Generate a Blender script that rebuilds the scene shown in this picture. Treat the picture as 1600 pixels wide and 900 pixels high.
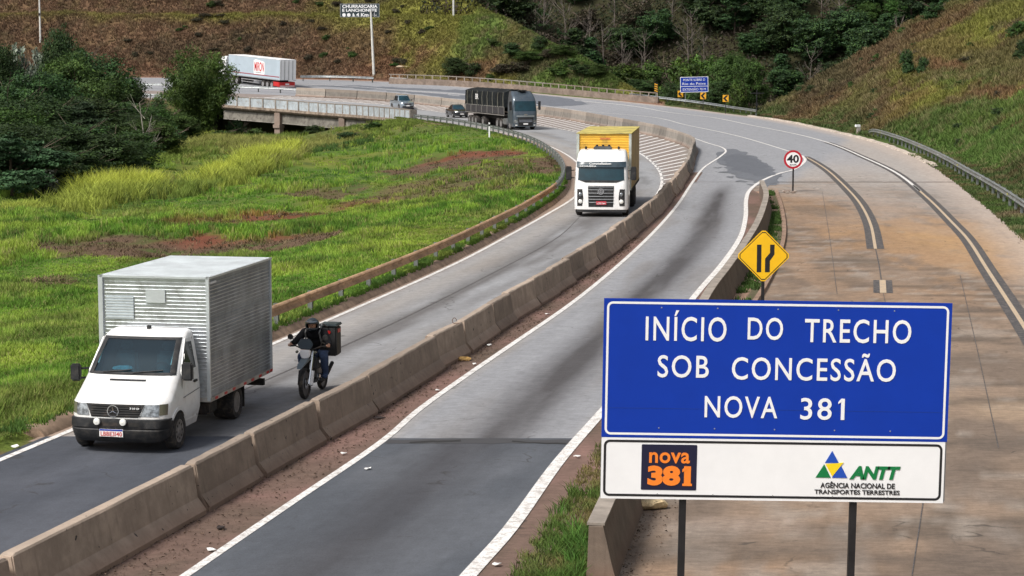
import bpy, bmesh, math, random
import numpy as np
from mathutils import Vector, Matrix, Euler
for o in list(bpy.data.objects): bpy.data.objects.remove(o)
random.seed(7)
RNG = np.random.default_rng(11)
SC = bpy.context.scene
COL = SC.collection
# ---------------------------------------------------------------- camera
F = 3200.0                     # focal length in pixels of a 1600 wide frame
CAMH = 7.4
TH = math.atan(367.0 / F)
cd = bpy.data.cameras.new('camera'); cam = bpy.data.objects.new('camera', cd); COL.objects.link(cam)
cd.sensor_width = 36; cd.lens = F / 1600 * 36; cd.clip_end = 3000; cd.clip_start = .1
cam.location = (0, 0, CAMH); cam.rotation_euler = (math.pi / 2 - TH, 0, 0)
SC.camera = cam
# ---------------------------------------------------------------- world, sun, exposure
SUN_EL, SUN_AZ = 50, 226       # azimuth measured clockwise from +Y: behind the camera, to the left
w = bpy.data.worlds.new('World'); SC.world = w; w.use_nodes = True
nt = w.node_tree; nt.nodes.clear()
sky = nt.nodes.new('ShaderNodeTexSky'); sky.sky_type = 'NISHITA'; sky.sun_disc = False
sky.sun_elevation = math.radians(SUN_EL); sky.sun_rotation = math.radians(SUN_AZ)
sky.air_density = 1.0; sky.dust_density = 4.0; sky.ozone_density = 1.0
bg = nt.nodes.new('ShaderNodeBackground'); bg.inputs[1].default_value = .12
hs = nt.nodes.new('ShaderNodeHueSaturation'); hs.inputs['Saturation'].default_value = .45
wo = nt.nodes.new('ShaderNodeOutputWorld')
nt.links.new(sky.outputs[0], hs.inputs['Color']); nt.links.new(hs.outputs[0], bg.inputs[0]); nt.links.new(bg.outputs[0], wo.inputs[0])
sd = bpy.data.lights.new('sun', 'SUN'); sun = bpy.data.objects.new('sun', sd); COL.objects.link(sun)
sd.energy = 2.7; sd.angle = math.radians(12); sd.color = (1, .95, .88)
az, el = math.radians(SUN_AZ), math.radians(SUN_EL)
sdir = Vector((math.sin(az) * math.cos(el), math.cos(az) * math.cos(el), math.sin(el)))
sun.rotation_euler = (-sdir).to_track_quat('-Z', 'Y').to_euler(); sun.location = (0, 0, 60)
SC.view_settings.view_transform = 'Standard'; SC.view_settings.look = 'None'
SC.view_settings.exposure = .35; SC.view_settings.gamma = 1
SC.render.resolution_x = 1024; SC.render.resolution_y = 576
# ---------------------------------------------------------------- projection helpers
def sp(t, k=3.0): return k * np.logaddexp(0, np.asarray(t, float) / k)
def HR(Y): return .113 * sp(np.asarray(Y, float) - 260) - .08 * sp(np.asarray(Y, float) - 287)
def ray(px, py):
    u = (px - 800) / F; v = (450 - py) / F
    c, s = math.cos(TH), math.sin(TH)
    return np.array([u, c + v * s, -s + v * c])
def U(px, py, z=None, D=None):
    """world point seen at a photo pixel: on height z, at depth D, or on the road surface"""
    r = ray(px, py)
    if D is not None: t = D / r[1]; return Vector((r[0] * t, D, CAMH + r[2] * t))
    if z is not None: t = (z - CAMH) / r[2]; return Vector((r[0] * t, r[1] * t, z))
    t = 15.0
    while t < 600:
        if CAMH + r[2] * t < float(HR(r[1] * t)): break
        t += .25
    for _ in range(12):
        g = CAMH + r[2] * t - float(HR(r[1] * t)); t += g / (.03 + abs(r[2])) * .5
    return Vector((r[0] * t, r[1] * t, float(HR(r[1] * t))))
def tr(pts, z=None, smooth=1):
    P = np.array([[*U(x, y, z)][:2] for x, y in pts])
    for _ in range(smooth):
        Q = P.copy(); Q[1:-1] = .5 * P[1:-1] + .25 * (P[:-2] + P[2:]); P = Q
    return P
def cat(P, step=1.0):
    """Catmull-Rom through P, resampled evenly"""
    P = np.asarray(P, float); out = []
    E = np.vstack([2 * P[0] - P[1], P, 2 * P[-1] - P[-2]])
    for i in range(1, len(E) - 2):
        p0, p1, p2, p3 = E[i - 1:i + 3]
        n = max(2, int(np.linalg.norm(p2 - p1) / step * 2))
        d1 = np.linalg.norm(p1 - p0) ** .5; d2 = np.linalg.norm(p2 - p1) ** .5; d3 = np.linalg.norm(p3 - p2) ** .5
        m1 = d2 * ((p1 - p0) / d1 - (p2 - p0) / (d1 + d2)) + (p2 - p1)
        m2 = d2 * ((p3 - p2) / d3 - (p3 - p1) / (d2 + d3)) + (p2 - p1)
        for t in np.linspace(0, 1, n, endpoint=False):
            out.append((2*t**3-3*t**2+1)*p1 + (t**3-2*t**2+t)*m1 + (-2*t**3+3*t**2)*p2 + (t**3-t**2)*m2)
    out.append(P[-1]); out = np.array(out)
    s = np.r_[0, np.cumsum(np.linalg.norm(np.diff(out, axis=0), axis=1))]
    n = max(2, int(s[-1] / step)); q = np.linspace(0, s[-1], n + 1)
    return np.c_[[np.interp(q, s, out[:, k]) for k in range(out.shape[1])]].T
def normals(P):
    t = np.gradient(P, axis=0); t /= np.linalg.norm(t, axis=1)[:, None] + 1e-9
    return np.c_[-t[:, 1], t[:, 0]]        # left of travel direction
def offset(P, d): return P + normals(P) * np.reshape(d, (-1, 1)) if np.ndim(d) else P + normals(P) * d
def xof(P):
    P = np.asarray(P); o = np.argsort(P[:, 1]); yy = P[o, 1]; xx = P[o, 0]
    return lambda Y: np.interp(Y, yy, xx)
def pdist(X, Y, P):
    best = np.full(X.shape, 1e9)
    for a, b in zip(P[:-1], P[1:]):
        d = b - a; L = d @ d + 1e-9
        t = np.clip(((X - a[0]) * d[0] + (Y - a[1]) * d[1]) / L, 0, 1)
        best = np.minimum(best, (X - a[0] - t * d[0]) ** 2 + (Y - a[1] - t * d[1]) ** 2)
    return np.sqrt(best)
def inpoly(X, Y, P):
    r = np.zeros(X.shape, bool); n = len(P)
    for i in range(n):
        x1, y1 = P[i][:2]; x2, y2 = P[(i + 1) % n][:2]
        c = ((y1 > Y) != (y2 > Y)) & (X < (x2 - x1) * (Y - y1) / (y2 - y1 + 1e-12) + x1)
        r ^= c
    return r
def _h(ix, iy, s):
    v = np.sin(ix * 127.1 + iy * 311.7 + s * 74.7) * 43758.5453
    return v - np.floor(v)
def vnoise(X, Y, s=0):
    ix, iy = np.floor(X), np.floor(Y); fx, fy = X - ix, Y - iy
    fx = fx * fx * (3 - 2 * fx); fy = fy * fy * (3 - 2 * fy)
    a, b, c, d = _h(ix, iy, s), _h(ix + 1, iy, s), _h(ix, iy + 1, s), _h(ix + 1, iy + 1, s)
    return a + (b - a) * fx + (c - a) * fy + (a - b - c + d) * fx * fy
def fbm(X, Y, s=0, o=4):
    r = 0; a = .5
    for i in range(o):
        r = r + a * vnoise(X, Y, s + i * 3); X = X * 2.03 + 5.1; Y = Y * 2.03 + 1.7; a *= .5
    return r / (1 - .5 ** o)
def ss(a, b, x):
    t = np.clip((x - a) / (b - a), 0, 1); return t * t * (3 - 2 * t)
def mixc(c, d, f): return c + (np.asarray(d) - c) * np.asarray(f)[..., None]
# ---------------------------------------------------------------- materials
MATS = {}
def newmat(name):
    m = bpy.data.materials.new(name); m.use_nodes = True
    return m, m.node_tree, m.node_tree.nodes['Principled BSDF']
def mth(nt, op, a, b=None, c=None):
    n = nt.nodes.new('ShaderNodeMath'); n.operation = op
    for i, v in enumerate((a, b, c)):
        if v is None: continue
        if isinstance(v, (int, float)): n.inputs[i].default_value = v
        else: nt.links.new(v, n.inputs[i])
    return n.outputs[0]
def noise(nt, vec, scale, detail=4, rough=.6, stretch=None):
    if stretch:
        mp = nt.nodes.new('ShaderNodeMapping'); mp.inputs['Scale'].default_value = stretch
        nt.links.new(vec, mp.inputs[0]); vec = mp.outputs[0]
    n = nt.nodes.new('ShaderNodeTexNoise'); n.inputs['Scale'].default_value = scale
    n.inputs['Detail'].default_value = detail; n.inputs['Roughness'].default_value = rough
    nt.links.new(vec, n.inputs['Vector']); return n.outputs['Fac']
def mix(nt, f, a, b, mode='MIX'):
    n = nt.nodes.new('ShaderNodeMix'); n.data_type = 'RGBA'; n.blend_type = mode
    for k, v in ((0, f), (6, a), (7, b)):
        if isinstance(v, (int, float)): n.inputs[k].default_value = v
        elif isinstance(v, tuple): n.inputs[k].default_value = (*v[:3], 1)
        else: nt.links.new(v, n.inputs[k])
    return n.outputs[2]
def ramp(nt, f, a, b):
    n = nt.nodes.new('ShaderNodeMapRange'); n.interpolation_type = 'SMOOTHSTEP'
    n.inputs[1].default_value = a; n.inputs[2].default_value = b
    nt.links.new(f, n.inputs[0]); return n.outputs[0]
def tc(nt, k='Object'): return nt.nodes.new('ShaderNodeTexCoord').outputs[k]
def bumpn(nt, b, h, st, dist=.02):
    n = nt.nodes.new('ShaderNodeBump'); n.inputs['Strength'].default_value = st; n.inputs['Distance'].default_value = dist
    nt.links.new(h, n.inputs['Height']); nt.links.new(n.outputs[0], b.inputs['Normal'])
def M(name, col, rough=.6, metal=0, var=.0, vs=3.0, dirt=None, dz=None, bump=0, bs=30, coat=0, spec=.5, stretch=None, emit=None):
    """plain procedural material: base colour, broad variation, blotchy dirt (more towards low z when dz is given)"""
    if name in MATS: return MATS[name]
    m, nt, b = newmat(name); co = tc(nt)
    c = col
    if var:
        n = noise(nt, co, vs, 5, .65, stretch)
        c = mix(nt, ramp(nt, n, .3, .7), tuple(x * (1 - var) for x in col), tuple(min(1, x * (1 + var)) for x in col))
    if dirt:
        n = noise(nt, co, vs * 1.7 + 1, 6, .7)
        f = ramp(nt, n, .45, .75)
        if dz:
            sx = nt.nodes.new('ShaderNodeSeparateXYZ'); nt.links.new(co, sx.inputs[0])
            g = ramp(nt, sx.outputs[2], dz, .1); f = mth(nt, 'ADD', mth(nt, 'MULTIPLY', f, .35), mth(nt, 'MULTIPLY', g, mth(nt, 'ADD', .35, f))); 
            f = mth(nt, 'MINIMUM', f, .9)
        c = mix(nt, f, c, tuple(dirt))
    if isinstance(c, tuple): b.inputs['Base Color'].default_value = (*c, 1)
    else: nt.links.new(c, b.inputs['Base Color'])
    b.inputs['Roughness'].default_value = rough; b.inputs['Metallic'].default_value = metal
    b.inputs['Coat Weight'].default_value = coat; b.inputs['Specular IOR Level'].default_value = spec
    if bump: bumpn(nt, b, noise(nt, co, bs, 5, .7, stretch), bump)
    MATS[name] = m; return m
# ---------------------------------------------------------------- mesh helpers
def npmesh(name, V, Fs, mat=None, colors=None, uv=None, smooth=False):
    me = bpy.data.meshes.new(name); V = np.asarray(V, np.float32)
    Fs = [np.asarray(f, np.int32) for f in (Fs if isinstance(Fs, list) else [Fs]) if len(f)]
    li = np.concatenate([f.ravel() for f in Fs]); tot = np.concatenate([np.full(len(f), f.shape[1], np.int32) for f in Fs])
    st = np.r_[0, np.cumsum(tot)[:-1]].astype(np.int32)
    me.vertices.add(len(V)); me.vertices.foreach_set('co', V.ravel())
    me.loops.add(len(li)); me.loops.foreach_set('vertex_index', li)
    me.polygons.add(len(tot)); me.polygons.foreach_set('loop_start', st); me.polygons.foreach_set('loop_total', tot)
    if smooth: me.polygons.foreach_set('use_smooth', np.ones(len(tot), bool))
    if colors is not None:
        a = me.attributes.new('Col', 'FLOAT_COLOR', 'POINT')
        c = np.ones((len(V), 4), np.float32); c[:, :3] = colors; a.data.foreach_set('color', c.ravel())
    if uv is not None:
        l = me.uv_layers.new(name='UVMap'); l.data.foreach_set('uv', np.asarray(uv, np.float32)[li].ravel())
    me.update(); me.validate()
    if mat: me.materials.append(mat)
    return me
def link(name, me, parent=None, loc=None, rz=None):
    o = bpy.data.objects.new(name, me); COL.objects.link(o)
    if parent: o.parent = parent
    if loc is not None: o.location = loc
    if rz is not None: o.rotation_euler.z = rz
    return o
def tag(o, label=None, cat=None, group=None, kind=None):
    if label: o['label'] = label
    if cat: o['category'] = cat
    if group: o['group'] = group
    if kind: o['kind'] = kind
    return o
def thing(name, label, cat, loc=(0, 0, 0), rz=0, group=None):
    o = link(name, None, None, loc, rz); o.empty_display_size = .2
    return tag(o, label, cat, group)
def struct(o): return tag(o, kind='structure')
class MB:
    """collects simple shapes; build() links them as one mesh object"""
    def __init__(s): s.v = []; s.f = []
    def add(s, v, f):
        n = len(s.v); s.v += [tuple(p) for p in v]; s.f += [tuple(i + n for i in q) for q in f]; return s
    def box(s, x0, x1, y0, y1, z0, z1, tp=0, tq=0):
        """tp / tq shrink the top in x / y"""
        v = [(x0, y0, z0), (x1, y0, z0), (x1, y1, z0), (x0, y1, z0), (x0 + tp, y0 + tq, z1), (x1 - tp, y0 + tq, z1), (x1 - tp, y1 - tq, z1), (x0 + tp, y1 - tq, z1)]
        return s.add(v, [(0, 3, 2, 1), (4, 5, 6, 7), (0, 1, 5, 4), (1, 2, 6, 5), (2, 3, 7, 6), (3, 0, 4, 7)])
    def tube(s, pts, r, n=8, caps=True):
        pts = [Vector(p) for p in pts]; R = r if isinstance(r, (list, tuple)) else [r] * len(pts)
        v = []; f = []
        up = None
        for i, p in enumerate(pts):
            t = (pts[min(i + 1, len(pts) - 1)] - pts[max(i - 1, 0)]).normalized()
            if up is None: up = Vector((0, 0, 1)) if abs(t.z) < .9 else Vector((1, 0, 0))
            a = t.cross(up).normalized(); b = a.cross(t).normalized(); up = b
            for k in range(n):
                q = 2 * math.pi * k / n; v.append(p + (a * math.cos(q) + b * math.sin(q)) * R[i])
        for i in range(len(pts) - 1):
            for k in range(n): f.append((i * n + k, i * n + (k + 1) % n, (i + 1) * n + (k + 1) % n, (i + 1) * n + k))
        if caps: f.append(tuple(range(n))[::-1]); f.append(tuple(range((len(pts) - 1) * n, len(pts) * n)))
        return s.add(v, f)
    def lathe(s, prof, c=(0, 0, 0), axis='x', n=24):
        """prof = [(radius, along)]"""
        v = []; f = []
        for r, a in prof:
            for k in range(n):
                q = 2 * math.pi * k / n; u, w_ = r * math.cos(q), r * math.sin(q)
                p = {'x': (a, u, w_), 'y': (u, a, w_), 'z': (u, w_, a)}[axis]
                v.append((c[0] + p[0], c[1] + p[1], c[2] + p[2]))
        for i in range(len(prof) - 1):
            for k in range(n): f.append((i * n + k, i * n + (k + 1) % n, (i + 1) * n + (k + 1) % n, (i + 1) * n + k))
        if prof[0][0] > 1e-4: f.append(tuple(range(n))[::-1])
        if prof[-1][0] > 1e-4: f.append(tuple(range((len(prof) - 1) * n, len(prof) * n)))
        return s.add(v, f)
    def prism(s, poly, axis, a, b):
        """2D polygon extruded along an axis from a to b; poly is (y,z) for x, (x,z) for y, (x,y) for z"""
        n = len(poly); P = {'x': lambda p, t: (t, p[0], p[1]), 'y': lambda p, t: (p[0], t, p[1]), 'z': lambda p, t: (p[0], p[1], t)}[axis]
        v = [P(p, a) for p in poly] + [P(p, b) for p in poly]
        f = [tuple(range(n)), tuple(range(2 * n - 1, n - 1, -1))] + [(i, i + n, (i + 1) % n + n, (i + 1) % n) for i in range(n)]
        return s.add(v, f)
    def sweep(s, path, prof, closed=False):
        """profile (side, up) swept along 3D path; side = right of travel"""
        P = np.array(path); t = np.gradient(P, axis=0); t[:, 2] = 0; t /= np.linalg.norm(t, axis=1)[:, None]
        R = np.c_[t[:, 1], -t[:, 0], 0 * t[:, 0]]; n = len(prof); v = []; f = []
        for p, r in zip(P, R):
            for a, b in prof: v.append((p[0] + r[0] * a, p[1] + r[1] * a, p[2] + b))
        m = n if closed else n - 1
        for i in range(len(P) - 1):
            for k in range(m): f.append((i * n + k, i * n + (k + 1) % n, (i + 1) * n + (k + 1) % n, (i + 1) * n + k))
        if closed: f.append(tuple(range(n))); f.append(tuple(range((len(P) - 1) * n, len(P) * n))[::-1])
        return s.add(v, f)
    def mesh(s, name, mat, bevel=0, smooth=False):
        bm = bmesh.new(); vs = [bm.verts.new(p) for p in s.v]
        for q in s.f:
            try: bm.faces.new([vs[i] for i in q])
            except ValueError: pass
        bmesh.ops.recalc_face_normals(bm, faces=bm.faces)
        if bevel:
            e = [x for x in bm.edges if len(x.link_faces) == 2 and x.calc_face_angle(0) > .5]
            bmesh.ops.bevel(bm, geom=e, offset=bevel, segments=2, affect='EDGES', clamp_overlap=True)
        if smooth:
            for x in bm.faces: x.smooth = True
            for x in bm.edges:
                if len(x.link_faces) == 2 and x.calc_face_angle(0) > .7: x.smooth = False
        me = bpy.data.meshes.new(name); bm.to_mesh(me); bm.free()
        for mm in (mat if isinstance(mat, (list, tuple)) else [mat]): me.materials.append(mm)
        return me
    def build(s, name, mat, parent=None, bevel=0, smooth=False, label=None):
        o = link(name, s.mesh(name, mat, bevel, smooth), parent)
        if label: o['label'] = label
        return o
def text(s, x0, x1, z0, z1, y, mat, parent=None, name='lettering', bold=0, space=1, shear=0, word=1, keep=False):
    """lettering as a mesh filling the box x0..x1, z0..z1 on a board facing -Y"""
    cu = bpy.data.curves.new(name, 'FONT'); cu.body = s; cu.size = 1; cu.extrude = .004; cu.offset = bold
    cu.space_character = space; cu.space_word = word; cu.shear = shear; cu.resolution_u = 4
    o = bpy.data.objects.new(name, cu); COL.objects.link(o)
    dg = bpy.context.evaluated_depsgraph_get(); me = bpy.data.meshes.new_from_object(o.evaluated_get(dg))
    bpy.data.objects.remove(o); me.name = name
    n = len(me.vertices); co = np.zeros(n * 3, np.float32); me.vertices.foreach_get('co', co); co = co.reshape(-1, 3)
    if n:
        a, b = co.min(0), co.max(0)
        sx = (x1 - x0) / (b[0] - a[0]); sz = (z1 - z0) / (b[1] - a[1])
        if keep: sx = sz = min(sx, sz)
        q = np.c_[x0 + (co[:, 0] - a[0]) * sx, y - co[:, 2] * .5, z0 + (co[:, 1] - a[1]) * sz]
        if keep: q[:, 0] += ((x1 - x0) - (b[0] - a[0]) * sx) / 2
        me.vertices.foreach_set('co', q.astype(np.float32).ravel())
    me.materials.clear(); me.materials.append(mat); me.update()
    return link(name, me, parent)
def copy_tree(o, parent=None):
    c = o.copy(); COL.objects.link(c); c.parent = parent
    for ch in [x for x in o.children]: copy_tree(ch, c)
    return c
# ================================================================ lines of the place (traced, then laid on the ground)
LL = cat(tr([(-260, 830), (0, 718), (90, 683), (230, 622), (473, 518), (580, 471), (676, 430), (729, 404), (773, 381), (862, 331), (896, 312), (912, 297), (918, 281), (912, 263), (896, 247), (870, 232), (840, 221.5), (800, 210), (740, 199), (690, 191.5), (640, 185.5), (560, 177.5), (495, 171.5), (370, 163), (250, 153.5), (150, 148), (0, 143)]), 1.0)
OFFK = np.interp(LL[:, 1], [0, 90, 115, 150, 200, 240], [.30, .34, .9, 1.3, 1.3, 1.2])
K = offset(LL, OFFK)
CB = tr([(-140, 1060), (150, 905), (323, 800), (417, 747), (507, 690), (597, 645), (700, 577), (775, 520), (845, 478), (905, 438), (960, 397), (1009, 359), (1035, 331), (1055, 308), (1073, 285), (1082, 266), (1087, 247)], 0)
CB = CB + np.array([-.29, .05])
CF = tr([(1080, 233), (1062, 224), (1029, 214), (1000, 208), (918, 193), (873, 185), (844, 180), (730, 167), (605, 158), (480, 151), (400, 147.5), (300, 144), (200, 141), (0, 136)]) + np.array([.15, .3])
C0 = cat(np.vstack([CB, CF]), 1.0)
ML = cat(tr([(60, 1060), (290, 900), (440, 797), (600, 688), (653, 642), (728, 588), (792, 544), (900, 469), (1000, 384), (1055, 325), (1082, 285), (1100, 262), (1125, 245), (1134, 236), (1127, 230), (1107, 224), (1080, 215), (1040, 206), (1000, 198)], 0, 0), .8)
MR = cat(tr([(560, 1100), (732, 900), (793, 832), (873, 722), (941, 644), (1010, 562), (1088, 460), (1129, 412), (1157, 370), (1165, 339), (1166, 312), (1171, 298), (1190, 283), (1218, 271), (1238, 266), (1254, 256), (1258, 249), (1252, 243)], 0, 0), .8)
W2 = cat(tr([(931, 822), (955, 770), (1106, 459), (1135, 420), (1163, 381), (1182, 350.5), (1193, 323), (1197, 303), (1190, 283)], .8, 0), .8)
LA = cat(tr([(700, 148), (850, 165), (1000, 181), (1075, 196), (1150, 212), (1225, 234), (1252, 243), (1260, 246), (1290, 264), (1318, 289), (1343, 317), (1360, 350), (1368, 389)], None, 0), .8)
LB = cat(tr([(200, 129), (480, 132), (680, 145), (842, 153), (930, 160), (1000, 167.5), (1100, 182), (1175, 196), (1250, 211), (1300, 225), (1350, 246), (1400, 270), (1450, 310), (1487, 347), (1512, 374), (1545, 425), (1600, 510), (1680, 640)], None, 0), .8)
R0 = tr([(1790, 620), (1690, 460), (1600, 370), (1512, 300), (1462, 260), (1435, 247), (1375, 222), (1300, 204), (1175, 180), (1112, 170), (1000, 161), (870, 149), (750, 138), (680, 132), (605, 127), (480, 123.5), (340, 122), (200, 121), (0, 120)])
R0 = cat(np.vstack([[R0[0][0] + 1, 5], R0]), 1.5)
# far to the left both roads simply run on
def ext(P, d=(-1, .16), L=160): return np.vstack([P, P[-1] + np.array(d) * L])
K = ext(K); C0e = ext(C0); R0 = ext(R0); LL = ext(LL, L=30)
xK, xC, xR, xML, xMR, xW, xLL = xof(K), xof(C0e), xof(R0), xof(ML), xof(MR), xof(W2), xof(LL)
RIV0, RIV1 = -39., -14.           # the river under the left bridge
def terrain(X, Y):
    X = np.asarray(X, float); Y = np.asarray(Y, float)
    h = HR(Y)
    kk = xK(Y); rr = xR(Y); rr = np.where(Y > R0[-2][1], -999, rr)
    left = X < kk; out = (X > rr)
    both = left & out
    dK = np.where(left, pdist(X, Y, K), -pdist(X, Y, K)); dR = np.where(out, pdist(X, Y, R0), 0)
    z = h - .03
    n1 = fbm(X / 9, Y / 14, 3); n2 = fbm(X / 2.5, Y / 3.5, 9)
    # left field: kerb verge, then a gentle fall to the low meadow
    low = -1.35 + (n1 - .5) * 1.1 + (n2 - .5) * .35
    low = low + 1.0 * ss(70, 40, Y) - .9 * ss(185, 225, Y)
    vf = ss(2.0, 15, dK)
    vg = h * 1.0 + .18 * ss(235, 200, Y) - .05
    fld = vg + (low - vg) * vf + (n2 - .5) * .18 * ss(.5, 2, dK)
    # terrace scar across the meadow
    fld = fld + .45 * ss(150, 158, Y + .25 * X) * vf - .25 * ss(104, 108, Y + .3 * X) * vf
    # hillock at the far left, in front of the roads
    hk = 7.6 * ss(-44, -66, X) * ss(196, 246, Y) * (1 - .0 * n1) * ss(300, 268, Y) + 2 * ss(-50, -70, X) * ss(170, 200, Y)
    fld = np.where(X < -40, np.maximum(fld, low + hk + (n1 - .5) * 1.5 * ss(0, 3, hk)), fld)
    z = np.where(left & (dK > .3), fld, z)
    # hillock also covers ground beyond the kerb line there only when left of the road
    riv = ss(RIV0 - 3, RIV0 + 3, X) * ss(RIV1 + 3, RIV1 - 2.5, X) * ss(226, 240, Y) * ss(10, 7.5, -dK)
    z = z + (-5.5 - z) * riv
    # outer hills
    zl = h + .1 * ss(0, 1, dR) + .72 * np.clip(dR - 3.0, 0, 12) + .12 * np.clip(dR - 15, 0, 5) + .72 * np.clip(dR - 20, 0, 24) + .2 * np.clip(dR - 44, 0, 400)
    zl = zl + (fbm(X / 4, Y / 4, 21) - .5) * 1.4 * ss(3, 7, dR) + (fbm(X / 1.3, Y / 1.3, 22) - .5) * .5 * ss(3, 5, dR)
    capL = 3.2 + .57 * (15 - X) + (n1 - .5) * 2 + np.maximum(0, Y - 322) * -.4
    zr = h + .05 + .60 * np.clip(dR - 3.2, 0, 34) + .25 * np.clip(dR - 37, 0, 400)
    zr = zr + (n1 - .5) * 3.0 * ss(4, 14, dR) + (n2 - .5) * 1.1 * ss(3, 8, dR)
    # erosion gully on the right bank
    gx = 27.5 + (Y - 104) * .42
    zr = zr - 1.2 * np.exp(-((X - gx - .8 * np.sin(Y / 3)) / 1.1) ** 2) * ss(88, 96, Y) * ss(128, 118, Y)
    capR = 3.0 + .62 * (X - 26) - .75 * np.maximum(0, Y - 244) + (n1 - .5) * 2
    gul = np.minimum(h, 1.2) - 2.5 * ss(2, 14, dR) + .62 * np.maximum(0, Y - 322 + .25 * (X - 30)) + .25 * np.maximum(0, Y - 420)
    gul = gul + (n1 - .5) * 2 * ss(4, 14, dR)
    zo = np.maximum(np.maximum(np.minimum(zl, capL), np.minimum(zr, capR)), gul)
    zo = h + (zo - h) * ss(.4, 3.5, dR)
    z = np.where(out, zo, z)
    return z
def axis(parts):
    o = []
    for a, b, st in parts: o.append(np.arange(a, b, st))
    return np.concatenate(o)
gx = axis([(-700, -140, 14), (-140, -85, 2.5), (-85, -16, .8), (-16, 44, .5), (44, 95, 1.1), (95, 700, 14)])
gy = axis([(-60, 12, 6), (12, 60, .5), (60, 345, .72), (345, 440, 2), (440, 1000, 14)])
GX, GY = np.meshgrid(gx, gy)
GZ = terrain(GX, GY)
scars = [  # bare red-brown scrapes in the meadow: photo px centre, half sizes px, strength
    (240, 376, 160, 11, 1), (455, 377, 60, 12, 1), (700, 266, 95, 9, 1), (515, 293, 60, 7, .8), (440, 330, 70, 10, .8), (680, 305, 120, 18, .7), (790, 290, 60, 20, .75), (130, 372, 50, 7, .6), (70, 425, 40, 8, .5), (850, 285, 20, 14, 1), (330, 345, 60, 8, .5)]
SCW = []
for x, y, a, b, k in scars:
    c = U(x, y, -1.0); e = U(x, y - b, -1.0); s_ = U(x + a, y, -1.0)
    SCW.append((c.x, c.y, abs(s_.x - c.x), abs(e.y - c.y), k))
def scar_mask(X, Y):
    m = np.zeros(X.shape); n = fbm(X / 1.6, Y / 3, 41)
    for cx, cy, ax, ay, k in SCW:
        r = np.sqrt(((X - cx) / ax) ** 2 + ((Y - cy) / ay) ** 2) + (n - .5) * 1.1
        m = np.maximum(m, k * ss(1.3, .95, r))
    return m
DIRT = np.array([.105, .066, .043]); RED = np.array([.16, .052, .03]); OLIVE = np.array([.10, .088, .034]); GRN = np.array([.085, .138, .021])
YEL = np.array([.19, .19, .040]); DKG = np.array([.030, .048, .014]); BRN = np.array([.125, .074, .043]); DEEP = np.array([.045, .085, .02])
def UT(px, py):
    r = ray(px, py); t = np.arange(60, 420, .5); p = np.c_[r[0] * t, r[1] * t]; z = terrain(p[:, 0], p[:, 1]); k = int(np.argmax(CAMH + r[2] * t < z)); return p[k][0], p[k][1]
# coloured areas of the slopes: (photo px, py, half width px, half height px, colour, strength)
GRNS = np.array([.075, .125, .025]); RB = np.array([.15, .078, .045]); DB = np.array([.060, .045, .026])
BLOB = []
for px, py, a, b, cc, k in [(1490, 68, 60, 34, YEL * .95, .95), (1452, 150, 46, 26, YEL * .8, .8), (1430, 120, 30, 24, YEL * .7, .6), (1540, 110, 60, 50, GRNS, .8), (1510, 200, 90, 40, GRNS, .8), (1580, 230, 60, 60, GRNS, .9), (1420, 210, 80, 24, GRNS * .8, .6),
        (1260, 178, 80, 16, RB * .8, .7), (1330, 120, 90, 36, DB, .75), (1250, 120, 60, 30, OLIVE * .8, .6), (1220, 150, 60, 16, GRNS * .7, .7), (1290, 60, 60, 28, YEL * .6, .7), (1380, 70, 50, 30, BRN * .9, .6), (1400, 175, 60, 12, RB, .5), (1480, 105, 12, 30, RB, .8), (1560, 20, 60, 16, YEL * .7, .7), (1570, 150, 10, 50, RB, .8), (1500, 25, 60, 10, RB * .8, .6),
        (640, 95, 90, 26, RB, .8), (540, 80, 80, 30, BRN, .7), (300, 80, 120, 24, DB, .55), (120, 60, 120, 16, BRN, .5), (430, 60, 60, 12, DB, .6), (700, 30, 70, 20, YEL * .8, .8), (650, 20, 60, 14, YEL, .9), (760, 40, 50, 24, GRNS, .6), (860, 80, 60, 30, GRNS * .8, .9), (930, 110, 40, 20, GRNS * .7, .9), (790, 80, 40, 24, OLIVE, .7), (830, 105, 50, 14, DB, .6), (740, 110, 40, 12, RB, .7), (560, 15, 60, 10, OLIVE, .8), (350, 15, 160, 14, BRN * .8, .7), (200, 108, 90, 10, RB * .8, .6)]:
    c_ = UT(px, py); e_ = UT(px, py - b * .7); BLOB.append((c_[0], c_[1], max(a * c_[1] / F, .8), max(abs(e_[1] - c_[1]) / .7, 1.2), np.array(cc), k))
def blobs(c, X, Y):
    n = fbm(X / 2.2, Y / 2.2, 141)
    for cx, cy, ax, ay, cc, k in BLOB:
        m_ = (np.abs(X - cx) < ax * 2) & (np.abs(Y - cy) < ay * 2)
        if not m_.any(): continue
        r = np.sqrt(((X[m_] - cx) / ax) ** 2 + ((Y[m_] - cy) / ay) ** 2) + (n[m_] - .5) * 1.5; c[m_] = mixc(c[m_], cc, k * ss(1.25, .7, r))
    return c
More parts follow.
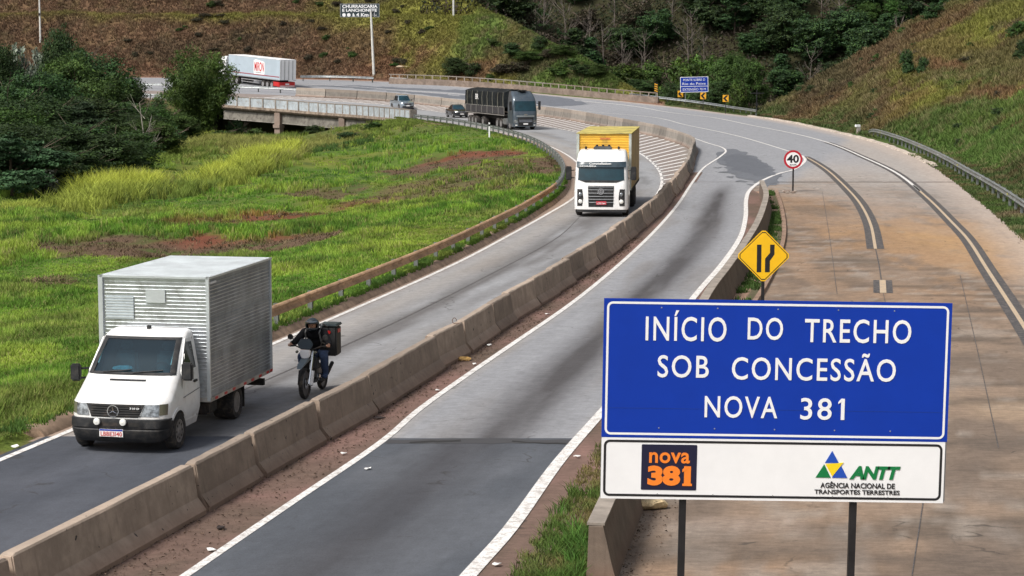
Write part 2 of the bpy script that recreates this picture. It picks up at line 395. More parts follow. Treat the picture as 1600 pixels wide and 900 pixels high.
def tcolor(X, Y, Z=None):
    n = fbm(X / 5, Y / 7, 31); m = fbm(X / 1.3, Y / 1.7, 35); q = fbm(X / 14, Y / 16, 37)
    c = np.ones(X.shape + (3,)) * GRN
    left = X < xK(Y); out = (X > xR(Y)) | (Y > R0[-2][1])
    dR = np.where(out, pdist(X, Y, R0), 0)
    # meadow
    c = mixc(c, YEL * .8, ss(.45, .72, n) * .75); c = mixc(c, DEEP, ss(.52, .3, m) * .6)
    c = mixc(c, DIRT, scar_mask(X, Y) * ss(.25, .5, m)); c = mixc(c, RED, scar_mask(X, Y) * ss(.55, .68, q))
    c = mixc(c, OLIVE, ss(175, 215, Y) * .55)
    c = mixc(c, OLIVE * .8, ss(-30, -42, X) * ss(130, 160, Y)); c = mixc(c, DKG, ss(-26, -34, X) * .7 * ss(215, 190, Y) * ss(110, 125, Y))
    # between the kerb lines: bare earth
    bare = ~left & ~out
    c = np.where(bare[..., None], DIRT * 1.5, c)
    riv = (X > RIV0 - 3) & (X < RIV1 + 2) & (Y > 232) & ~out
    c = np.where(riv[..., None], DKG * .7 + DIRT * .3, c)
    # far cut slope, brown with a grassy bench
    zz = Z if Z is not None else terrain(X, Y)
    L = out & (X < 20) & (Y > 255)
    cl = np.ones(X.shape + (3,)) * BRN; cl = mixc(cl, BRN * np.array([.6, .62, .6]), ss(.5, .7, n)); cl = mixc(cl, OLIVE, ss(.5, .75, m) * .35)
    g = np.exp(-((dR - 16.5 - (n - .5) * 3) / 1.7) ** 2); cl = mixc(cl, YEL * .9, g * (.45 + .45 * ss(-70, -50, X)))
    up = ss(-36, -26, X + (n - .5) * 10) * ss(-6 + .0, 3, zz - (11.5 - .42 * (X + 26)) + (n - .5) * 3)
    cl = mixc(cl, YEL * .85, up * .85)
    gr = ss(-12, 4, X + (q - .5) * 16); cl = mixc(cl, OLIVE * .9, gr * .6 * ss(4, 8, dR)); cl = mixc(cl, DEEP, gr * ss(.45, .6, n) * ss(4, 8, dR))
    cl = mixc(cl, np.array([.22, .13, .09]), ss(3.2, 1.5, dR))
    c = np.where(L[..., None], cl, c)
    # right bank
    Rr = out & ~L
    cr = np.ones(X.shape + (3,)) * (OLIVE * 1.05); cr = mixc(cr, BRN * .85, ss(.45, .62, n) * .8); cr = mixc(cr, YEL * .85, ss(.55, .75, q) * ss(.4, .6, m)); cr = mixc(cr, DEEP * .9, ss(7, 3, dR) * .8 * ss(.35, .6, m + .1)); cr = mixc(cr, DEEP, ss(135, 95, Y) * ss(.4, .6, n) * .7)
    gx = 27.5 + (Y - 104) * .42 + .8 * np.sin(Y / 3)
    cr = mixc(cr, np.array([.13, .08, .06]), np.exp(-((X - gx) / .9) ** 2) * ss(88, 96, Y) * ss(128, 118, Y))
    cr = mixc(cr, DKG * .6, ss(250, 275, Y) * ss(20, 26, X + 0 * Y))
    c = np.where(Rr[..., None], cr, c)
    c = np.where(out[..., None], blobs(c.copy(), X, Y), c)
    far = out & (Y > 318) & (X > -12)
    c = np.where(far[..., None], DKG * .4 + DIRT * .2, c)
    return c * (.8 + .4 * m)[..., None]
def groundmat(name, bump=.5, fine=6, rough=.95):
    m, nt, b = newmat(name); a = nt.nodes.new('ShaderNodeAttribute'); a.attribute_name = 'Col'
    co = tc(nt); n1 = noise(nt, co, fine, 6, .75); n2 = noise(nt, co, fine * .13, 4, .6)
    f = mth(nt, 'ADD', mth(nt, 'MULTIPLY', n1, 1.1), mth(nt, 'MULTIPLY', n2, .5))
    g = nt.nodes.new('ShaderNodeVectorMath'); g.operation = 'SCALE'; nt.links.new(a.outputs['Color'], g.inputs[0]); nt.links.new(mth(nt, 'ADD', f, .2), g.inputs['Scale'])
    nt.links.new(g.outputs[0], b.inputs['Base Color']); b.inputs['Roughness'].default_value = rough; b.inputs['Specular IOR Level'].default_value = .2
    bumpn(nt, b, n1, bump, .15); return m
M_GROUND = groundmat('soil_and_turf')
def gridfaces(nr, nc):
    i = np.arange(nr * nc).reshape(nr, nc)
    return np.c_[i[:-1, :-1].ravel(), i[:-1, 1:].ravel(), i[1:, 1:].ravel(), i[1:, :-1].ravel()]
GC = tcolor(GX, GY, GZ)
struct(link('ground', npmesh('ground', np.c_[GX.ravel(), GY.ravel(), GZ.ravel()], gridfaces(*GX.shape), M_GROUND, GC.reshape(-1, 3), smooth=True)))
# ================================================================ road surfaces
def sheet(name, fa, fb, Y0, Y1, dy, m, zoff, colf, mat):
    yy = np.arange(Y0, Y1 + dy, dy); t = np.linspace(0, 1, m)
    a = fa(yy)[:, None]; b = fb(yy)[:, None]; X = a + (b - a) * t[None]; Y = np.repeat(yy[:, None], m, 1); Z = HR(Y) + zoff
    c = colf(X, Y, np.repeat(t[None], len(yy), 0))
    return struct(link(name, npmesh(name, np.c_[X.ravel(), Y.ravel(), Z.ravel()], gridfaces(*X.shape), mat, c.reshape(-1, 3), uv=np.c_[(X - a).ravel(), Y.ravel()]), None))
def asphalt(name, grit=1.0, rough=.8, spec=.4, streak=.35):
    m, nt, b = newmat(name); a = nt.nodes.new('ShaderNodeAttribute'); a.attribute_name = 'Col'
    co = tc(nt); uv = tc(nt, 'UV'); n1 = noise(nt, co, 34, 3, .85); n2 = noise(nt, uv, 1.3, 6, .7, (1, .16, 1)); n3 = noise(nt, uv, 5, 6, .8, (1, .22, 1)); n4 = noise(nt, co, 2.2, 6, .75)
    f = mth(nt, 'ADD', mth(nt, 'MULTIPLY', n1, .5 * grit), mth(nt, 'ADD', mth(nt, 'MULTIPLY', n2, .45), mth(nt, 'ADD', mth(nt, 'MULTIPLY', n3, .55), mth(nt, 'MULTIPLY', n4, .5))))
    g = nt.nodes.new('ShaderNodeVectorMath'); g.operation = 'SCALE'; nt.links.new(a.outputs['Color'], g.inputs[0]); nt.links.new(mth(nt, 'ADD', f, .03 + .25 * (1 - grit)), g.inputs['Scale'])
    # fine transverse texture and small dark and light spots
    s1_ = noise(nt, co, 7, 6, .85, (.38, 1, 1)); s2_ = noise(nt, co, 15, 2, .5); sp_ = mth(nt, 'MULTIPLY', ramp(nt, s2_, .70, .76), -.35)
    k_ = mth(nt, 'ADD', mth(nt, 'ADD', mth(nt, 'MULTIPLY', ramp(nt, s1_, .28, .72), streak), 1 - streak * .55), sp_)
    g2_ = nt.nodes.new('ShaderNodeVectorMath'); g2_.operation = 'SCALE'; nt.links.new(g.outputs[0], g2_.inputs[0]); nt.links.new(k_, g2_.inputs['Scale']); g = g2_
    # thin irregular cracks
    v = nt.nodes.new('ShaderNodeTexVoronoi'); v.feature = 'DISTANCE_TO_EDGE'; v.inputs['Scale'].default_value = .34
    w1 = nt.nodes.new('ShaderNodeVectorMath'); w1.operation = 'ADD'; nn = nt.nodes.new('ShaderNodeTexNoise'); nn.inputs['Scale'].default_value = 1.3; nt.links.new(co, nn.inputs['Vector'])
    nt.links.new(co, w1.inputs[0]); nt.links.new(nn.outputs['Color'], w1.inputs[1]); nt.links.new(w1.outputs[0], v.inputs['Vector'])
    cr = ramp(nt, v.outputs['Distance'], .014, .002); cr = mth(nt, 'MULTIPLY', cr, ramp(nt, n2, .5, .62))
    o = mix(nt, mth(nt, 'MULTIPLY', cr, .6), g.outputs[0], (.03, .027, .025))
    nt.links.new(o, b.inputs['Base Color']); b.inputs['Roughness'].default_value = rough; b.inputs['Specular IOR Level'].default_value = spec
    bumpn(nt, b, n1, .35, .01); return m
M_ASPH = asphalt('worn_road_surface', .7); M_FRESH = asphalt('dark_asphalt', 1.9, .8, .4, .14); M_CONC = asphalt('stained_concrete_paving', 1.0, .85, .3, .5)
DSEAM = U(700, 690, 0).y          # where the dark resurfacing starts
def c_left(X, Y, t):
    lx = X - xLL(Y); n = fbm(lx / 1.2, Y / 9, 51); q = fbm(lx / .5, Y / 12, 52)
    c = np.ones(X.shape + (3,)) * np.array([.265, .27, .28]); c = mixc(c, [.20, .185, .17], ss(.5, .8, n) * .7)
    lx = X - xLL(Y); sh = ss(.25, -.1, lx); 
    lane = np.exp(-((lx - 2.3) / 1.0) ** 2) * ss(150, 100, Y); c = mixc(c, [.095, .088, .085], lane * .85 * ss(.3, .6, q + .1)); c = mixc(c, [.32, .29, .26], .5 * np.exp(-((lx - .8) / .6) ** 2))
    c = mixc(c, [.10, .10, .10], .5 * ss(.6, .7, q) * np.exp(-((lx - 3.4) / .5) ** 2))
    c = mixc(c, [.28, .20, .15], sh * .9)
    # brown-pink paint-worn chevron area at the right of the far curve
    G = xG(Y); c = mixc(c, [.21, .17, .15], ss(-.1, .3, X - G) * (Y > 105) * .9)
    c = mixc(c, [.24, .22, .19], ss(.9, .2, xC(Y) - X) * .8)
    return c
XG = cat(tr([(1010, 322), (1026, 305), (1034, 287), (1031, 269), (1020, 255), (1000, 240), (960, 222), (900, 206.5), (842, 196), (760, 184), (695, 176), (652, 170), (607, 164), (495, 157), (400, 152.5), (300, 149), (200, 145)], None, 0), .8)
xG = xof(XG)
sheet('road', lambda y: xK(y), lambda y: xC(y), DSEAM, 262, .7, 22, .002, c_left, M_ASPH)
sheet('road', lambda y: np.maximum(xK(y), -150), lambda y: xC(y), 262, 300, .5, 60, .002, c_left, M_ASPH)
def c_fresh(X, Y, t):
    n = fbm(X / 1.5, Y / 5, 55); c = np.ones(X.shape + (3,)) * np.array([.052, .058, .072]); c = mixc(c, [.085, .092, .11], ss(.45, .75, n) * .8)
    return c
sheet('road', lambda y: xK(y) + .1, lambda y: xC(y), 14, DSEAM, .6, 14, .004, c_fresh, M_FRESH)
YT = U(1192, 285, 0).y
def c_sh(X, Y, t):
    n = fbm(X / .8, Y / 2, 57); c = np.ones(X.shape + (3,)) * np.array([.15, .098, .078]); c = mixc(c, [.20, .12, .10], ss(.5, .7, n)); c = mixc(c, [.10, .075, .055], ss(.5, .3, n) * .7)
    return c
sheet('shoulder', lambda y: xC(y), lambda y: np.where(y < YT, np.maximum(xW(y), xMR(y) + .9), xML(y) + .2), 14, 128, .6, 22, .0, c_sh, M_CONC)
def c_mid(X, Y, t):
    n = fbm(t * 3.5, Y / 10, 61); q = fbm(t * 7, Y / 7, 62)
    c = np.ones(X.shape + (3,)) * np.array([.25, .255, .27]); c = mixc(c, [.20, .19, .185], ss(.5, .75, n) * .6)
    w_ = .42 + .10 * np.sin(Y / 17); st = np.exp(-((t - .55) / (.17 + .06 * (n - .5))) ** 2) * ss(120, 106, Y)
    c = mixc(c, [.05, .046, .048], np.clip(st * (.80 + .25 * ss(.35, .6, q)), 0, .92))
    e = ss(.12, .0, t) + ss(.9, 1, t); c = mixc(c, [.33, .30, .27], e * .5)
    return c
sheet('road', lambda y: xML(y) - .05, lambda y: xMR(y) + .1, DSEAM, 118, .5, 40, .004, c_mid, M_ASPH)
def c_mfresh(X, Y, t):
    n = fbm(t * 3, Y / 4, 65); q = fbm(t * 7, Y / 6, 62)
    c = np.ones(X.shape + (3,)) * np.array([.072, .08, .094]); c = mixc(c, [.095, .103, .118], ss(.4, .7, n))
    st = np.exp(-((t - .45) / .19) ** 2); c = mixc(c, [.036, .034, .038], st * (.6 + .3 * ss(.35, .6, q)))
    return c
sheet('road', lambda y: xML(y) - .05, lambda y: xMR(y) + .1, 14, DSEAM, .5, 30, .006, c_mfresh, M_FRESH)
def c_right(X, Y, t):
    n = fbm(X / 3.5, Y / 9, 71); q = fbm(X / .7, Y / 2.4, 72); k = fbm(X / 2.4, Y / 3, 73); s_ = fbm(X / 3, Y / .8, 75)
    c = np.ones(X.shape + (3,)) * np.array([.235, .172, .126])
    c = mixc(c, [.27, .175, .11], ss(.5, .7, n) * .5)
    c = mixc(c, [.085, .068, .055], ss(.50, .68, s_) * .7); c = mixc(c, [.12, .095, .078], ss(.46, .66, k) * .6); c = mixc(c, [.32, .28, .24], ss(.6, .7, fbm(X / .9, Y / .35, 79)) * .5)
    c = mixc(c, [.25, .215, .185], ss(.62, .75, q) * .5)
    for px_, py_, a_, b_, cc_, k_ in ((1480, 372, 150, 30, [.38, .235, .115], .85), (1540, 410, 120, 22, [.36, .23, .13], .8), (1310, 345, 90, 50, [.27, .17, .10], .6), (1400, 330, 60, 40, [.30, .20, .13], .5), (1290, 262, 40, 10, [.27, .20, .14], .6), (1340, 405, 40, 8, [.13, .10, .075], .7), (1285, 435, 50, 10, [.15, .11, .08], .7), (1275, 330, 35, 8, [.16, .12, .09], .7), (1320, 300, 40, 6, [.17, .13, .10], .6), (1540, 560, 70, 16, [.15, .115, .09], .6), (1560, 640, 90, 18, [.30, .22, .15], .6), (1250, 850, 200, 18, [.15, .115, .09], .6), (1500, 760, 160, 22, [.16, .125, .10], .55), (1150, 820, 120, 14, [.29, .23, .19], .5), (1540, 520, 60, 6, [.34, .28, .23], .6), (1480, 880, 160, 12, [.13, .10, .08], .6), (1230, 400, 26, 60, [.30, .20, .13], .5)):
        p0 = U(px_, py_, 0); p1 = U(px_, py_ - b_, 0); ax_ = a_ / F * p0.y; ay_ = abs(p1.y - p0.y); r_ = np.sqrt(((X - p0.x) / ax_) ** 2 + ((Y - p0.y) / ay_) ** 2) + (fbm(X * 1.6, Y / 1.5, 76) - .5) * 1.6
        c = mixc(c, cc_, k_ * ss(1.3, .5, r_))
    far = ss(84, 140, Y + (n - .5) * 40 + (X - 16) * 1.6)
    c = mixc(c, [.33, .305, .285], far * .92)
    grey = ss(118, 160, Y + (n - .5) * 10) * (X < xLB(Y) - .1); c = mixc(c, [.26, .265, .285], grey * .9)
    g2 = ss(.8, -.8, X - (13.4 + (Y - 106) * .22) + (q - .5)) * ss(YT - 3, YT, Y); c = mixc(c, [.25, .255, .27], g2)
    dk = ss(.3, -.3, np.abs(X - xLB(Y) + 6.5) - 3) * 0
    c = mixc(c, [.40, .33, .28], ss(2.2, .3, xR(Y) - X) * .7)
    return c
xLB = xof(LB); xLA = xof(LA)
def xRi(y): return np.where(y < U(1190, 283, 0).y + .5, xW(y) + .45, np.where(y < 118, xMR(y) + .0, xC(y) + .1))
YT = U(1192, 285, 0).y
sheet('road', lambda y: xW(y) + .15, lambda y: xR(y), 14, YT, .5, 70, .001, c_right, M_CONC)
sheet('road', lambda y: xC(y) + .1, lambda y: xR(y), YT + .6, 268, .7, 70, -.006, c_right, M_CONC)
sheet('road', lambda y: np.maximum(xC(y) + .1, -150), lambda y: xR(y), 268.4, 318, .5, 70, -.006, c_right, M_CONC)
# pale broken kerb at the foot of the right bank
RK = R0[(R0[:, 1] > U(1470, 263, 0).y) & (R0[:, 1] < U(1180, 181, 0).y)]; wr = fbm(RK[:, 0] * 1.3, RK[:, 1] * .9, 131)
struct(MB().sweep(np.c_[RK + np.array([.1, 0]) + (fbm(RK[:, 0], RK[:, 1] * .5, 133)[:, None] - .5) * .5, HR(RK[:, 1]) - .12 + .10 * wr], [(-.28, 0), (-.2, .16), (.1, .2), (.3, .08)]).build('kerb', M('crumbled_pale_kerb', (.46, .40, .34), .95, var=.35, vs=1.6, dirt=(.22, .15, .1), bump=.8, bs=5)))
# patches of newer asphalt
def patch(px, z, col, mat=M_FRESH, name='road', seed=0):
    P = cat(np.array([[*U(x, y)][:2] for x, y in px + px[:1]]), .7)[:-1]
    P = P + (np.c_[fbm(P[:, 0] * .9, P[:, 1] * .5, seed), fbm(P[:, 0] * .9, P[:, 1] * .5, seed + 5)] - .5) * [1.1, 2.6]
    P = P + (np.random.default_rng(seed).random(P.shape) - .5) * [.16, .22]
    bm = bmesh.new(); bm.faces.new([bm.verts.new((x, y, float(HR(y)) + z)) for x, y in P])
    bmesh.ops.triangulate(bm, faces=bm.faces); 
    me = bpy.data.meshes.new(name); bm.to_mesh(me); bm.free(); me.materials.append(mat)
    ul = me.uv_layers.new(name='UVMap')
    for lp in me.loops: v = me.vertices[lp.vertex_index].co; ul.data[lp.index].uv = (v.x, v.y)
    a = me.attributes.new('Col', 'FLOAT_COLOR', 'POINT')
    for d in a.data: d.color = (*col, 1)
    return struct(link(name, me))
patch([(1118, 240), (1142, 233), (1166, 239), (1187, 250), (1205, 263), (1219, 274), (1214, 288), (1198, 294), (1183, 284), (1160, 281), (1146, 273), (1137, 263), (1125, 252)], .010, (.125, .133, .150), M_ASPH)
patch([(1128, 246), (1150, 240), (1176, 248), (1196, 262), (1200, 276), (1182, 274), (1160, 268), (1140, 260)], .016, (.105, .113, .13), M_ASPH, seed=9)
for px_, py_, k_ in ((1122, 262, 5), (1133, 269, 6), (1146, 277, 5), (1160, 284, 7), (1172, 289, 5), (1180, 284, 6), (1150, 270, 4)):
    patch([(px_ - k_, py_), (px_, py_ - 1.6), (px_ + k_ * 1.4, py_ + .4), (px_ + k_, py_ + 1.8), (px_ - k_ * .3, py_ + 1.4)], .013, (.13, .137, .15), M_ASPH, seed=px_)
patch([(680, 140), (760, 142), (840, 148), (900, 157), (925, 163), (880, 166), (800, 163), (740, 157), (680, 150), (600, 142), (520, 136), (480, 134), (560, 134)], .010, (.12, .13, .15), seed=3)
for zz_, cc_ in (((603, 690, 895, 691, .42), (.05, .05, .054)), ((640, 691.5, 720, 690, .16), (.02, .02, .02)), ((800, 691.5, 890, 694, .12), (.02, .02, .02))):
    a_ = U(zz_[0], zz_[1], 0); b_ = U(zz_[2], zz_[3], 0); xs_ = np.linspace(a_.x, b_.x, 60); ys_ = np.linspace(a_.y, b_.y, 60) + (fbm(xs_ * 1.3, xs_ * 0, 4) - .5) * .3
    mm_, nn_, bb_ = newmat('seam_tar'); bb_.inputs['Base Color'].default_value = (*cc_, 1); bb_.inputs['Roughness'].default_value = .8
    P_ = np.c_[xs_, ys_]; w_ = zz_[4] * (.5 + fbm(xs_ * 2.5, xs_ * 0 + 3, 8)); V_ = np.empty((120, 3)); V_[0::2] = np.c_[xs_, ys_ + w_ / 2, xs_ * 0 + (.010 if zz_[4] > .3 else .012)]; V_[1::2] = np.c_[xs_, ys_ - w_ / 2, xs_ * 0 + (.010 if zz_[4] > .3 else .012)]
    i_ = np.arange(59) * 2; struct(link('road_joint', npmesh('road_joint', V_, np.c_[i_, i_ + 1, i_ + 3, i_ + 2], mm_)))
# ================================================================ painted lines
def paintmat(name, col, wear=.5):
    m, nt, b = newmat(name); co = tc(nt); n = noise(nt, co, 5, 6, .75); n2 = noise(nt, co, 40, 3, .7)
    f = mth(nt, 'MULTIPLY', ramp(nt, mth(nt, 'ADD', mth(nt, 'MULTIPLY', n, .8), mth(nt, 'MULTIPLY', n2, .35)), .52, .70), wear)
    nt.links.new(mix(nt, f, col, (.30, .26, .23)), b.inputs['Base Color']); b.inputs['Roughness'].default_value = .7; return m
M_WHITE = paintmat('worn_white_paint', (.74, .73, .71), .75); M_DUST = paintmat('dusty_line_paint', (.50, .38, .25), .8); M_BLKP = paintmat('black_sealant', (.055, .052, .054), .35)
def ribbon(name, P, wd, zoff, mat, step=None):
    P = np.asarray(P); n = normals(P); w_ = np.reshape(wd, (-1, 1)) if np.ndim(wd) else wd
    A = P + n * w_ / 2; B = P - n * w_ / 2; V = np.empty((len(P) * 2, 3)); V[0::2, :2] = A; V[1::2, :2] = B; V[:, 2] = HR(V[:, 1]) + zoff
    i = np.arange(len(P) - 1) * 2
    return struct(link(name, npmesh(name, V, np.c_[i, i + 1, i + 3, i + 2], mat)))
ribbon('road_marking', LL[:-1], .15, .012, M_WHITE)
ribbon('road_marking', ML, .15, .014, M_WHITE)
ribbon('road_marking', MR, np.interp(MR[:, 1], [20, 33, 45, 100], [.26, .24, .2, .2]), .014, M_WHITE)
ribbon('road_marking', XG, .16, .012, M_WHITE)
yA = LA[:, 1]; kA = LA[yA >= U(1258, 245).y - 2]; kA2 = LA[yA < U(1258, 245).y + 1]
ribbon('road_marking', kA, .16, .012, M_WHITE); ribbon('road_marking', kA2, .66, .008, M_BLKP); ribbon('road_marking', kA2, .12, .012, M_DUST)
yB = LB[:, 1]; kB = LB[yB >= U(1440, 300).y]; kB2 = LB[yB < U(1430, 293).y + 2]
ribbon('road_marking', LB[yB < U(1290, 222).y], .62, .008, M_BLKP); ribbon('road_marking', kB, .18, .012, M_WHITE); ribbon('road_marking', kB2, .13, .012, M_DUST)
pt = cat(tr([(1368, 389), (1373, 412), (1377, 438)], 0, 0), .5); ribbon('road_joint', pt, .04, .010, M_BLKP)
pt = cat(tr([(1379, 438), (1380, 458)], 0, 0), .5); ribbon('road_marking', pt, .6, .008, M_BLKP); ribbon('road_marking', pt, .2, .012, M_DUST)
# expansion joints and slab joints in the apron
for a, b in (((1380, 458), (1400, 560)), ((1462, 640), (1425, 900)), ((1285, 300), (1308, 460)), ((1500, 430), (1560, 700))):
    ribbon('road_joint', cat(tr([a, ((a[0] + b[0]) / 2 + 1, (a[1] + b[1]) / 2), b], 0, 0), .5), .018, .009, M_BLKP)
pt = cat(tr([(330, 632), (600, 512), (760, 432), (870, 372), (905, 340)], 0, 0), .7); ribbon('road_joint', pt, .035, .009, M_BLKP)
# chevron hatching, one ribbon mesh (paint on the road)
hp = [((1030, 300), (1046, 300)), ((1034, 288), (1058, 284)), ((1031, 270), (1070, 263)), ((1022, 258), (1076, 246)), ((1004, 241), (1066, 225)), ((960, 222), (1012, 210)), ((900, 206.5), (945, 198)), ((842, 196), (885, 187)), ((760, 184), (812, 175)), ((695, 176), (745, 168.5)), ((652, 170), (690, 164)), ((607, 164), (640, 160)), ((495, 157), (530, 154)), ((400, 152.5), (430, 150))]
cnt = [2, 3, 3, 4, 6, 7, 8, 9, 8, 6, 6, 9, 8]
V = []; Q = []
for (a0, b0), (a1, b1), n in zip(hp[:-1], hp[1:], cnt):
    for i in range(n):
        t = i / n; a = U(a0[0] + (a1[0] - a0[0]) * t, a0[1] + (a1[1] - a0[1]) * t); b = U(b0[0] + (b1[0] - b0[0]) * t, b0[1] + (b1[1] - b0[1]) * t)
        d = (b - a); d.z = 0; L = d.length; d.normalize(); nn = Vector((-d.y, d.x, 0)) * .13; k = max(2, int(L))
        for j in range(k + 1):
            p = a + (b - a) * (j / k)
            for s_ in (-1, 1):
                q = p + nn * s_; V.append((q.x, q.y, float(HR(q.y)) + .012))
            if j: m_ = len(V); Q.append((m_ - 4, m_ - 3, m_ - 1, m_ - 2))
struct(link('road_marking', npmesh('road_marking', V, np.array(Q), M_WHITE)))
# ================================================================ kerb of the left carriageway
def zp(P, dz=0): return np.c_[P, HR(P[:, 1]) + dz]
M_KERB = M('kerb_concrete_with_mud', (.26, .18, .125), .95, var=.35, vs=1.4, dirt=(.13, .09, .06), bump=.6, bs=9)
KK = K[(K[:, 1] > U(11, 690, 0).y) & (K[:, 1] < 232)]
wob = (fbm(KK[:, 0] * 2, KK[:, 1] * .8, 81) - .5)
mb = MB(); mb.sweep(np.c_[offset(KK, wob * .12), HR(KK[:, 1]) - .05], [(.16, 0), (.10, .08), (0, .19), (-.16, .225), (-.42, .22), (-.55, .1), (-.5, -.1)], closed=True)
struct(mb.build('kerb', M_KERB, smooth=True))
# low kerb, gutter and weed strip right of the dividing wall
G1 = cat(tr([(1213, 300), (1222, 330), (1225, 370), (1214, 410), (1195, 450), (1150, 520), (1090, 640)], 0, 0), .7)
M_GUT = M('gutter_concrete', (.27, .18, .13), .9, var=.25, vs=2, dirt=(.14, .09, .06), bump=.3)
struct(MB().sweep(zp(G1), [(.1, 0), (.08, .1), (-.08, .12), (-.1, .0)]).build('kerb', M_GUT))
wi = W2[(W2[:, 1] > 44)]
sheet('gutter', lambda y: xW(y) + .14, lambda y: xof(G1)(y) - .05, G1[:, 1].min(), G1[:, 1].max(), .6, 10, .012, lambda X, Y, t: mixc(np.ones(X.shape + (3,)) * np.array([.33, .21, .15]), [.10, .09, .05], ss(.55, .7, t + (fbm(X * 2, Y, 3) - .5) * .2)), M_CONC)
# ================================================================ concrete barriers
def barriermat(name, base, seed=0):
    m, nt, b = newmat(name); co = tc(nt)
    oi = nt.nodes.new('ShaderNodeObjectInfo'); ad = nt.nodes.new('ShaderNodeVectorMath'); ad.operation = 'ADD'
    nt.links.new(co, ad.inputs[0]); cb = nt.nodes.new('ShaderNodeCombineXYZ'); r10 = mth(nt, 'MULTIPLY', oi.outputs['Random'], 40.)
    nt.links.new(r10, cb.inputs[0]); nt.links.new(r10, cb.inputs[1]); nt.links.new(cb.outputs[0], ad.inputs[1]); co2 = ad.outputs[0]
    n = noise(nt, co2, 1.6, 6, .7); st = noise(nt, co2, 9, 4, .6, (1, 1, .12)); fine = noise(nt, co2, 55, 3, .8); spot = noise(nt, co2, 7, 2, .5)
    sx = nt.nodes.new('ShaderNodeSeparateXYZ'); nt.links.new(co, sx.inputs[0])
    c = mix(nt, ramp(nt, n, .35, .68), tuple(x * .78 for x in base), tuple(x * 1.15 for x in base))
    c = mix(nt, mth(nt, 'MULTIPLY', ramp(nt, st, .5, .7), .45), c, tuple(x * .55 for x in base))
    c = mix(nt, mth(nt, 'MULTIPLY', ramp(nt, sx.outputs[2], .36, .05), .55), c, (.23, .135, .095))
    c = mix(nt, mth(nt, 'MULTIPLY', ramp(nt, sx.outputs[2], .775, .80), .5), c, (.33, .27, .22))
    c = mix(nt, ramp(nt, spot, .70, .74), c, (.035, .03, .028))
    c = mix(nt, mth(nt, 'MULTIPLY', fine, .22), c, (.12, .10, .08))
    g = nt.nodes.new('ShaderNodeVectorMath'); g.operation = 'SCALE'; nt.links.new(c, g.inputs[0]); nt.links.new(mth(nt, 'ADD', mth(nt, 'MULTIPLY', oi.outputs['Random'], .55), .74), g.inputs['Scale'])
    nt.links.new(g.outputs[0], b.inputs['Base Color']); b.inputs['Roughness'].default_value = .9
    bumpn(nt, b, mth(nt, 'ADD', fine, mth(nt, 'MULTIPLY', n, 2)), .5, .012); return m
M_BAR = barriermat('weathered_barrier_concrete', (.37, .285, .22))
M_BARG = barriermat('grey_wall_concrete', (.235, .215, .19))
M_RUST = M('rusty_bar', (.12, .06, .035), .8, .3)
def unit_mesh(L, H=.81, seed=0, hw=.29, n=8):
    prof = [(-hw, 0), (-hw, .09), (-hw * .56, .28), (-.105, H - .03), (-.08, H), (.08, H), (.105, H - .03), (hw * .56, .28), (hw, .09), (hw, 0)]
    rg = np.random.default_rng(seed); xs = np.r_[0, .04, np.linspace(.12, L - .12, n), L - .04, L] - L / 2
    V = []; m = len(prof)
    for i, x in enumerate(xs):
        e = min(i, len(xs) - 1 - i)
        for a, z in prof:
            k = .0
            if e == 0: k = (.03 + rg.random() * .05) if z > H * .3 else (.10 + rg.random() * .06)
            elif e == 1: k = rg.random() * .022
            jz = (rg.random() - .5) * .012 if z > .5 else 0
            V.append((x + (-1 if i > len(xs) / 2 else 1) * k * .5 if e == 0 else x, a * (1 - k * 1.2) + (rg.random() - .5) * .008, z - (k if z > H - .05 else 0) + jz))
    Fq = gridfaces(len(xs), m); caps = [tuple(range(m))[::-1], tuple(range((len(xs) - 1) * m, len(xs) * m))]
    mbb = MB(); mbb.add(V, [tuple(q) for q in Fq] + caps)
    # shallow vertical joint line on the long faces
    return mbb
def lab_unit(i): return None
ORDB = ['first', 'second', 'third', 'fourth', 'fifth', 'sixth', 'seventh', 'eighth', 'ninth', 'tenth', 'eleventh', 'twelfth', 'thirteenth', 'fourteenth', 'fifteenth', 'sixteenth', 'seventeenth', 'eighteenth', 'nineteenth', 'twentieth']
ORD = ['first', 'second', 'third', 'fourth', 'fifth', 'sixth', 'seventh', 'eighth', 'ninth', 'tenth', 'eleventh', 'twelfth']
# boundaries of the near units read from the toe joints
joints = [(-60, 1020), (62, 960), (323, 800), (417, 747), (507, 690), (597, 645), (700, 577), (733, 552), (775, 520), (807, 502), (845, 478)]
near_labels = ['concrete barrier segment cut off by the bottom left corner of the photo', 'longest concrete barrier segment, nearest the camera at bottom left, right of the dark asphalt', 'concrete barrier segment just right of the box van, first of the shorter ones',
 'cracked concrete barrier segment with a split toe, below and left of the motorcycle', 'concrete barrier segment directly right of the motorcycle front wheel', 'long concrete barrier segment beside the motorcycle rider, starting right of its crumbled joint',
 'short skewed concrete barrier segment with a wire loop beside the small yellow stone', 'concrete barrier segment standing forward, just past the small yellow stone', 'plain concrete barrier segment between the forward standing one and the tilted one', 'tilted concrete barrier segment with open gaps at both ends']
sC = np.r_[0, np.cumsum(np.linalg.norm(np.diff(C0, axis=0), axis=1))]
def s_at(y): return np.interp(y, C0[:, 1], sC)
def p_at(s): return np.array([np.interp(s, sC, C0[:, 0]), np.interp(s, sC, C0[:, 1])])
marks = [float(s_at(U(*j, 0).y)) for j in joints]
s = marks[-1]; k = 0; rg = np.random.default_rng(5); send = float(sC[np.argmax(C0[:, 1] > U(480, 150).y)])
while s < send - 1:
    s += (2.9 if s < 60 else 3.6 if s < 190 else 4.4) + rg.random() * .3; marks.append(min(s, send))
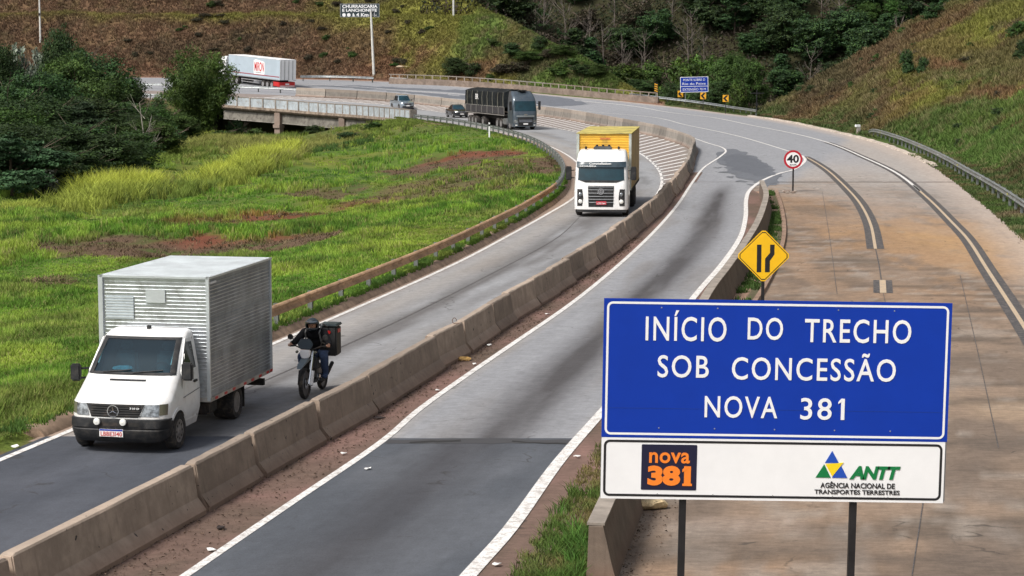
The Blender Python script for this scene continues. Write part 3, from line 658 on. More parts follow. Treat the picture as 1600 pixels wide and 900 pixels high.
for i, (a, b) in enumerate(zip(marks[:-1], marks[1:])):
    if b - a < .5: continue
    pa, pb = p_at(a), p_at(b); c = (pa + pb) / 2; d = pb - pa; L = np.linalg.norm(d)
    far = c[1] > 140
    H = .81 if not far else min(1.15, .85 + (c[1] - 140) * .004)
    gap = .075 if i < 24 else .02
    m_ = M_BAR if c[1] < 125 else M_BARG
    o = link('concrete_barrier', unit_mesh(L - gap, H, 100 + i, .33, 10 if i < 12 else 4).mesh('concrete_barrier', m_, 0), None)
    sl = float(HR(pb[1]) - HR(pa[1])) / L
    j = .03 if 2 < i < 30 else .006
    dx = [0, 0, 0, 0, .02, .0, -.03, .06, .05, .0, .06][i] if i < 11 else rg.normal() * .035 * (i < 34)
    nn = np.array([d[1], -d[0]]) / L
    o.location = (c[0] + nn[0] * dx, c[1] + nn[1] * dx, float(HR(c[1])) - .01)
    o.rotation_euler = (rg.normal() * j * .6, -sl, math.atan2(d[1], d[0]) + (rg.normal() * j * .5 if i > 3 else 0) + (-.06 if i == 6 else 0))
    if i < 10: lb, g = near_labels[i], None
    elif c[1] < 92: lb, g = ORD[i - 10] + ' barrier segment up the road beyond the tilted one' if i - 10 < len(ORD) else 'weathered brown concrete barrier segment in the straight run left of the middle lane', 'concrete barrier segments along the middle lane'
    elif c[1] < 150:
        nb = globals().get('nb', -1) + 1; lb, g = f'{ORDB[nb]} barrier segment of the tight bend round the hatching, counted from the camera side', 'concrete barrier segments round the bend'
    else: lb, g = 'greyish concrete barrier segment in the far run behind the chevron hatching', 'concrete barrier segments of the far median'
    tag(o, lb, 'concrete barrier', g or 'concrete barrier segments in the foreground')
# wire loop on the skewed unit
# dividing wall right of the middle lane
def wallsweep(name, P, label, prof, mat, cat_, jn=None):
    t = thing(name, label, cat_, (float(P[0][0]), float(P[0][1]), 0))
    mbb = MB(); mbb.sweep(np.c_[P - P[0], HR(P[:, 1])], prof, closed=True); mbb.build('wall', mat, t); return t
dense = cat(W2, .5)
dw = thing('dividing_wall', 'long thin brown concrete dividing wall right of the middle lane, passing behind the big blue sign', 'wall', (float(dense[0][0]), float(dense[0][1]), 0))
hh = .83 + .012 * np.sin(dense[:, 1] * 1.3)
mbb = MB(); mbb.sweep(np.c_[dense - dense[0], 0 * dense[:, 0] - .02], [(-.15, 0), (-.12, .25), (-.10, .82), (.10, .83), (.22, .3), (.30, 0)], closed=True)
mbb.build('wall_body', barriermat('dark_stained_wall', (.20, .15, .115)), dw)
mbb = MB(); mbb.sweep(np.c_[dense - dense[0], 0 * dense[:, 0] + .812], [(-.125, 0), (-.125, .035), (.125, .035), (.125, 0)], closed=True)
mbb.build('coping', M('pale_coping', (.27, .235, .20), .9, var=.25, vs=2, bump=.3), dw)
# ================================================================ guardrails
M_GALV = M('galvanised_steel', (.42, .45, .46), .45, .75, var=.2, vs=2, dirt=(.22, .2, .17))
M_RUSTY = M('dust_coated_rail', (.50, .32, .19), .75, .15, var=.25, vs=1.2, dirt=(.20, .11, .06), stretch=(.4, .4, 1))
M_DPOST = M('dull_steel_post', (.17, .19, .18), .6, .4, var=.2, vs=3, dirt=(.16, .13, .1))
M_REFL = M('reflector_yellow', (.75, .65, .05), .3); M_REFW = M('reflector_white', (.85, .85, .82), .3)
WB = [(0, .155), (.05, .135), (.075, .10), (.04, .06), (.01, .035), (0, 0), (.01, -.035), (.04, -.06), (.075, -.10), (.05, -.135), (0, -.155)]
def wprof(side): return [(a * side, b) for a, b in WB] + [((a - .012) * side, b) for a, b in WB[::-1]]
def guardrail(name, P, label, side=1, zc=.58, mat=M_GALV, step=2.0, zf=None, refl=8, split=None, pmat=M_DPOST, group=None, endsink=False):
    P = cat(P, .8); zg = (zf(P[:, 0], P[:, 1]) if zf else HR(P[:, 1])); o = P[0]
    t = thing(name, label, 'guardrail', (float(o[0]), float(o[1]), float(zg[0])), 0, group)
    zz = zg - zg[0] + zc
    if endsink: zz = zz - .35 * np.exp(-np.arange(len(P)) / 2.5)
    P3 = np.c_[P - o, zz]
    if split is None: segs = [(0, len(P), mat, None)]
    else:
        k = int(np.argmax(P[:, 1] > split)); segs = [(0, k + 1, M_RUSTY, 'long straight part of the rail coated in brown dust'), (k, len(P), mat, 'galvanised curved part of the rail')]
    for a, b, mm, lb in segs:
        MB().sweep(P3[a:b], wprof(side), closed=True).build('rail', mm, t, smooth=True, label=lb)
    s_ = np.r_[0, np.cumsum(np.linalg.norm(np.diff(P3, axis=0), axis=1))]; T = np.gradient(P3, axis=0)
    n = min(int(s_[-1] / step), 98); q = np.linspace(.4, s_[-1] - .3, n + 1)
    pm = MB().box(-.055, .055, -.075, -.067, -.9, .17).box(-.055, -.047, -.067, .06, -.9, .17).box(.047, .055, -.067, .06, -.9, .17).mesh('post', pmat)
    for j, v in enumerate(q):
        p = [np.interp(v, s_, P3[:, c]) for c in range(3)]; tx = np.interp(v, s_, T[:, 0]); ty = np.interp(v, s_, T[:, 1]); an = math.atan2(ty, tx)
        nx, ny = math.sin(an) * side, -math.cos(an) * side
        po = link('post', pm, t, (p[0] - nx * .07, p[1] - ny * .07, p[2] - .02), an + (math.pi if side > 0 else 0))
        if refl and j % refl == 3:
            r = MB().box(-.05, .05, -.01, .01, -.04, .04).build('reflector', M_REFL if j % 2 else M_REFW, t); r.location = (p[0] + nx * .06, p[1] + ny * .06, p[2]); r.rotation_euler.z = an
    return t
# left rail, behind the kerb
LR = offset(LL[:-1], OFFK + .30)
y0 = U(150, 700, 0).y + 3.5; sel = LR[(LR[:, 1] > y0) & (LR[:, 1] < U(655, 189, 0).y)]
guardrail('guardrail', sel, 'long guardrail edging the meadow, brown dusty on the straight, galvanised round the curve', 1, .43, M_GALV, 3.0, lambda X, Y: .12 * ss(232, 205, Y) + HR(Y) + .05 + .1 * ss(110, 160, Y), 0, split=U(873, 290, .6).y)
# right rails
GR = tr([(1352, 212), (1400, 228), (1440, 246), (1470, 262), (1500, 281), (1535, 303), (1570, 327), (1610, 358), (1680, 420), (1800, 560)], .0, 0)
GR = GR + np.array([.3, 0])
guardrail('guardrail', GR, 'galvanised guardrail at the foot of the right bank, running to the right photo edge', 1, .62, M_GALV, 2.6, lambda X, Y: terrain(X, Y) + .02, 5, endsink=True)
GR = tr([(978, 157.5), (1030, 163), (1080, 169), (1120, 173), (1150, 177.5), (1176, 182)]) + np.array([.6, 1.8])
guardrail('guardrail', GR, 'galvanised guardrail under the blue bridge sign with the chevron boards behind it', 1, .62, M_GALV, 3.0, lambda X, Y: HR(Y), 0)
def shrt(pts, label, off=(0, .8), zc=.65, step=3.6): return guardrail('guardrail', tr(pts) + np.array(off), label, 1, zc, M_GALV, step, None, 0)
shrt([(468, 127.5), (500, 127), (540, 127.5), (583, 130)], 'low guardrail behind the far road, ending at the tall billboard pole', (0, 1.2))
shrt([(609, 131), (622, 131.3), (635, 132)], 'short doubled guardrail stub at the start of the far bridge parapet', (0, .6), .7, 1.2)
shrt([(150, 137.5), (260, 139), (370, 142.5), (430, 144.5), (474, 147.5)], 'median guardrail in front of the white articulated lorry', (0, 0), .62, 3.2)
KL = K[(800 + K[:, 0] * F / K[:, 1] < 350) & (800 + K[:, 0] * F / K[:, 1] > 120) & (K[:, 1] > 220)]
guardrail('guardrail', KL, 'distant guardrail on the near road edge seen between the dark trees and the bamboo', 1, .62, M_GALV, 3.4, None, 0)
# ================================================================ bridges
M_BRG = barriermat('bridge_concrete', (.30, .28, .25)); M_PAN = M('pale_blue_grey_panel', (.40, .45, .48), .7, .0, var=.18, vs=1.2, dirt=(.25, .22, .19)); M_GIR = M('girder_concrete', (.20, .185, .16), .9, var=.3, vs=.8, dirt=(.07, .06, .05), bump=.3, bs=6)
BP = K[(800 + K[:, 0] * F / K[:, 1] < 648) & (800 + K[:, 0] * F / K[:, 1] > 345) & (K[:, 1] > 200)]
BP = cat(BP, 1.0); bo = BP[0]; bz = float(HR(bo[1]))
br = thing('road_bridge', 'low concrete road bridge with pale blue grey panelled parapet over the overgrown stream', 'bridge', (float(bo[0]), float(bo[1]), bz))
P3 = np.c_[BP - bo, HR(BP[:, 1]) - bz]
MB().sweep(P3 + [0, 0, .02], [(.05, -.35), (.05, .0), (-.32, .0), (-.36, -.30), (-.20, -.5), (.05, -.5)], closed=True).build('deck_edge', M('rust_stained_edge', (.25, .2, .155), .9, var=.4, vs=1.4, dirt=(.1, .06, .04)), br)
MB().sweep(P3, [(.05, .0), (.05, 1.12), (-.12, 1.12), (-.12, .0)], closed=True).build('parapet', M_PAN, br)
s_ = np.r_[0, np.cumsum(np.linalg.norm(np.diff(P3, axis=0), axis=1))]
for v in np.arange(.6, s_[-1], 2.1):
    p = [np.interp(v, s_, P3[:, c]) for c in range(3)]; k = min(int(np.searchsorted(s_, v)), len(P3) - 1); d = P3[k] - P3[k - 1]
    o = MB().box(-.09, .09, -.10, .10, .03, 1.15).build('parapet_post', M_BRG, br); o.location = (p[0] - .06, p[1] - .10, p[2]); o.rotation_euler.z = math.atan2(d[1], d[0])
MB().sweep(P3, [(.07, 1.12), (.07, 1.22), (-.15, 1.22), (-.15, 1.12)], closed=True).build('coping', M_BRG, br)
MB().sweep(P3[3:], [(.5, -.5), (.5, -1.85), (.1, -1.85), (.16, -1.75), (.22, -.7), (-.02, -.5)], closed=True).build('girder', M_GIR, br)
MB().sweep(P3[3:], [(5.5, -.5), (5.5, -1.95), (5.1, -1.95), (5.1, -.5)], closed=True).build('girder', M_GIR, br)
MB().sweep(P3, [(6.8, -.45), (6.8, -.10), (.05, -.10), (.05, -.45)], closed=True).build('deck', M_GIR, br)
for px in (437, 533):
    c = min(range(len(BP)), key=lambda i: abs((800 + BP[i][0] * F / BP[i][1]) - px)); p = P3[c]
    o = MB().box(-.42, .42, -.42, .42, -7.5, -.5).box(-.5, .5, -.5, .6, -2.4, -1.97).build('pier', M_BRG, br); o.location = (p[0] + .12, p[1] + .0, p[2]); 
    o.rotation_euler.z = math.radians(150)
p = P3[0]
MB().box(-.35, .35, -.35, .35, -1.6, 1.2).build('end_pillar', M('dark_pillar', (.10, .09, .08), .9, var=.3), br).location = (.15, -.1, 0)
# far bridge parapet: wall with a post railing on top
FP = cat(tr([(605, 132), (680, 134.5), (750, 139), (870, 149.5), (975, 159.5), (1028, 164)]) + np.array([.2, 1.6]), 1.0); fo = FP[0]; fz = float(HR(fo[1]))
fb = thing('bridge_parapet', 'long far concrete parapet with a thin post railing along the outer road edge', 'bridge parapet', (float(fo[0]), float(fo[1]), fz))
P3 = np.c_[FP - fo, HR(FP[:, 1]) - fz]
MB().sweep(P3, [(.18, -.2), (.12, .8), (-.12, .8), (-.18, -.6)], closed=True).build('wall_body', M('brown_parapet_wall', (.20, .155, .125), .9, var=.3, vs=.9, dirt=(.12, .09, .07), bump=.2), fb)
P4 = P3 + [-.1, 1.3, 0]
MB().sweep(P4, [(.06, 1.25), (.06, 1.37), (-.06, 1.37), (-.06, 1.25)], closed=True).build('handrail', M_BRG, fb)
MB().sweep(P4, [(.05, .6), (.05, .70), (-.05, .70), (-.05, .6)], closed=True).build('handrail', M_BRG, fb)
s_ = np.r_[0, np.cumsum(np.linalg.norm(np.diff(P4, axis=0), axis=1))]; pm = MB().box(-.07, .07, -.07, .07, -.6, 1.36).mesh('railing_post', M_BRG)
for v in np.linspace(.3, s_[-1], 34): link('railing_post', pm, fb, [np.interp(v, s_, P4[:, c]) for c in range(3)])
# ================================================================ signs
M_BLUE = M('blue_sheeting', (.001, .034, .34), .5, var=.05, vs=1.5, spec=.3); M_WHT = M('white_sheeting', (.80, .81, .82), .45, var=.03, vs=2)
M_BLK = M('black_paint', (.010, .010, .012), .5); M_NAVY = M('navy', (.008, .009, .035), .45); M_ORG = M('orange_print', (.85, .22, .02), .5); M_GREENP = M('green_print', (.0, .17, .045), .5)
M_YSIGN = M('yellow_sheeting', (.82, .47, .008), .4, var=.04, vs=3); M_BLUP = M('blue_print', (.01, .07, .42), .5); M_YELP = M('yellow_print', (.85, .62, .01), .5)
M_POSTB = M('black_steel_post', (.022, .022, .024), .45, .4, var=.3, vs=3)
M_BACK = M('sheet_metal_back', (.35, .36, .37), .5, .6)
def rr(x0, x1, z0, z1, r, n=5):
    o = []
    for cx, cz, a in ((x1 - r, z1 - r, 0), (x0 + r, z1 - r, 90), (x0 + r, z0 + r, 180), (x1 - r, z0 + r, 270)):
        for i in range(n + 1):
            q = math.radians(a + 90 * i / n); o.append((cx + r * math.cos(q), cz + r * math.sin(q)))
    return o
def frame(mb, x0, x1, z0, z1, w_, r, y, d=.003):
    A = rr(x0, x1, z0, z1, r); B = rr(x0 + w_, x1 - w_, z0 + w_, z1 - w_, max(r - w_, .005)); n = len(A)
    v = [(a[0], y, a[1]) for a in A] + [(b[0], y, b[1]) for b in B]
    return mb.add(v, [(i, (i + 1) % n, (i + 1) % n + n, i + n) for i in range(n)])
# the big blue board, 4 m wide, 23.7 m from the camera
sD = 23.55; sc = F / sD
c = U(1213.5, 785, D=sD); c.x -= .082; bs = thing('road_sign', 'large blue concession start sign with white lettering above a white panel with two logos', 'road sign', (c.x, sD, 0), 0)
bs.rotation_euler.y = math.radians(.85)
zb = c.z + .02; W = 2.018; zw = zb + .725; zt = zb + 2.36
MB().box(-W, W, .0, .02, zw + .004, zt).build('blue_board', M_BLUE, bs)
MB().box(-W + .005, W - .02, .0, .02, zb, zw).build('white_board', M_WHT, bs)
MB().box(-W, W, .021, .03, zb + .01, zt - .01).build('board_back', M_BACK, bs)
frame(MB(), -W + .035, W - .035, zw + .035, zt - .035, .026, .07, -.003).build('border', M_WHT, bs)
frame(MB(), -W + .03, W - .05, zb + .03, zw - .025, .028, .07, -.003).build('border', M_BLK, bs)
def sx(px): return (px - 1213.5) / 134.3
def sz(py): return U(1213.5, py, D=sD).z
for s0, x0, x1, y0, y1 in (('INÍCIO', 1008, 1134, 485, 533), ('DO', 1167, 1222, 496, 531), ('TRECHO', 1256, 1422, 499, 536), ('SOB', 1028, 1108, 555, 590), ('CONCESSÃO', 1144, 1400, 551, 595), ('NOVA', 1103, 1217, 619, 653), ('381', 1253, 1322, 622, 656)):
    text(s0, sx(x0), sx(x1), sz((y1 - (x0 + x1 - 2427) * .0075)), sz((y0 - (x0 + x1 - 2427) * .0075)), -.004, M_WHT, bs, bold=.008, space=1.15)
q = lambda y: sz(y)
MB().prism([(sx(1316.5), sz(621.5)), (sx(1312), sz(626.5)), (sx(1312), sz(629.5)), (sx(1317.5), sz(626))], 'y', -.008, -.001).build('lettering', M_WHT, bs)
MB().prism([(sx(1077), sz(730)), (sx(1070.5), sz(735.5)), (sx(1070.5), sz(739.5)), (sx(1078), sz(736))], 'y', -.012, -.001).build('lettering', M_ORG, bs)
MB().prism([(sx(1071), sz(757.5)), (sx(1086), sz(757.5)), (sx(1086), sz(761)), (sx(1071), sz(761))], 'y', -.012, -.001).build('lettering', M_ORG, bs)
MB().prism(rr(sx(1006), sx(1093), q(768), q(697), .012), 'y', -.004, -.001).build('logo_panel', M_NAVY, bs)
MB().box(-W + .01, W - .01, -.0012, 0, sz(641), sz(640.4)).build('sheet_seam', M('seam_blue', (.002, .03, .22), .5), bs)
for x in (-1.35, -.7, 0, .7, 1.35):
    for z in (zb + .06, zw + .12, zt - .10): MB().lathe([(.009, .0), (.007, -.004), (.0001, -.005)], (x, 0, z), 'y', 8).build('rivet', M_BACK, bs)
text('nova', sx(1018), sx(1082), q(726), q(709), -.008, M_ORG, bs, bold=.02, space=1.05)
text('381', sx(1016), sx(1084), q(761), q(730), -.008, M_ORG, bs, bold=.055, space=.98)
# agency emblem: blue top triangle, green left, blue right, yellow middle
def tri(pts, m_, y=-.006):
    MB().prism([(sx(a), q(b)) for a, b in pts], 'y', y, -.001).build('emblem', m_, bs)
tri([(1305, 703), (1294, 722), (1316, 722)], M_BLUP); tri([(1293, 724), (1280, 745), (1304, 745)], M_GREENP); tri([(1318, 723), (1306, 745), (1330, 745)], M_BLUP)
tri([(1295, 724), (1323, 721), (1306, 743)], M_YELP, -.009)
text('ANTT', sx(1333), sx(1413), q(747), q(726), -.006, M_GREENP, bs, bold=.05, space=.9, shear=.22)
text('AGÊNCIA NACIONAL DE', sx(1288), sx(1405), q(761), q(750.5), -.006, M_BLK, bs, bold=.02)
text('TRANSPORTES TERRESTRES', sx(1279), sx(1413), q(770.5), q(763.5), -.006, M_BLK, bs, bold=.02)
for px in (1073, 1342):
    x = sx(px); MB().box(x - .04, x + .04, .032, .112, -.6, zt - .2).build('post', M_POSTB, bs)
for px in (1020, 1140, 1290, 1410):
    x = sx(px)
for z in (zb + .3, zw + .5, zt - .35): MB().box(-W + .3, W - .3, .0305, .06, z, z + .05).build('brace', M_BACK, bs)
# yellow diamond
d = 53.5; c = U(1193, 400, D=d); t = thing('warning_sign', 'yellow diamond warning sign with black road narrowing symbol just above the big blue sign', 'warning sign', (c.x, d, 0))
h = 42 / (F / d); z = c.z
def dia(r, y0, y1, m_, nm): 
    k = .93; MB().prism([(-r * (1 - k), z + r * k), (-r * k, z + r * (1 - k)), (-r * k, z - r * (1 - k)), (-r * (1 - k), z - r * k), (r * (1 - k), z - r * k), (r * k, z - r * (1 - k)), (r * k, z + r * (1 - k)), (r * (1 - k), z + r * k)], 'y', y0, y1).build(nm, m_, t)
dia(h * 1.02, .0, .02, M_YSIGN, 'board'); dia(h * .965, -.003, -.001, M_BLK, 'border'); dia(h * .925, -.006, -.004, M_YSIGN, 'face')
g = lambda a, b: ((a - 1193) / (F / d), z - (b - 400) / (F / d))
MB().prism([g(1182.5, 382), g(1189.5, 382), g(1189.5, 425.5), g(1182.5, 425.5)], 'y', -.010, -.007).build('symbol', M_BLK, t)
MB().prism([g(1203, 382), g(1210, 382), g(1210, 397.5), g(1203, 407.5), g(1203, 425.5), g(1195.5, 425.5), g(1195.5, 404), g(1203, 395)], 'y', -.010, -.007).build('symbol', M_BLK, t)
MB().box(-.04, .04, .022, .10, -.1, z + .5).build('post', M_POSTB, t)
# 40 speed limit
p = U(1239, 300, 0); t = thing('speed_limit_sign', 'round white 40 speed limit sign with red ring on a thin dark post', 'speed limit sign', (p.x, p.y, 0))
s1 = F / p.y; z = CAMH - (248 - 83) / s1; r = 14.6 / s1; ox = -.5 / s1
M_RED = M('red_ring', (.42, .015, .03), .45, var=.1)
MB().lathe([(r, .0), (r, .02)], (ox, 0, z), 'y', 40).build('board', M_RED, t)
MB().lathe([(r * .77, -.004), (r * .77, -.001)], (ox, 0, z), 'y', 36).build('face', M_WHT, t)
text('40', ox - 9.6 / s1, ox + 9.0 / s1, z - 5.2 / s1, z + 7.2 / s1, -.010, M_BLK, t, bold=.03)
text('km/h', ox - 5 / s1, ox + 5.4 / s1, z - 9.3 / s1, z - 6.9 / s1, -.010, M_BLK, t, bold=.02)
MB().tube([(ox + .02, .06, -.1), (ox + .02, .06, z + .3)], .045, 10).build('post', M_POSTB, t)
# blue bridge sign far off
p = U(1084, 168); D_ = p.y + 4; s1 = F / D_; cx = (1084 - 800) / s1; t = thing('road_sign', 'small distant blue bridge sign with three lines of white text in front of green shrubs', 'road sign', (cx, D_, float(HR(D_))))
zz = lambda y: CAMH - (y - 83) / s1 - float(HR(D_)); xx = lambda x: (x - 1084) / s1
t.rotation_euler.z = math.radians(4); t.rotation_euler.y = math.radians(-1.2)
MB().box(xx(1062), xx(1106), 0, .05, zz(143.5), zz(119.5)).build('board', M_BLUE, t)
frame(MB(), xx(1062), xx(1106), zz(143.5), zz(119.5), .07, .08, -.01).build('border', M_WHT, t)
MB().box(xx(1063), xx(1105), -.012, -.004, zz(134.6), zz(133.9)).build('border', M_WHT, t)
for s0, a, b, y0, y1 in (('PONTE SOBRE O', 1067, 1101, 126, 122.5), ('Rio do Peixe', 1065.5, 1102, 132, 128.3), ('EXTENSÃO 70 M', 1066, 1102, 140.8, 136.2)): text(s0, xx(a), xx(b), zz(y0), zz(y1), -.012, M_WHT, t, bold=.0)
for x in (1070, 1098): MB().box(xx(x) - .06, xx(x) + .06, .055, .17, -.5, zz(121)).build('post', M_DPOST, t)
# chevron boards
M_YO = M('amber_sheeting', (.72, .36, .02), .45)
for px, py, gy, lb in ((1062, 146, 163, 'chevron board half hidden behind the left end of the distant blue sign'), (1097.5, 149, 170, 'chevron board directly below the right end of the distant blue sign'), (1132.5, 153, 176, 'yellow chevron board standing alone right of the distant blue sign')):
    D_ = U(px, gy + 5).y + (5.5 if px < 1070 else 3.0 if px < 1110 else 8); s1 = F / D_; zg = float(HR(D_)); cx = (px - 800) / s1; zc = CAMH - (py - 83) / s1 - zg
    t = thing('chevron_sign', lb, 'chevron sign', (cx, D_, zg), 0, 'chevron boards beyond the far guardrail')
    MB().box(-.36, .36, 0, .03, zc - .42, zc + .42).build('board', M_YO, t)
    MB().prism([(.30, zc + .36), (.02, zc + .36), (-.32, zc), (.02, zc - .36), (.30, zc - .36), (-.02, zc)], 'y', -.012, -.002).build('chevron', M_BLK, t)
    MB().box(-.04, .04, .032, .1, -.4, zc).build('post', M_POSTB, t)
D_ = U(1024, 158).y + 3.6; s1 = F / D_; zg = float(HR(D_)); zc = CAMH - (136 - 83) / s1 - zg
t = thing('hazard_marker', 'narrow black and yellow striped hazard marker at the end of the far parapet', 'hazard marker', ((1024 - 800) / s1, D_, zg))
MB().box(-.22, .22, 0, .03, zc - .62, zc + .62).build('board', M_BLK, t)
for k in range(4):
    z = zc - .5 + k * .29; MB().prism([(-.21, z + .18), (-.21, z + .03), (.21, z - .12), (.21, z + .03)], 'y', -.01, -.002).build('stripe', M_YO, t)
MB().tube([(0, .06, -1), (0, .06, zc)], .04, 8).build('post', M_GALV, t)
# billboard by the cut slope
D_ = U(586, 126).y + 3; s1 = F / D_; zg = float(HR(D_)); X0 = (586 - 800) / s1
t = thing('billboard', 'dark restaurant billboard with white lettering mounted on a tall thin white pole', 'billboard', (X0, D_, zg))
xx = lambda x: (x - 586) / s1; zz = lambda y: CAMH - (y - 83) / s1 - zg
MB().box(xx(533.5), xx(594.5), .25, .33, zz(27.5), zz(7)).build('board', M('billboard_dark', (.02, .035, .04), .5, var=.2), t)
frame(MB(), xx(533.5), xx(594.5), zz(27.5), zz(7), .07, .05, .242).build('border', M_BACK, t)
text('CHURRASCARIA', xx(537), xx(591.5), zz(13.5), zz(8.5), .235, M_WHT, t, bold=.03); text('E LANCHONETE', xx(537), xx(590.5), zz(19.3), zz(14.6), .235, M_WHT, t, bold=.03)
text('à 4 Km', xx(552.5), xx(577.5), zz(26.6), zz(21.2), .235, M_WHT, t, bold=.03)
for x in (539.5, 547): MB().lathe([(.26, .235), (.26, .245)], (xx(x), 0, zz(24.2)), 'y', 16).build('symbol', M_WHT, t)
MB().box(xx(583), xx(590), .235, .245, zz(25), zz(24.2)).build('symbol', M_WHT, t); MB().box(xx(586), xx(587), .235, .245, zz(27), zz(20.6)).build('symbol', M_WHT, t)
M_POLE = M('pale_concrete_pole', (.55, .55, .52), .8, var=.15, vs=1)
MB().tube([(0, 0, -.5), (xx(583.5), 0, zz(70)), (xx(581.5), 0, zz(18))], [.21, .18, .15], 12).build('pole', M_POLE, t, smooth=True)
MB().box(xx(578), xx(585), .0, .25, zz(19), zz(18)).box(xx(578), xx(585), .0, .25, zz(25), zz(24)).build('bracket', M_BACK, t)
# utility poles on the slopes
def upole(px, py, topy, D_, lb, r=.16, dark=False):
    s1 = F / D_; x = (px - 800) / s1; z0 = CAMH - (py - 83) / s1
    t = thing('utility_pole', lb, 'utility pole', (x, D_, float(terrain(np.array([x]), np.array([D_]))[0])))
    H = (py - topy) / s1 + 6 * (topy <= 0)
    MB().tube([(0, 0, -.6), (0, 0, H)], [r, r * .7], 12).build('pole', M_POLE if not dark else M_POSTB, t, smooth=True)
    MB().box(-.9, .9, -.06, .06, H - .5, H - .38).build('crossarm', M_POSTB, t)
    MB().box(-.14, .14, -.3, -.13, H * .42, H * .42 + .35).build('junction_box', M_POSTB, t)
    return t
upole(68.5, 37, 0, 320, 'white utility pole on the grassy bench at the top left'); upole(709.5, 52, 0, 310, 'white utility pole on the green slope above the pickup and grey lorry')
upole(1181, 107, 64, 262, 'thin dark utility pole in front of the forest, left of the right bank', .10, True)
# marker post
p = U(1343, 209, 0.02); t = thing('marker_post', 'stubby concrete marker post at the left end of the right bank guardrail', 'marker post', (p.x, p.y + .6, 0), .3)
MB().box(-.16, .16, -.12, .12, -.3, .62, .01, .01).build('shaft', M_BRG, t); MB().box(-.32, .14, -.13, .13, .62, .84).build('cap', M_WHT, t, bevel=.02)
p = U(765, 213, .2); t = thing('marker_post', 'white marker post in the grass in front of the grey lorry', 'marker post', (p.x, p.y - 1.5, 0), 0)
MB().tube([(0, 0, -.3), (0, 0, 1.45)], [.075, .07], 10).build('shaft', M_WHT, t); MB().box(-.08, .08, -.085, -.06, 1.15, 1.3).build('reflector_band', M_BLK, t)
# lean-to at the foot of the cut
D_ = 302; s1 = F / D_; x = (645 - 800) / s1; zg = float(terrain(np.array([x]), np.array([D_]))[0]); t = thing('shelter', 'small open shelter with a thin sagging roof below the brown cut slope', 'shelter', (x, D_, zg))
zr_ = CAMH - (104.5 - 83) / s1 - zg
MB().add([(-2.3, -1.2, zr_), (2.0, -1.2, zr_ - .05), (2.6, 1.0, zr_ + .25), (-1.7, 1.0, zr_ + .3), (-2.3, -1.2, zr_ + .1), (2.0, -1.2, zr_ + .05), (2.6, 1.0, zr_ + .35), (-1.7, 1.0, zr_ + .4)], [(0, 1, 2, 3), (4, 5, 6, 7), (0, 1, 5, 4), (1, 2, 6, 5), (2, 3, 7, 6), (3, 0, 4, 7)]).build('roof', M('thatch', (.42, .33, .23), .9, var=.3, vs=2), t)
for a, b in ((-1.9, -1.0), (1.7, -1.0), (-1.3, .8), (2.1, .8)): MB().tube([(a, b, -.8), (a, b, zr_)], .05, 6).build('leg', M_POSTB, t)
# ================================================================ vehicles: local x = towards the right seen from the front, y = back, z = up
def glassmat(name, col=(.012, .03, .035), rough=.06, tint=.0):
    m, nt, b = newmat(name); co = tc(nt); n = noise(nt, co, 1.7, 3, .5)
    nt.links.new(mix(nt, ramp(nt, n, .3, .8), tuple(x * .7 for x in col), tuple(x * 1.3 for x in col)), b.inputs['Base Color'])  # cloudy tone in the glass colour stands in for reflections
    b.inputs['Roughness'].default_value = rough; b.inputs['Specular IOR Level'].default_value = .55; return m
M_GLASS = glassmat('tinted_glass', (.008, .035, .048)); M_GLASSD = glassmat('dark_side_glass', (.008, .012, .014))
M_VWHITE = M('white_van_paint', (.78, .78, .77), .35, 0, var=.05, vs=2, dirt=(.42, .37, .31), dz=.62, coat=.4); M_TWHITE = M('white_cab_paint', (.80, .80, .80), .3, 0, var=.03, vs=2, dirt=(.55, .5, .45), dz=.5, coat=.5)
M_TYRE = M('tyre_rubber', (.022, .021, .021), .9, var=.3, vs=5, dirt=(.10, .08, .06)); M_RIM = M('steel_rim', (.24, .235, .23), .5, .6, var=.25, vs=8, dirt=(.08, .06, .05)); M_RIMB = M('bright_rim', (.55, .55, .56), .35, .8, var=.2, vs=6)
M_PLAS = M('black_plastic', (.017, .018, .020), .6, var=.25, vs=3, dirt=(.055, .05, .045), spec=.35); M_CHAS = M('chassis_black', (.018, .017, .016), .8, .2, var=.3, vs=3, dirt=(.07, .05, .04))
M_LAMP = M('headlamp_glass', (.26, .28, .30), .10, .6, var=.75, vs=11, coat=1); M_LAMPW = M('clear_lamp', (.82, .82, .78), .2, .1, coat=1); M_AMB = M('amber_lens', (.12, .115, .085), .25, coat=.6); M_CHR = M('chrome', (.75, .76, .78), .12, 1)
M_PLATE = M('plate_white', (.78, .77, .76), .5); M_PRED = M('plate_red', (.45, .03, .05), .5); M_RTXT = M('red_print', (.55, .08, .08), .6); M_TRED = M('tail_red', (.5, .02, .02), .4)
M_LINE = M('panel_gap', (.05, .05, .05), .8)
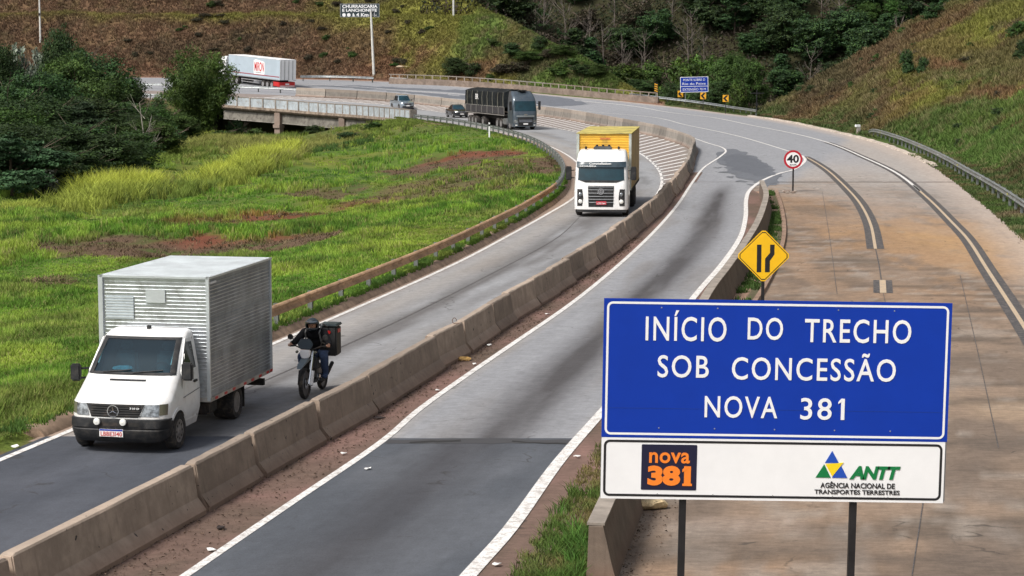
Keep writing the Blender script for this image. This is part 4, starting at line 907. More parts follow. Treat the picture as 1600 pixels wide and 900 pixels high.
class Body:
    """levels: (z, y front, y back, half width, corner radius, front bulge)"""
    def __init__(s, lv): s.lv = sorted(lv)
    def at(s, z):
        L = s.lv; z = min(max(z, L[0][0]), L[-1][0])
        for a, b in zip(L[:-1], L[1:]):
            if z <= b[0]: t = (z - a[0]) / (b[0] - a[0] + 1e-9); return [a[i] + (b[i] - a[i]) * t for i in range(6)]
    def front(s, x, z):
        _, yf, yb, hw, rc, bu = s.at(z); ax = min(abs(x), hw)
        y = yf + bu * (ax / hw) ** 2
        if ax > hw - rc: y += rc - math.sqrt(max(rc * rc - (ax - hw + rc) ** 2, 0))
        return y
    def build(s, name, mat, parent, zs=None, nx=14, label=None, cut=None):
        zs = zs or [l[0] for l in s.lv]; V = []; ring = None
        for z in zs:
            _, yf, yb, hw, rc, bu = s.at(z); r = []
            rc = max(rc, .01)
            xs = [-hw + rc * (1 - math.cos(math.radians(a))) for a in (0, 25, 50, 72)] + list(np.linspace(-hw + rc, hw - rc, nx)) + [hw - rc * (1 - math.cos(math.radians(a))) for a in (72, 50, 25, 0)]
            r = [(x, s.front(x, z), z) for x in xs]
            rb = rc * .5; r += [(hw, yb - rb, z), (hw - rb, yb, z), (-hw + rb, yb, z), (-hw, yb - rb, z)]
            ring = len(r); V += r
        f = []
        for i in range(len(zs) - 1):
            for k in range(ring):
                q = (i * ring + k, i * ring + (k + 1) % ring, (i + 1) * ring + (k + 1) % ring, (i + 1) * ring + k)
                if cut and k < ring - 5 and all(cut(*V[j]) for j in q): continue
                f.append(q)
        f.append(tuple(range(ring))[::-1]); f.append(tuple(range((len(zs) - 1) * ring, len(zs) * ring)))
        return MB().add(V, f).build(name, mat, parent, smooth=True, label=label)
    def patch(s, name, mat, parent, outline, off=.008, nx=12, nz=8, thick=.02, label=None):
        """panel that follows the front: outline = function z-fraction -> (x0, x1), with z0, z1"""
        z0, z1, fx = outline; V = []
        for layer in (0, 1):
            for i in range(nz + 1):
                z = z0 + (z1 - z0) * i / nz; a, b = fx(i / nz)
                for k in range(nx + 1):
                    x = a + (b - a) * k / nx; V.append((x, s.front(x, z) - off + layer * thick, z))
        n = (nx + 1) * (nz + 1); g = [tuple(q) for q in gridfaces(nz + 1, nx + 1)]; f = g + [tuple(i + n for i in q)[::-1] for q in g]
        e = [k for k in range(nx + 1)] + [(i + 1) * (nx + 1) - 1 for i in range(1, nz + 1)] + [nz * (nx + 1) + k for k in range(nx - 1, -1, -1)] + [i * (nx + 1) for i in range(nz - 1, 0, -1)]
        f += [(e[i], e[(i + 1) % len(e)], e[(i + 1) % len(e)] + n, e[i] + n) for i in range(len(e))]
        return MB().add(V, f).build(name, mat, parent, smooth=True, label=label)
    def side(s, name, mat, parent, poly, sgn=1, off=.006, thick=.02, label=None):
        n = len(poly); V = []
        for l in (0, 1):
            for y, z in poly: V.append((sgn * (s.at(z)[3] + off - l * thick), y, z))
        f = [tuple(range(n)), tuple(range(2 * n - 1, n - 1, -1))] + [(i, i + n, (i + 1) % n + n, (i + 1) % n) for i in range(n)]
        return MB().add(V, f).build(name, mat, parent, label=label)
def wheel(parent, x, y, r, w_=.22, sgn=1, rim=None, dual=False, deep=.0, n=30):
    """x is the outer face of the wheel"""
    ww = w_ * (2.15 if dual else 1)
    o = MB().lathe([(r * .62, -ww), (r * .93, -ww), (r, -ww * .85), (r, -ww * .15), (r * .93, 0), (r * .66, .0), (r * .62, -.02)] if sgn > 0 else [(r * .62, ww), (r * .93, ww), (r, ww * .85), (r, ww * .15), (r * .93, 0), (r * .66, .0), (r * .62, .02)], (0, 0, 0), 'x', n).mesh('tyre', M_TYRE, smooth=True)
    wh = link('wheel', o, parent, (x, y, r)); s_ = sgn
    rm = rim or M_RIM
    if dual: MB().lathe([(r * .62, -.015 * s_), (r * .58, -.02 * s_), (r * .50, -.13 * s_), (r * .30, -.13 * s_), (r * .28, -.03 * s_), (r * .16, -.02 * s_), (0.0001, -.02 * s_)], (0, 0, 0), 'x', 20).build('rim', rm, wh, smooth=True)
    else:
        MB().lathe([(r * .64, -.01 * s_), (r * .58, -.012 * s_), (r * .54, -.045 * s_), (r * .36, -.02 * s_), (r * .22, -.0 * s_), (r * .17, .012 * s_), (.0001, .012 * s_)], (0, 0, 0), 'x', 20).build('rim', rm, wh, smooth=True)
    hb = MB()
    for k in range(8):
        q = k * math.pi / 4; xx_ = (-.125 if dual else -.02) * s_; hb.box(min(xx_, xx_ + .012 * s_), max(xx_, xx_ + .012 * s_), r * .42 * math.cos(q) - .022, r * .42 * math.cos(q) + .022, r * .42 * math.sin(q) - .022, r * .42 * math.sin(q) + .022)
    hb.build('bolt', M_CHAS, wh); return wh
def ribbed(name, mat, parent, x0, x1, y0, y1, z0, z1, pitch, dep, faces='xXyY', label=None):
    """box whose vertical walls are horizontally corrugated"""
    n = int((z1 - z0) / pitch); V = []; prof = []
    for i in range(n):
        z = z0 + i * pitch * (z1 - z0) / (n * pitch); h = (z1 - z0) / n
        prof += [(z, 0), (z + h * .62, 0), (z + h * .72, dep), (z + h * .9, dep)]
    prof.append((z1, 0))
    for z, d in prof:
        V += [(x0 - d, y0 - d, z), (x1 + d, y0 - d, z), (x1 + d, y1 + d, z), (x0 - d, y1 + d, z)]
    f = []
    for i in range(len(prof) - 1):
        for k in range(4): f.append((i * 4 + k, i * 4 + (k + 1) % 4, (i + 1) * 4 + (k + 1) % 4, (i + 1) * 4 + k))
    return MB().add(V, f + [(3, 2, 1, 0), tuple(len(V) - 4 + k for k in range(4))]).build(name, mat, parent, label=label)
def mirror(parent, x, y, z, w_, h, sgn, arm=.2, y_arm=0):
    o = MB().box(-w_ / 2, w_ / 2, -.06, .05, -h / 2, h / 2).build('mirror', M_PLAS, parent, bevel=.03); o.location = (x, y, z)
    MB().tube([(0, .0, h * .2), (-sgn * (w_ / 2 + arm), .05 + y_arm, h * .2)], .02, 8).build('arm', M_PLAS, o)
    MB().tube([(0, .0, -h * .35), (-sgn * (w_ / 2 + arm), .05 + y_arm, -h * .35)], .02, 8).build('arm', M_PLAS, o); return o
def star(parent, x, y, z, r):
    mb = MB(); n = 28
    for k in range(n):
        a, b = 2 * math.pi * k / n, 2 * math.pi * (k + 1) / n
        mb.add([(x + r * math.sin(a), y, z + r * math.cos(a)), (x + r * math.sin(b), y, z + r * math.cos(b)), (x + r * .86 * math.sin(b), y, z + r * .86 * math.cos(b)), (x + r * .86 * math.sin(a), y, z + r * .86 * math.cos(a))], [(0, 1, 2, 3)])
    for k in range(3):
        a = 2 * math.pi * k / 3; s_, c_ = math.sin(a), math.cos(a); p = r * .10
        mb.add([(x + r * .92 * s_, y - .002, z + r * .92 * c_), (x + p * c_, y - .002, z - p * s_), (x, y - .014, z), (x - p * c_, y - .002, z + p * s_)], [(0, 1, 2), (0, 2, 3)])
    return mb.build('emblem', M_CHR, parent)
# ---------------------------------------------------------------- white box van
PHI = math.radians(-11)
VD = F / 85.5; vx = (172 - 800) / 85.5
van = thing('box_truck', 'white light box van with ribbed aluminium cargo box, at the bottom left', 'box truck', (vx, VD, .004), PHI)
vb = Body([(.30, .10, 2.05, .86, .18, .06), (.62, .03, 2.05, .955, .26, .07), (.93, .07, 2.05, .965, .26, .10), (.97, .13, 2.05, .96, .26, .10), (1.05, .26, 2.05, .955, .26, .09), (1.20, .50, 2.05, .94, .24, .08), (1.37, .76, 2.05, .925, .22, .07), (1.40, .80, 2.05, .92, .2, .07), (1.70, 1.10, 2.05, .87, .16, .06), (2.00, 1.44, 2.05, .815, .14, .05), (2.08, 1.60, 2.07, .78, .16, .06), (2.12, 1.80, 2.07, .70, .2, .04)])
vb.build('cab', M_VWHITE, van, cut=lambda x, y, z: 1.395 < z < 1.99 and abs(x) < .80 - (z - 1.4) * .14 and y < 1.7, zs=[.30, .45, .62, .78, .93, .97, 1.01, 1.05, 1.12, 1.2, 1.28, 1.37, 1.40, 1.55, 1.7, 1.86, 1.98, 2.00, 2.05, 2.08, 2.105, 2.12])
mg, ntg, bg_ = newmat('clear_windscreen'); ntg.nodes.remove(bg_); tr_n = ntg.nodes.new('ShaderNodeBsdfTransparent'); tr_n.inputs[0].default_value = (.34, .56, .62, 1)
gl_n = ntg.nodes.new('ShaderNodeBsdfGlossy'); gl_n.inputs['Roughness'].default_value = .04; gl_n.inputs['Color'].default_value = (.75, .9, 1, 1); mx_n = ntg.nodes.new('ShaderNodeMixShader'); mx_n.inputs[0].default_value = .07
ntg.links.new(tr_n.outputs[0], mx_n.inputs[1]); ntg.links.new(gl_n.outputs[0], mx_n.inputs[2]); ntg.links.new(mx_n.outputs[0], [n for n in ntg.nodes if n.type == 'OUTPUT_MATERIAL'][0].inputs[0])
ws_ = vb.patch('windshield', mg, van, (1.395, 1.985, lambda t: (-.84 + .09 * t, .84 - .09 * t)), .012)
for nm_, o_ in (('l', (1.375, 2.005, lambda t: (-.865 + .095 * t, -.765 + .09 * t))), ('r', (1.375, 2.005, lambda t: (.765 - .09 * t, .865 - .095 * t))), ('b', (1.372, 1.415, lambda t: (-.80, .80))), ('t', (1.965, 2.006, lambda t: (-.72, .72)))): vb.patch('windshield_seal', M_PLAS, ws_, o_, .018, thick=.03)
M_INT = M('dark_cab_interior', (.02, .024, .028), .9); M_DASH = M('dashboard', (.06, .085, .11), .7, var=.3, vs=6); M_SEAT = M('grey_seat_fabric', (.13, .13, .13), .9, var=.3, vs=8)
it_ = MB(); it_.add([(-.82, .86, .7), (.82, .86, .7), (.82, 2.0, .7), (-.82, 2.0, .7), (-.72, 1.5, 2.0), (.72, 1.5, 2.0), (.74, 2.0, 2.03), (-.74, 2.0, 2.03)], [(0, 3, 2, 1), (4, 5, 6, 7), (2, 3, 7, 6), (1, 2, 6, 5), (0, 4, 7, 3)]); it_.build('cab_interior', M_INT, van)
MB().box(-.80, .80, .84, 1.22, 1.0, 1.36, .02, .02).build('dashboard', M_DASH, van, bevel=.03)
for x in (-.42, .42):
    st_ = MB().box(x - .25, x + .25, 1.62, 1.76, 1.0, 1.70, .03, .0).build('seat', M_SEAT, van, bevel=.05); MB().box(x - .13, x + .13, 1.64, 1.74, 1.72, 1.88).build('headrest', M_SEAT, st_, bevel=.04)
MB().tube([(.42 + .19 * math.cos(a), 1.26 + .06 * math.sin(a), 1.40 + .13 * math.sin(a)) for a in np.linspace(0, 6.283, 20)], .016, 6).build('steering_wheel', M_PLAS, van)
ck_ = bmesh.new(); bmesh.ops.create_icosphere(ck_, subdivisions=3, radius=.13); rc_ = random.Random(4)
for v in ck_.verts: v.co.z = max(v.co.z, -.05) * .42; v.co *= rc_.uniform(.88, 1.12); v.co.x *= 1.5
cm_ = bpy.data.meshes.new('cloth'); ck_.to_mesh(cm_); ck_.free(); cm_.materials.append(M('pale_cloth', (.82, .86, .86), .9, var=.15, vs=12)); co_ = link('cloth', cm_, None); co_.location = van.matrix_basis @ Vector((-.24, 1.02, 1.45)); co_.rotation_euler.z = PHI; tag(co_, 'crumpled pale cloth lying on the dashboard behind the van windscreen', 'cloth')
for x0, x1 in ((-.55, .0), (.05, .62)):
    p = [(x0 + (x1 - x0) * t, vb.front(x0 + (x1 - x0) * t, 1.40 + .05 * t) - .03, 1.41 + .05 * t) for t in (0, .25, .5, .75, 1)]; MB().tube(p, .012, 6).build('wiper', M_PLAS, van)
vb.patch('hood_vent', M_PLAS, van, (1.275, 1.305, lambda t: (-.36, .36)), .006, nz=1)
g = vb.patch('grille', M_PLAS, van, (.685, .925, lambda t: (-.50 - .10 * t, .42 + .12 * t)), .010, nz=4)
for k in range(5):
    z = .715 + k * .045; MB().tube([(x, vb.front(x, z) - .018, z) for x in np.linspace(-.50, .46, 9)], .010, 6).build('slat', M_CHAS, g)
star(g, -.06, vb.front(-.06, .8) - .035, .80, .115)
text('310 D', .26, .45, .84, .875, vb.front(.35, .85) - .03, M_WHT, g, bold=.02)
for sgn in (-1, 1):
    a = (.44, .80) if sgn > 0 else (-.84, -.56)
    h = vb.patch('headlight', M_LAMP, van, (.71, .925, (lambda t: (.46 + .08 * t, .80)) if sgn > 0 else (lambda t: (-.80, -.54 - .06 * t))), .014, nz=3)
    vb.patch('indicator', M_AMB, van, (.73, .93, (lambda t: (.81, .925)) if sgn > 0 else (lambda t: (-.925, -.81))), .010, nx=5, nz=3)
bp = Body([(.22, .06, .62, .84, .2, .07), (.30, -.02, .62, .93, .26, .07), (.45, -.04, .62, .965, .26, .07), (.47, -.025, .62, .96, .26, .07), (.50, -.045, .62, .97, .26, .07), (.645, -.03, .62, .965, .26, .07), (.66, .03, .60, .93, .22, .07)])
bmp = bp.build('bumper', M_PLAS, van)
bp.patch('air_slot', M_CHAS, bmp, (.53, .60, lambda t: (-.42, .46)), .004, nz=1)
pl = MB().box(-.30, .16, -.062, -.045, .335, .475).build('number_plate', M_PLATE, van); MB().box(-.295, .155, -.066, -.06, .445, .473).build('plate_band', M_BLUE, pl)
text('LBBE3I40', -.275, .14, .348, .432, -.068, M_RTXT, pl, bold=.01, space=1.05)
for x in (-.34, .17):
    o = MB().lathe([(.06, 0), (.068, -.03), (.058, -.05), (.0001, -.06)], (x, -.05, .615), 'y', 18).build('fog_lamp', M_LAMPW, van, smooth=True)
    MB().box(x - .012, x + .012, -.05, -.02, .50, .56).build('bracket', M_CHAS, o)
# door, side window, arches
for sgn in (-1, 1):
    dr = vb.side('door', M_VWHITE, van, [(.98, .44), (1.86, .44), (1.86, 1.38), (1.86, 1.98), (1.50, 1.98), (1.02, 1.42), (.98, 1.2)], sgn, .008)
    vb.side('window', M_GLASSD, dr, [(1.14, 1.40), (1.78, 1.40), (1.78, 1.90), (1.52, 1.92), (1.30, 1.72), (1.17, 1.5)], sgn, .016)
    for a, b in (((.975, .44), (.975, 1.2)), ((1.865, .44), (1.865, 1.97)), ((.975, .93), (1.865, .98)), ((.975, 1.2), (1.02, 1.42))):
        MB().tube([(sgn * (vb.at(p[1])[3] + .010), p[0], p[1]) for p in (a, b)], .006, 4).build('panel_gap', M_LINE, dr)
    MB().box(sgn * .955 - .02, sgn * .955 + .02, 1.60, 1.76, 1.13, 1.17).build('handle', M_PLAS, dr)
    # sill and arch
    n = 14; ar = [(.72 + .44 * math.cos(math.radians(a)), .36 + .44 * math.sin(math.radians(a))) for a in np.linspace(-8, 188, n)]; ai = [(.72 + .375 * math.cos(math.radians(a)), .36 + .375 * math.sin(math.radians(a))) for a in np.linspace(-8, 188, n)]
    vb.side('arch_lip', M_VWHITE, van, ar + ai[::-1], sgn, .022, .05); vb.side('wheel_well', M_CHAS, van, ai, sgn, .013, .03)
    wheel(van, sgn * .985, .72, .345, .21, sgn)
MB().box(-.03, .03, 1.75, 1.83, 2.11, 2.18).build('roof_marker', M_PLAS, van)
mirror(van, 1.06, .98, 1.43, .22, .34, 1, .04, .08); mirror(van, -1.16, .95, 1.36, .20, .33, -1, .12, .1)
# things on the dash, seen through the glass as a pale cloth
# cargo box
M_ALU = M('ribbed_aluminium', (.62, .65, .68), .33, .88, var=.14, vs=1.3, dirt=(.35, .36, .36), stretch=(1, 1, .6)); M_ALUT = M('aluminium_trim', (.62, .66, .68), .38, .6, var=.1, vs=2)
bx = ribbed('cargo_box', M_ALU, van, -1.085, 1.085, 2.12, 6.0, .74, 3.06, .072, .011)
M_ALUS = M('shade_darkened_aluminium', (.34, .365, .40), .45, .7, var=.3, vs=1.0, dirt=(.20, .21, .23), stretch=(1, 1, .5))  # mottled metal, darkened so the wall's shade sits in its colour
ribbed('side_wall', M_ALUS, bx, -1.089, 1.089, 2.17, 5.95, .745, 3.055, .066, .011, label='ribbed side wall of the cargo box, shade put into its grey')
for sx_ in (-1.1, 1.1):
    for y in (2.1, 6.0): MB().box(sx_ - .045, sx_ + .02 if sx_ > 0 else sx_ + .045, y - .03, y + .03, .68, 3.10).build('corner_post', M_ALUT, bx)
rf = MB().box(-1.13, 1.13, 2.07, 6.04, 3.06, 3.10).build('roof', M_ALUT, bx)
for k in range(40): MB().box(-1.10, 1.10, 2.12 + k * .098, 2.15 + k * .098, 3.095, 3.108).build('roof_rib', M_ALUT, rf)
MB().box(-1.12, 1.12, 2.08, 6.03, .66, .74).build('lower_frame', M('dirty_aluminium', (.42, .40, .37), .5, .5, var=.3, vs=4), bx)
for k, y in enumerate((2.35, 2.9, 3.4, 4.1, 4.6, 5.1, 5.6, 5.85)): MB().box(1.118, 1.126, y, y + .16, .675, .725).build('reflector_strip', M_TRED, bx)
MB().box(1.108, 1.128, 2.16, 2.5, 2.96, 3.0).build('label_strip', M_PLATE, bx)
M_ALUP = M('aluminium_patch', (.50, .56, .60), .5, .5, var=.15, vs=6)
MB().box(-1.0, -.43, 2.098, 2.11, 2.25, 2.70).build('vent_panel', M_ALUP, bx)
for k in range(8): MB().box(-1.0, -.43, 2.09, 2.10, 2.27 + k * .055, 2.29 + k * .055).build('vent_slat', M_ALUT, bx)
MB().box(-.18, .22, 2.096, 2.11, 2.58, 2.84).build('patch_plate', M_ALUT, bx)
ch = MB().box(-.45, -.37, 1.9, 6.0, .42, .66).box(.37, .45, 1.9, 6.0, .42, .66).box(-.9, .9, 3.9, 4.06, .30, .40).build('chassis', M_CHAS, van)
MB().box(.62, 1.02, 2.2, 2.75, .38, .64).build('fuel_tank', M_CHAS, van, bevel=.04)
for sgn in (-1, 1):
    wheel(van, sgn * 1.02, 3.98, .345, .20, sgn, dual=True)
    MB().box(sgn * .86 - .16, sgn * .86 + .16, 4.40, 4.43, .18, .66).build('mud_flap', M_CHAS, van)
MB().box(-1.0, 1.0, 5.75, 5.85, .40, .54).build('rear_bar', M_CHAS, van)
# ---------------------------------------------------------------- white cab-over truck with yellow box
s1 = 34.5; TD = F / s1; tp = math.radians(-6.0)
tk = thing('truck', 'white cab over truck with tall yellow box body, rounding the bend in the left carriageway', 'truck', (139 / s1, TD, .006), tp)
tb = Body([(.30, .08, 1.9, 1.17, .2, .06), (.34, .0, 1.9, 1.22, .25, .06), (1.05, .0, 1.9, 1.23, .25, .07), (1.62, .06, 1.9, 1.22, .24, .07), (2.25, .22, 1.95, 1.18, .2, .07), (2.45, .28, 1.95, 1.16, .22, .08), (2.85, .62, 1.95, 1.10, .25, .10), (2.98, .95, 1.95, 1.04, .3, .08), (3.02, 1.2, 1.9, .95, .3, .05)])
tb.build('cab', M_TWHITE, tk, [.30, .34, .7, 1.05, 1.35, 1.62, 1.9, 2.25, 2.45, 2.65, 2.85, 2.92, 2.98, 3.02])
tb.patch('windshield', M_GLASS, tk, (1.66, 2.26, lambda t: (-1.05 + .02 * t, 1.05 - .02 * t)), .014); tb.patch('windshield_base', M_PLAS, tk, (1.56, 1.68, lambda t: (-.7 - .36 * t, .7 + .36 * t)), .012, nz=4)
vz = tb.patch('sun_visor', M('visor_tint', (.03, .05, .065), .3, var=.3, vs=3), tk, (2.25, 2.50, lambda t: (-1.12, 1.12)), .09, thick=.03, nz=3)
text('Constellation', -.55, .45, 2.37, 2.47, tb.front(0, 2.4) - .135, M_WHT, vz, bold=.03); text('NOGUEIRA', -.96, -.22, 2.265, 2.335, tb.front(-.6, 2.3) - .12, M_WHT, vz, bold=.03)
gr = tb.patch('grille', M_PLAS, tk, (.46, 1.41, lambda t: (-.56 - .03 * t, .56 + .03 * t)), .012, nz=6)
for k, z in enumerate((1.36, 1.23, 1.08, .93, .80, .66)): MB().tube([(x, tb.front(x, z) - .028, z) for x in (-.58, -.3, 0, .3, .58)], .017, 6).build('slat', M('grille_grey', (.20, .21, .22), .4, .6), gr)
# round emblem with the V over W
mb = MB(); ez, er, ey = 1.16, .145, tb.front(0, 1.16) - .05
mb.lathe([(er, -.005), (er, .01), (er * .86, .01), (er * .86, -.005)], (0, ey, ez), 'y', 28)
def stroke(pts, w_=.022):
    for a, b in zip(pts[:-1], pts[1:]):
        d = Vector((b[0] - a[0], b[1] - a[1])); d.normalize(); nx_, nz_ = -d.y * w_ / 2, d.x * w_ / 2
        mb.add([(a[0] * er + nx_, ey - .008, ez + a[1] * er + nz_), (b[0] * er + nx_, ey - .008, ez + b[1] * er + nz_), (b[0] * er - nx_, ey - .008, ez + b[1] * er - nz_), (a[0] * er - nx_, ey - .008, ez + a[1] * er - nz_)], [(0, 1, 2, 3)])
stroke([(-.42, .85), (0, .12), (.42, .85)]); stroke([(-.8, .42), (-.36, -.78), (0, -.02), (.36, -.78), (.8, .42)])
mb.build('emblem', M_CHR, gr)
pl = MB().box(-.21, .25, -.045, -.02, .56, .72).build('number_plate', M_PRED, tk); text('LOE1364', -.17, .21, .585, .665, -.05, M_WHT, pl, bold=.01)
for sgn in (-1, 1):
    hp_ = tb.patch('headlight_panel', M_PLAS, tk, (.50, 1.26, (lambda t: (-1.08, -.80 - .05 * abs(t - .5) * 2)) if sgn < 0 else (lambda t: (.80 + .05 * abs(t - .5) * 2, 1.08))), .012, nx=4, nz=6)
    for z, r in ((1.02, .085), (.70, .095)): MB().lathe([(r, .01), (r, -.02), (r * .8, -.035), (.0001, -.04)], (sgn * .93, tb.front(.93, z) - .01, z), 'y', 18).build('headlight', M_LAMP if z > .9 else M_LAMPW, hp_, smooth=True)
    dr = tb.side('door', M_TWHITE, tk, [(.45, .95), (1.45, .95), (1.5, 2.4), (.62, 2.4), (.45, 1.7)], sgn, .008); tb.side('window', M_GLASSD, dr, [(.58, 1.66), (1.36, 1.62), (1.38, 2.26), (.74, 2.28)], sgn, .016)
    mirror(tk, sgn * 1.47, .12, 1.98, .26, .62, sgn, .12, .1)
    wheel(tk, sgn * 1.2, 1.25, .49, .27, sgn, M_RIMB); MB().box(sgn * 1.13 - .1, sgn * 1.13 + .1, .72, 1.85, .92, 1.02).build('mudguard', M_TWHITE, tk, bevel=.03)
    for y in (6.6, 7.9): wheel(tk, sgn * 1.22, y, .49, .26, sgn, dual=True)
MB().box(-1.15, 1.15, .0, 1.2, .22, .32).build('front_valance', M_PLAS, tk)
MB().box(-.45, -.37, 1.2, 11, .75, 1.0).box(.37, .45, 1.2, 11, .75, 1.0).box(-1.0, 1.0, 7.1, 7.4, .5, .7).build('chassis', M_CHAS, tk)
MB().box(.7, 1.15, 2.4, 3.6, .45, .95).box(-1.15, -.7, 2.4, 3.6, .45, .95).build('fuel_tank', M_CHAS, tk, bevel=.08)
MB().box(-.42, .42, 1.15, 1.55, 2.99, 3.15).build('roof_fan', M('dark_roof_unit', (.08, .085, .09), .5, var=.3), tk, bevel=.04)
for x, y in ((-.75, 1.0), (.75, 1.0), (-.28, 1.5), (.28, 1.5), (0, 1.55)): MB().lathe([(.0001, -.03), (.05, 0), (.06, .1), (.0001, .13)], (x, y, 3.1 if abs(x) < .5 else 3.04), 'z', 12).build('roof_lamp', M_CHAS, tk, smooth=True)
M_YBOX = M('yellow_box_panels', (.70, .40, .04), .5, 0, var=.14, vs=.9, dirt=(.42, .26, .05), stretch=(.3, .3, 3)); M_YROOF = M('grimy_yellow_roof', (.50, .42, .12), .7, 0, var=.3, vs=.8, dirt=(.16, .13, .07)); M_TBOX = M('shade_darkened_panels', (.40, .26, .10), .6, 0, var=.2, vs=.8, dirt=(.33, .24, .13))  # tan panels: box yellow darkened, side shade put into the colour
yb = ribbed('box_body', M_YBOX, tk, -1.22, 1.22, 2.25, 11.0, 1.15, 3.68, .115, .012)
for sgn in (-1, 1): MB().box(sgn * 1.245 - .012, sgn * 1.245 + .012, 2.32, 10.96, 1.06, 3.64).build('side_panel', M_TBOX, yb, label='side wall of the box, its yellow darkened to tan for shade')
for sgn in (-1, 1): MB().box(sgn * 1.21 - .06, sgn * 1.21 + .06, 2.18, 2.30, 1.08, 3.70).build('corner_post', M('grey_post', (.48, .52, .48), .5, .3, var=.2), yb)
MB().box(-1.28, 1.28, 2.18, 11.02, 3.68, 3.72).build('roof', M_YROOF, yb); text('FACCHINI', -.18, .28, 3.42, 3.50, 2.225, M_RTXT, yb, bold=.02)
MB().box(-1.27, 1.27, 2.3, 11.0, 1.0, 1.12).build('floor_frame', M_CHAS, yb)
# ---------------------------------------------------------------- grey tractor unit with tarped trailer
M_GREY = M('grey_metallic_cab', (.075, .10, .125), .32, .45, var=.12, vs=2, coat=.6, dirt=(.2, .19, .17), dz=.5)
gp = math.radians(16.5); s1 = 16.2; p = U(821, 203.3)
gt = thing('articulated_lorry', 'dark grey tractor unit pulling a long trailer under black tarpaulin, behind the black car', 'lorry', (21.5 / s1, p.y, float(HR(p.y)) + .006), gp)
gb = Body([(.32, .05, 2.1, 1.20, .3, .10), (.75, .0, 2.1, 1.24, .3, .11), (1.35, .03, 2.1, 1.24, .28, .11), (1.75, .08, 2.1, 1.23, .25, .10), (2.75, .34, 2.2, 1.18, .22, .10), (3.0, .42, 2.2, 1.16, .25, .12), (3.5, .95, 2.25, 1.08, .3, .12), (3.72, 1.4, 2.25, 1.0, .3, .08)])
gb.build('cab', M_GREY, gt, [.32, .5, .75, 1.1, 1.35, 1.75, 2.1, 2.75, 3.0, 3.25, 3.5, 3.6, 3.72])
gb.patch('windshield', M_GLASS, gt, (1.82, 2.78, lambda t: (-1.08 + .03 * t, 1.08 - .03 * t)), .02)
g = gb.patch('grille', M_PLAS, gt, (.40, 1.22, lambda t: (-.70 - .10 * t, .70 + .10 * t)), .02, nz=4)
for z in (.95, .8): MB().tube([(x, gb.front(x, z) - .03, z) for x in (-.66, -.3, 0, .3, .66)], .022, 6).build('slat', M_CHR, g)
gb.patch('front_panel_trim', M('silver_trim', (.45, .48, .5), .3, .8), gt, (1.28, 1.40, lambda t: (-.9, .9)), .02, nz=1)
MB().box(-.16, .16, -.02, .02, 1.44, 1.53).build('emblem', M_CHR, gt)
MB().box(-.23, .23, -.03, .0, .52, .66).build('number_plate', M_PLATE, gt)
for sgn in (-1, 1):
    gb.patch('headlight', M_LAMP, gt, (.68, .98, (lambda t: (-1.16, -.80)) if sgn < 0 else (lambda t: (.80, 1.16))), .02, nx=5, nz=3)
    gb.patch('fog_light', M_LAMPW, gt, (.42, .52, (lambda t: (-1.02, -.82)) if sgn < 0 else (lambda t: (.82, 1.02))), .02, nx=3, nz=2)
    dr = gb.side('door', M_GREY, gt, [(.55, .8), (1.55, .8), (1.55, 2.8), (.62, 2.8), (.55, 1.9)], sgn, .01); gb.side('window', M_GLASSD, dr, [(.68, 1.9), (1.42, 1.85), (1.42, 2.62), (.78, 2.64)], sgn, .018)
    mirror(gt, sgn * 1.46, .25, 2.35, .25, .85, sgn, .1, .1); wheel(gt, sgn * 1.22, 1.35, .51, .3, sgn, M_RIMB, n=20)
    for y in (4.4, 5.75): wheel(gt, sgn * 1.24, y, .51, .27, sgn, M_RIMB, dual=True, n=20)
    for y in (10.9, 13.6, 14.85, 16.1): wheel(gt, sgn * 1.26, y, .51, .27, sgn, M_RIMB, dual=True, n=20)
    MB().box(sgn * 1.05 - .2, sgn * 1.05 + .2, 2.3, 3.7, .45, 1.05).build('fuel_tank', M('aluminium_tank', (.4, .42, .43), .35, .8, var=.2), gt, bevel=.08)
MB().box(-.4, .4, .9, 1.5, 3.70, 3.84).build('roof_unit', M_PLAS, gt, bevel=.04)
MB().box(-.5, .5, 2.1, 17.2, .85, 1.12).build('chassis', M_CHAS, gt)
tl = MB().box(-1.28, 1.28, 3.0, 17.4, 1.25, 1.42).build('trailer_bed', M_CHAS, gt)
for sgn in (-1, 1):
    for k in range(7): MB().box(sgn * 1.27 - .03, sgn * 1.27 + .03, 3.05 + k * 2.04, 4.95 + k * 2.04, 1.44, 2.12).build('side_board', M('dark_wood_boards', (.035, .033, .036), .7, var=.4, vs=4, stretch=(1, .2, 4)), tl)
    for k in range(8): MB().box(sgn * 1.30 - .02, sgn * 1.30 + .02, 3.0 + k * 2.04, 3.05 + k * 2.04, 1.42, 2.16).build('stake', M('worn_grey_paint', (.30, .29, .27), .6, .3), tl)
    MB().box(sgn * 1.305 - .02, sgn * 1.305 + .02, 3.0, 17.35, 1.30, 1.36).box(sgn * 1.305 - .02, sgn * 1.305 + .02, 3.0, 17.35, 2.12, 2.17).build('side_rail', M('worn_grey_paint', (.30, .29, .27), .6, .3), tl)
M_TARP = M('black_tarpaulin', (.008, .010, .012), .6, 0, spec=.2, var=.5, vs=.9, dirt=(.035, .04, .042), stretch=(1, 1, .12), bump=.4, bs=2)
ny = 60; V = []
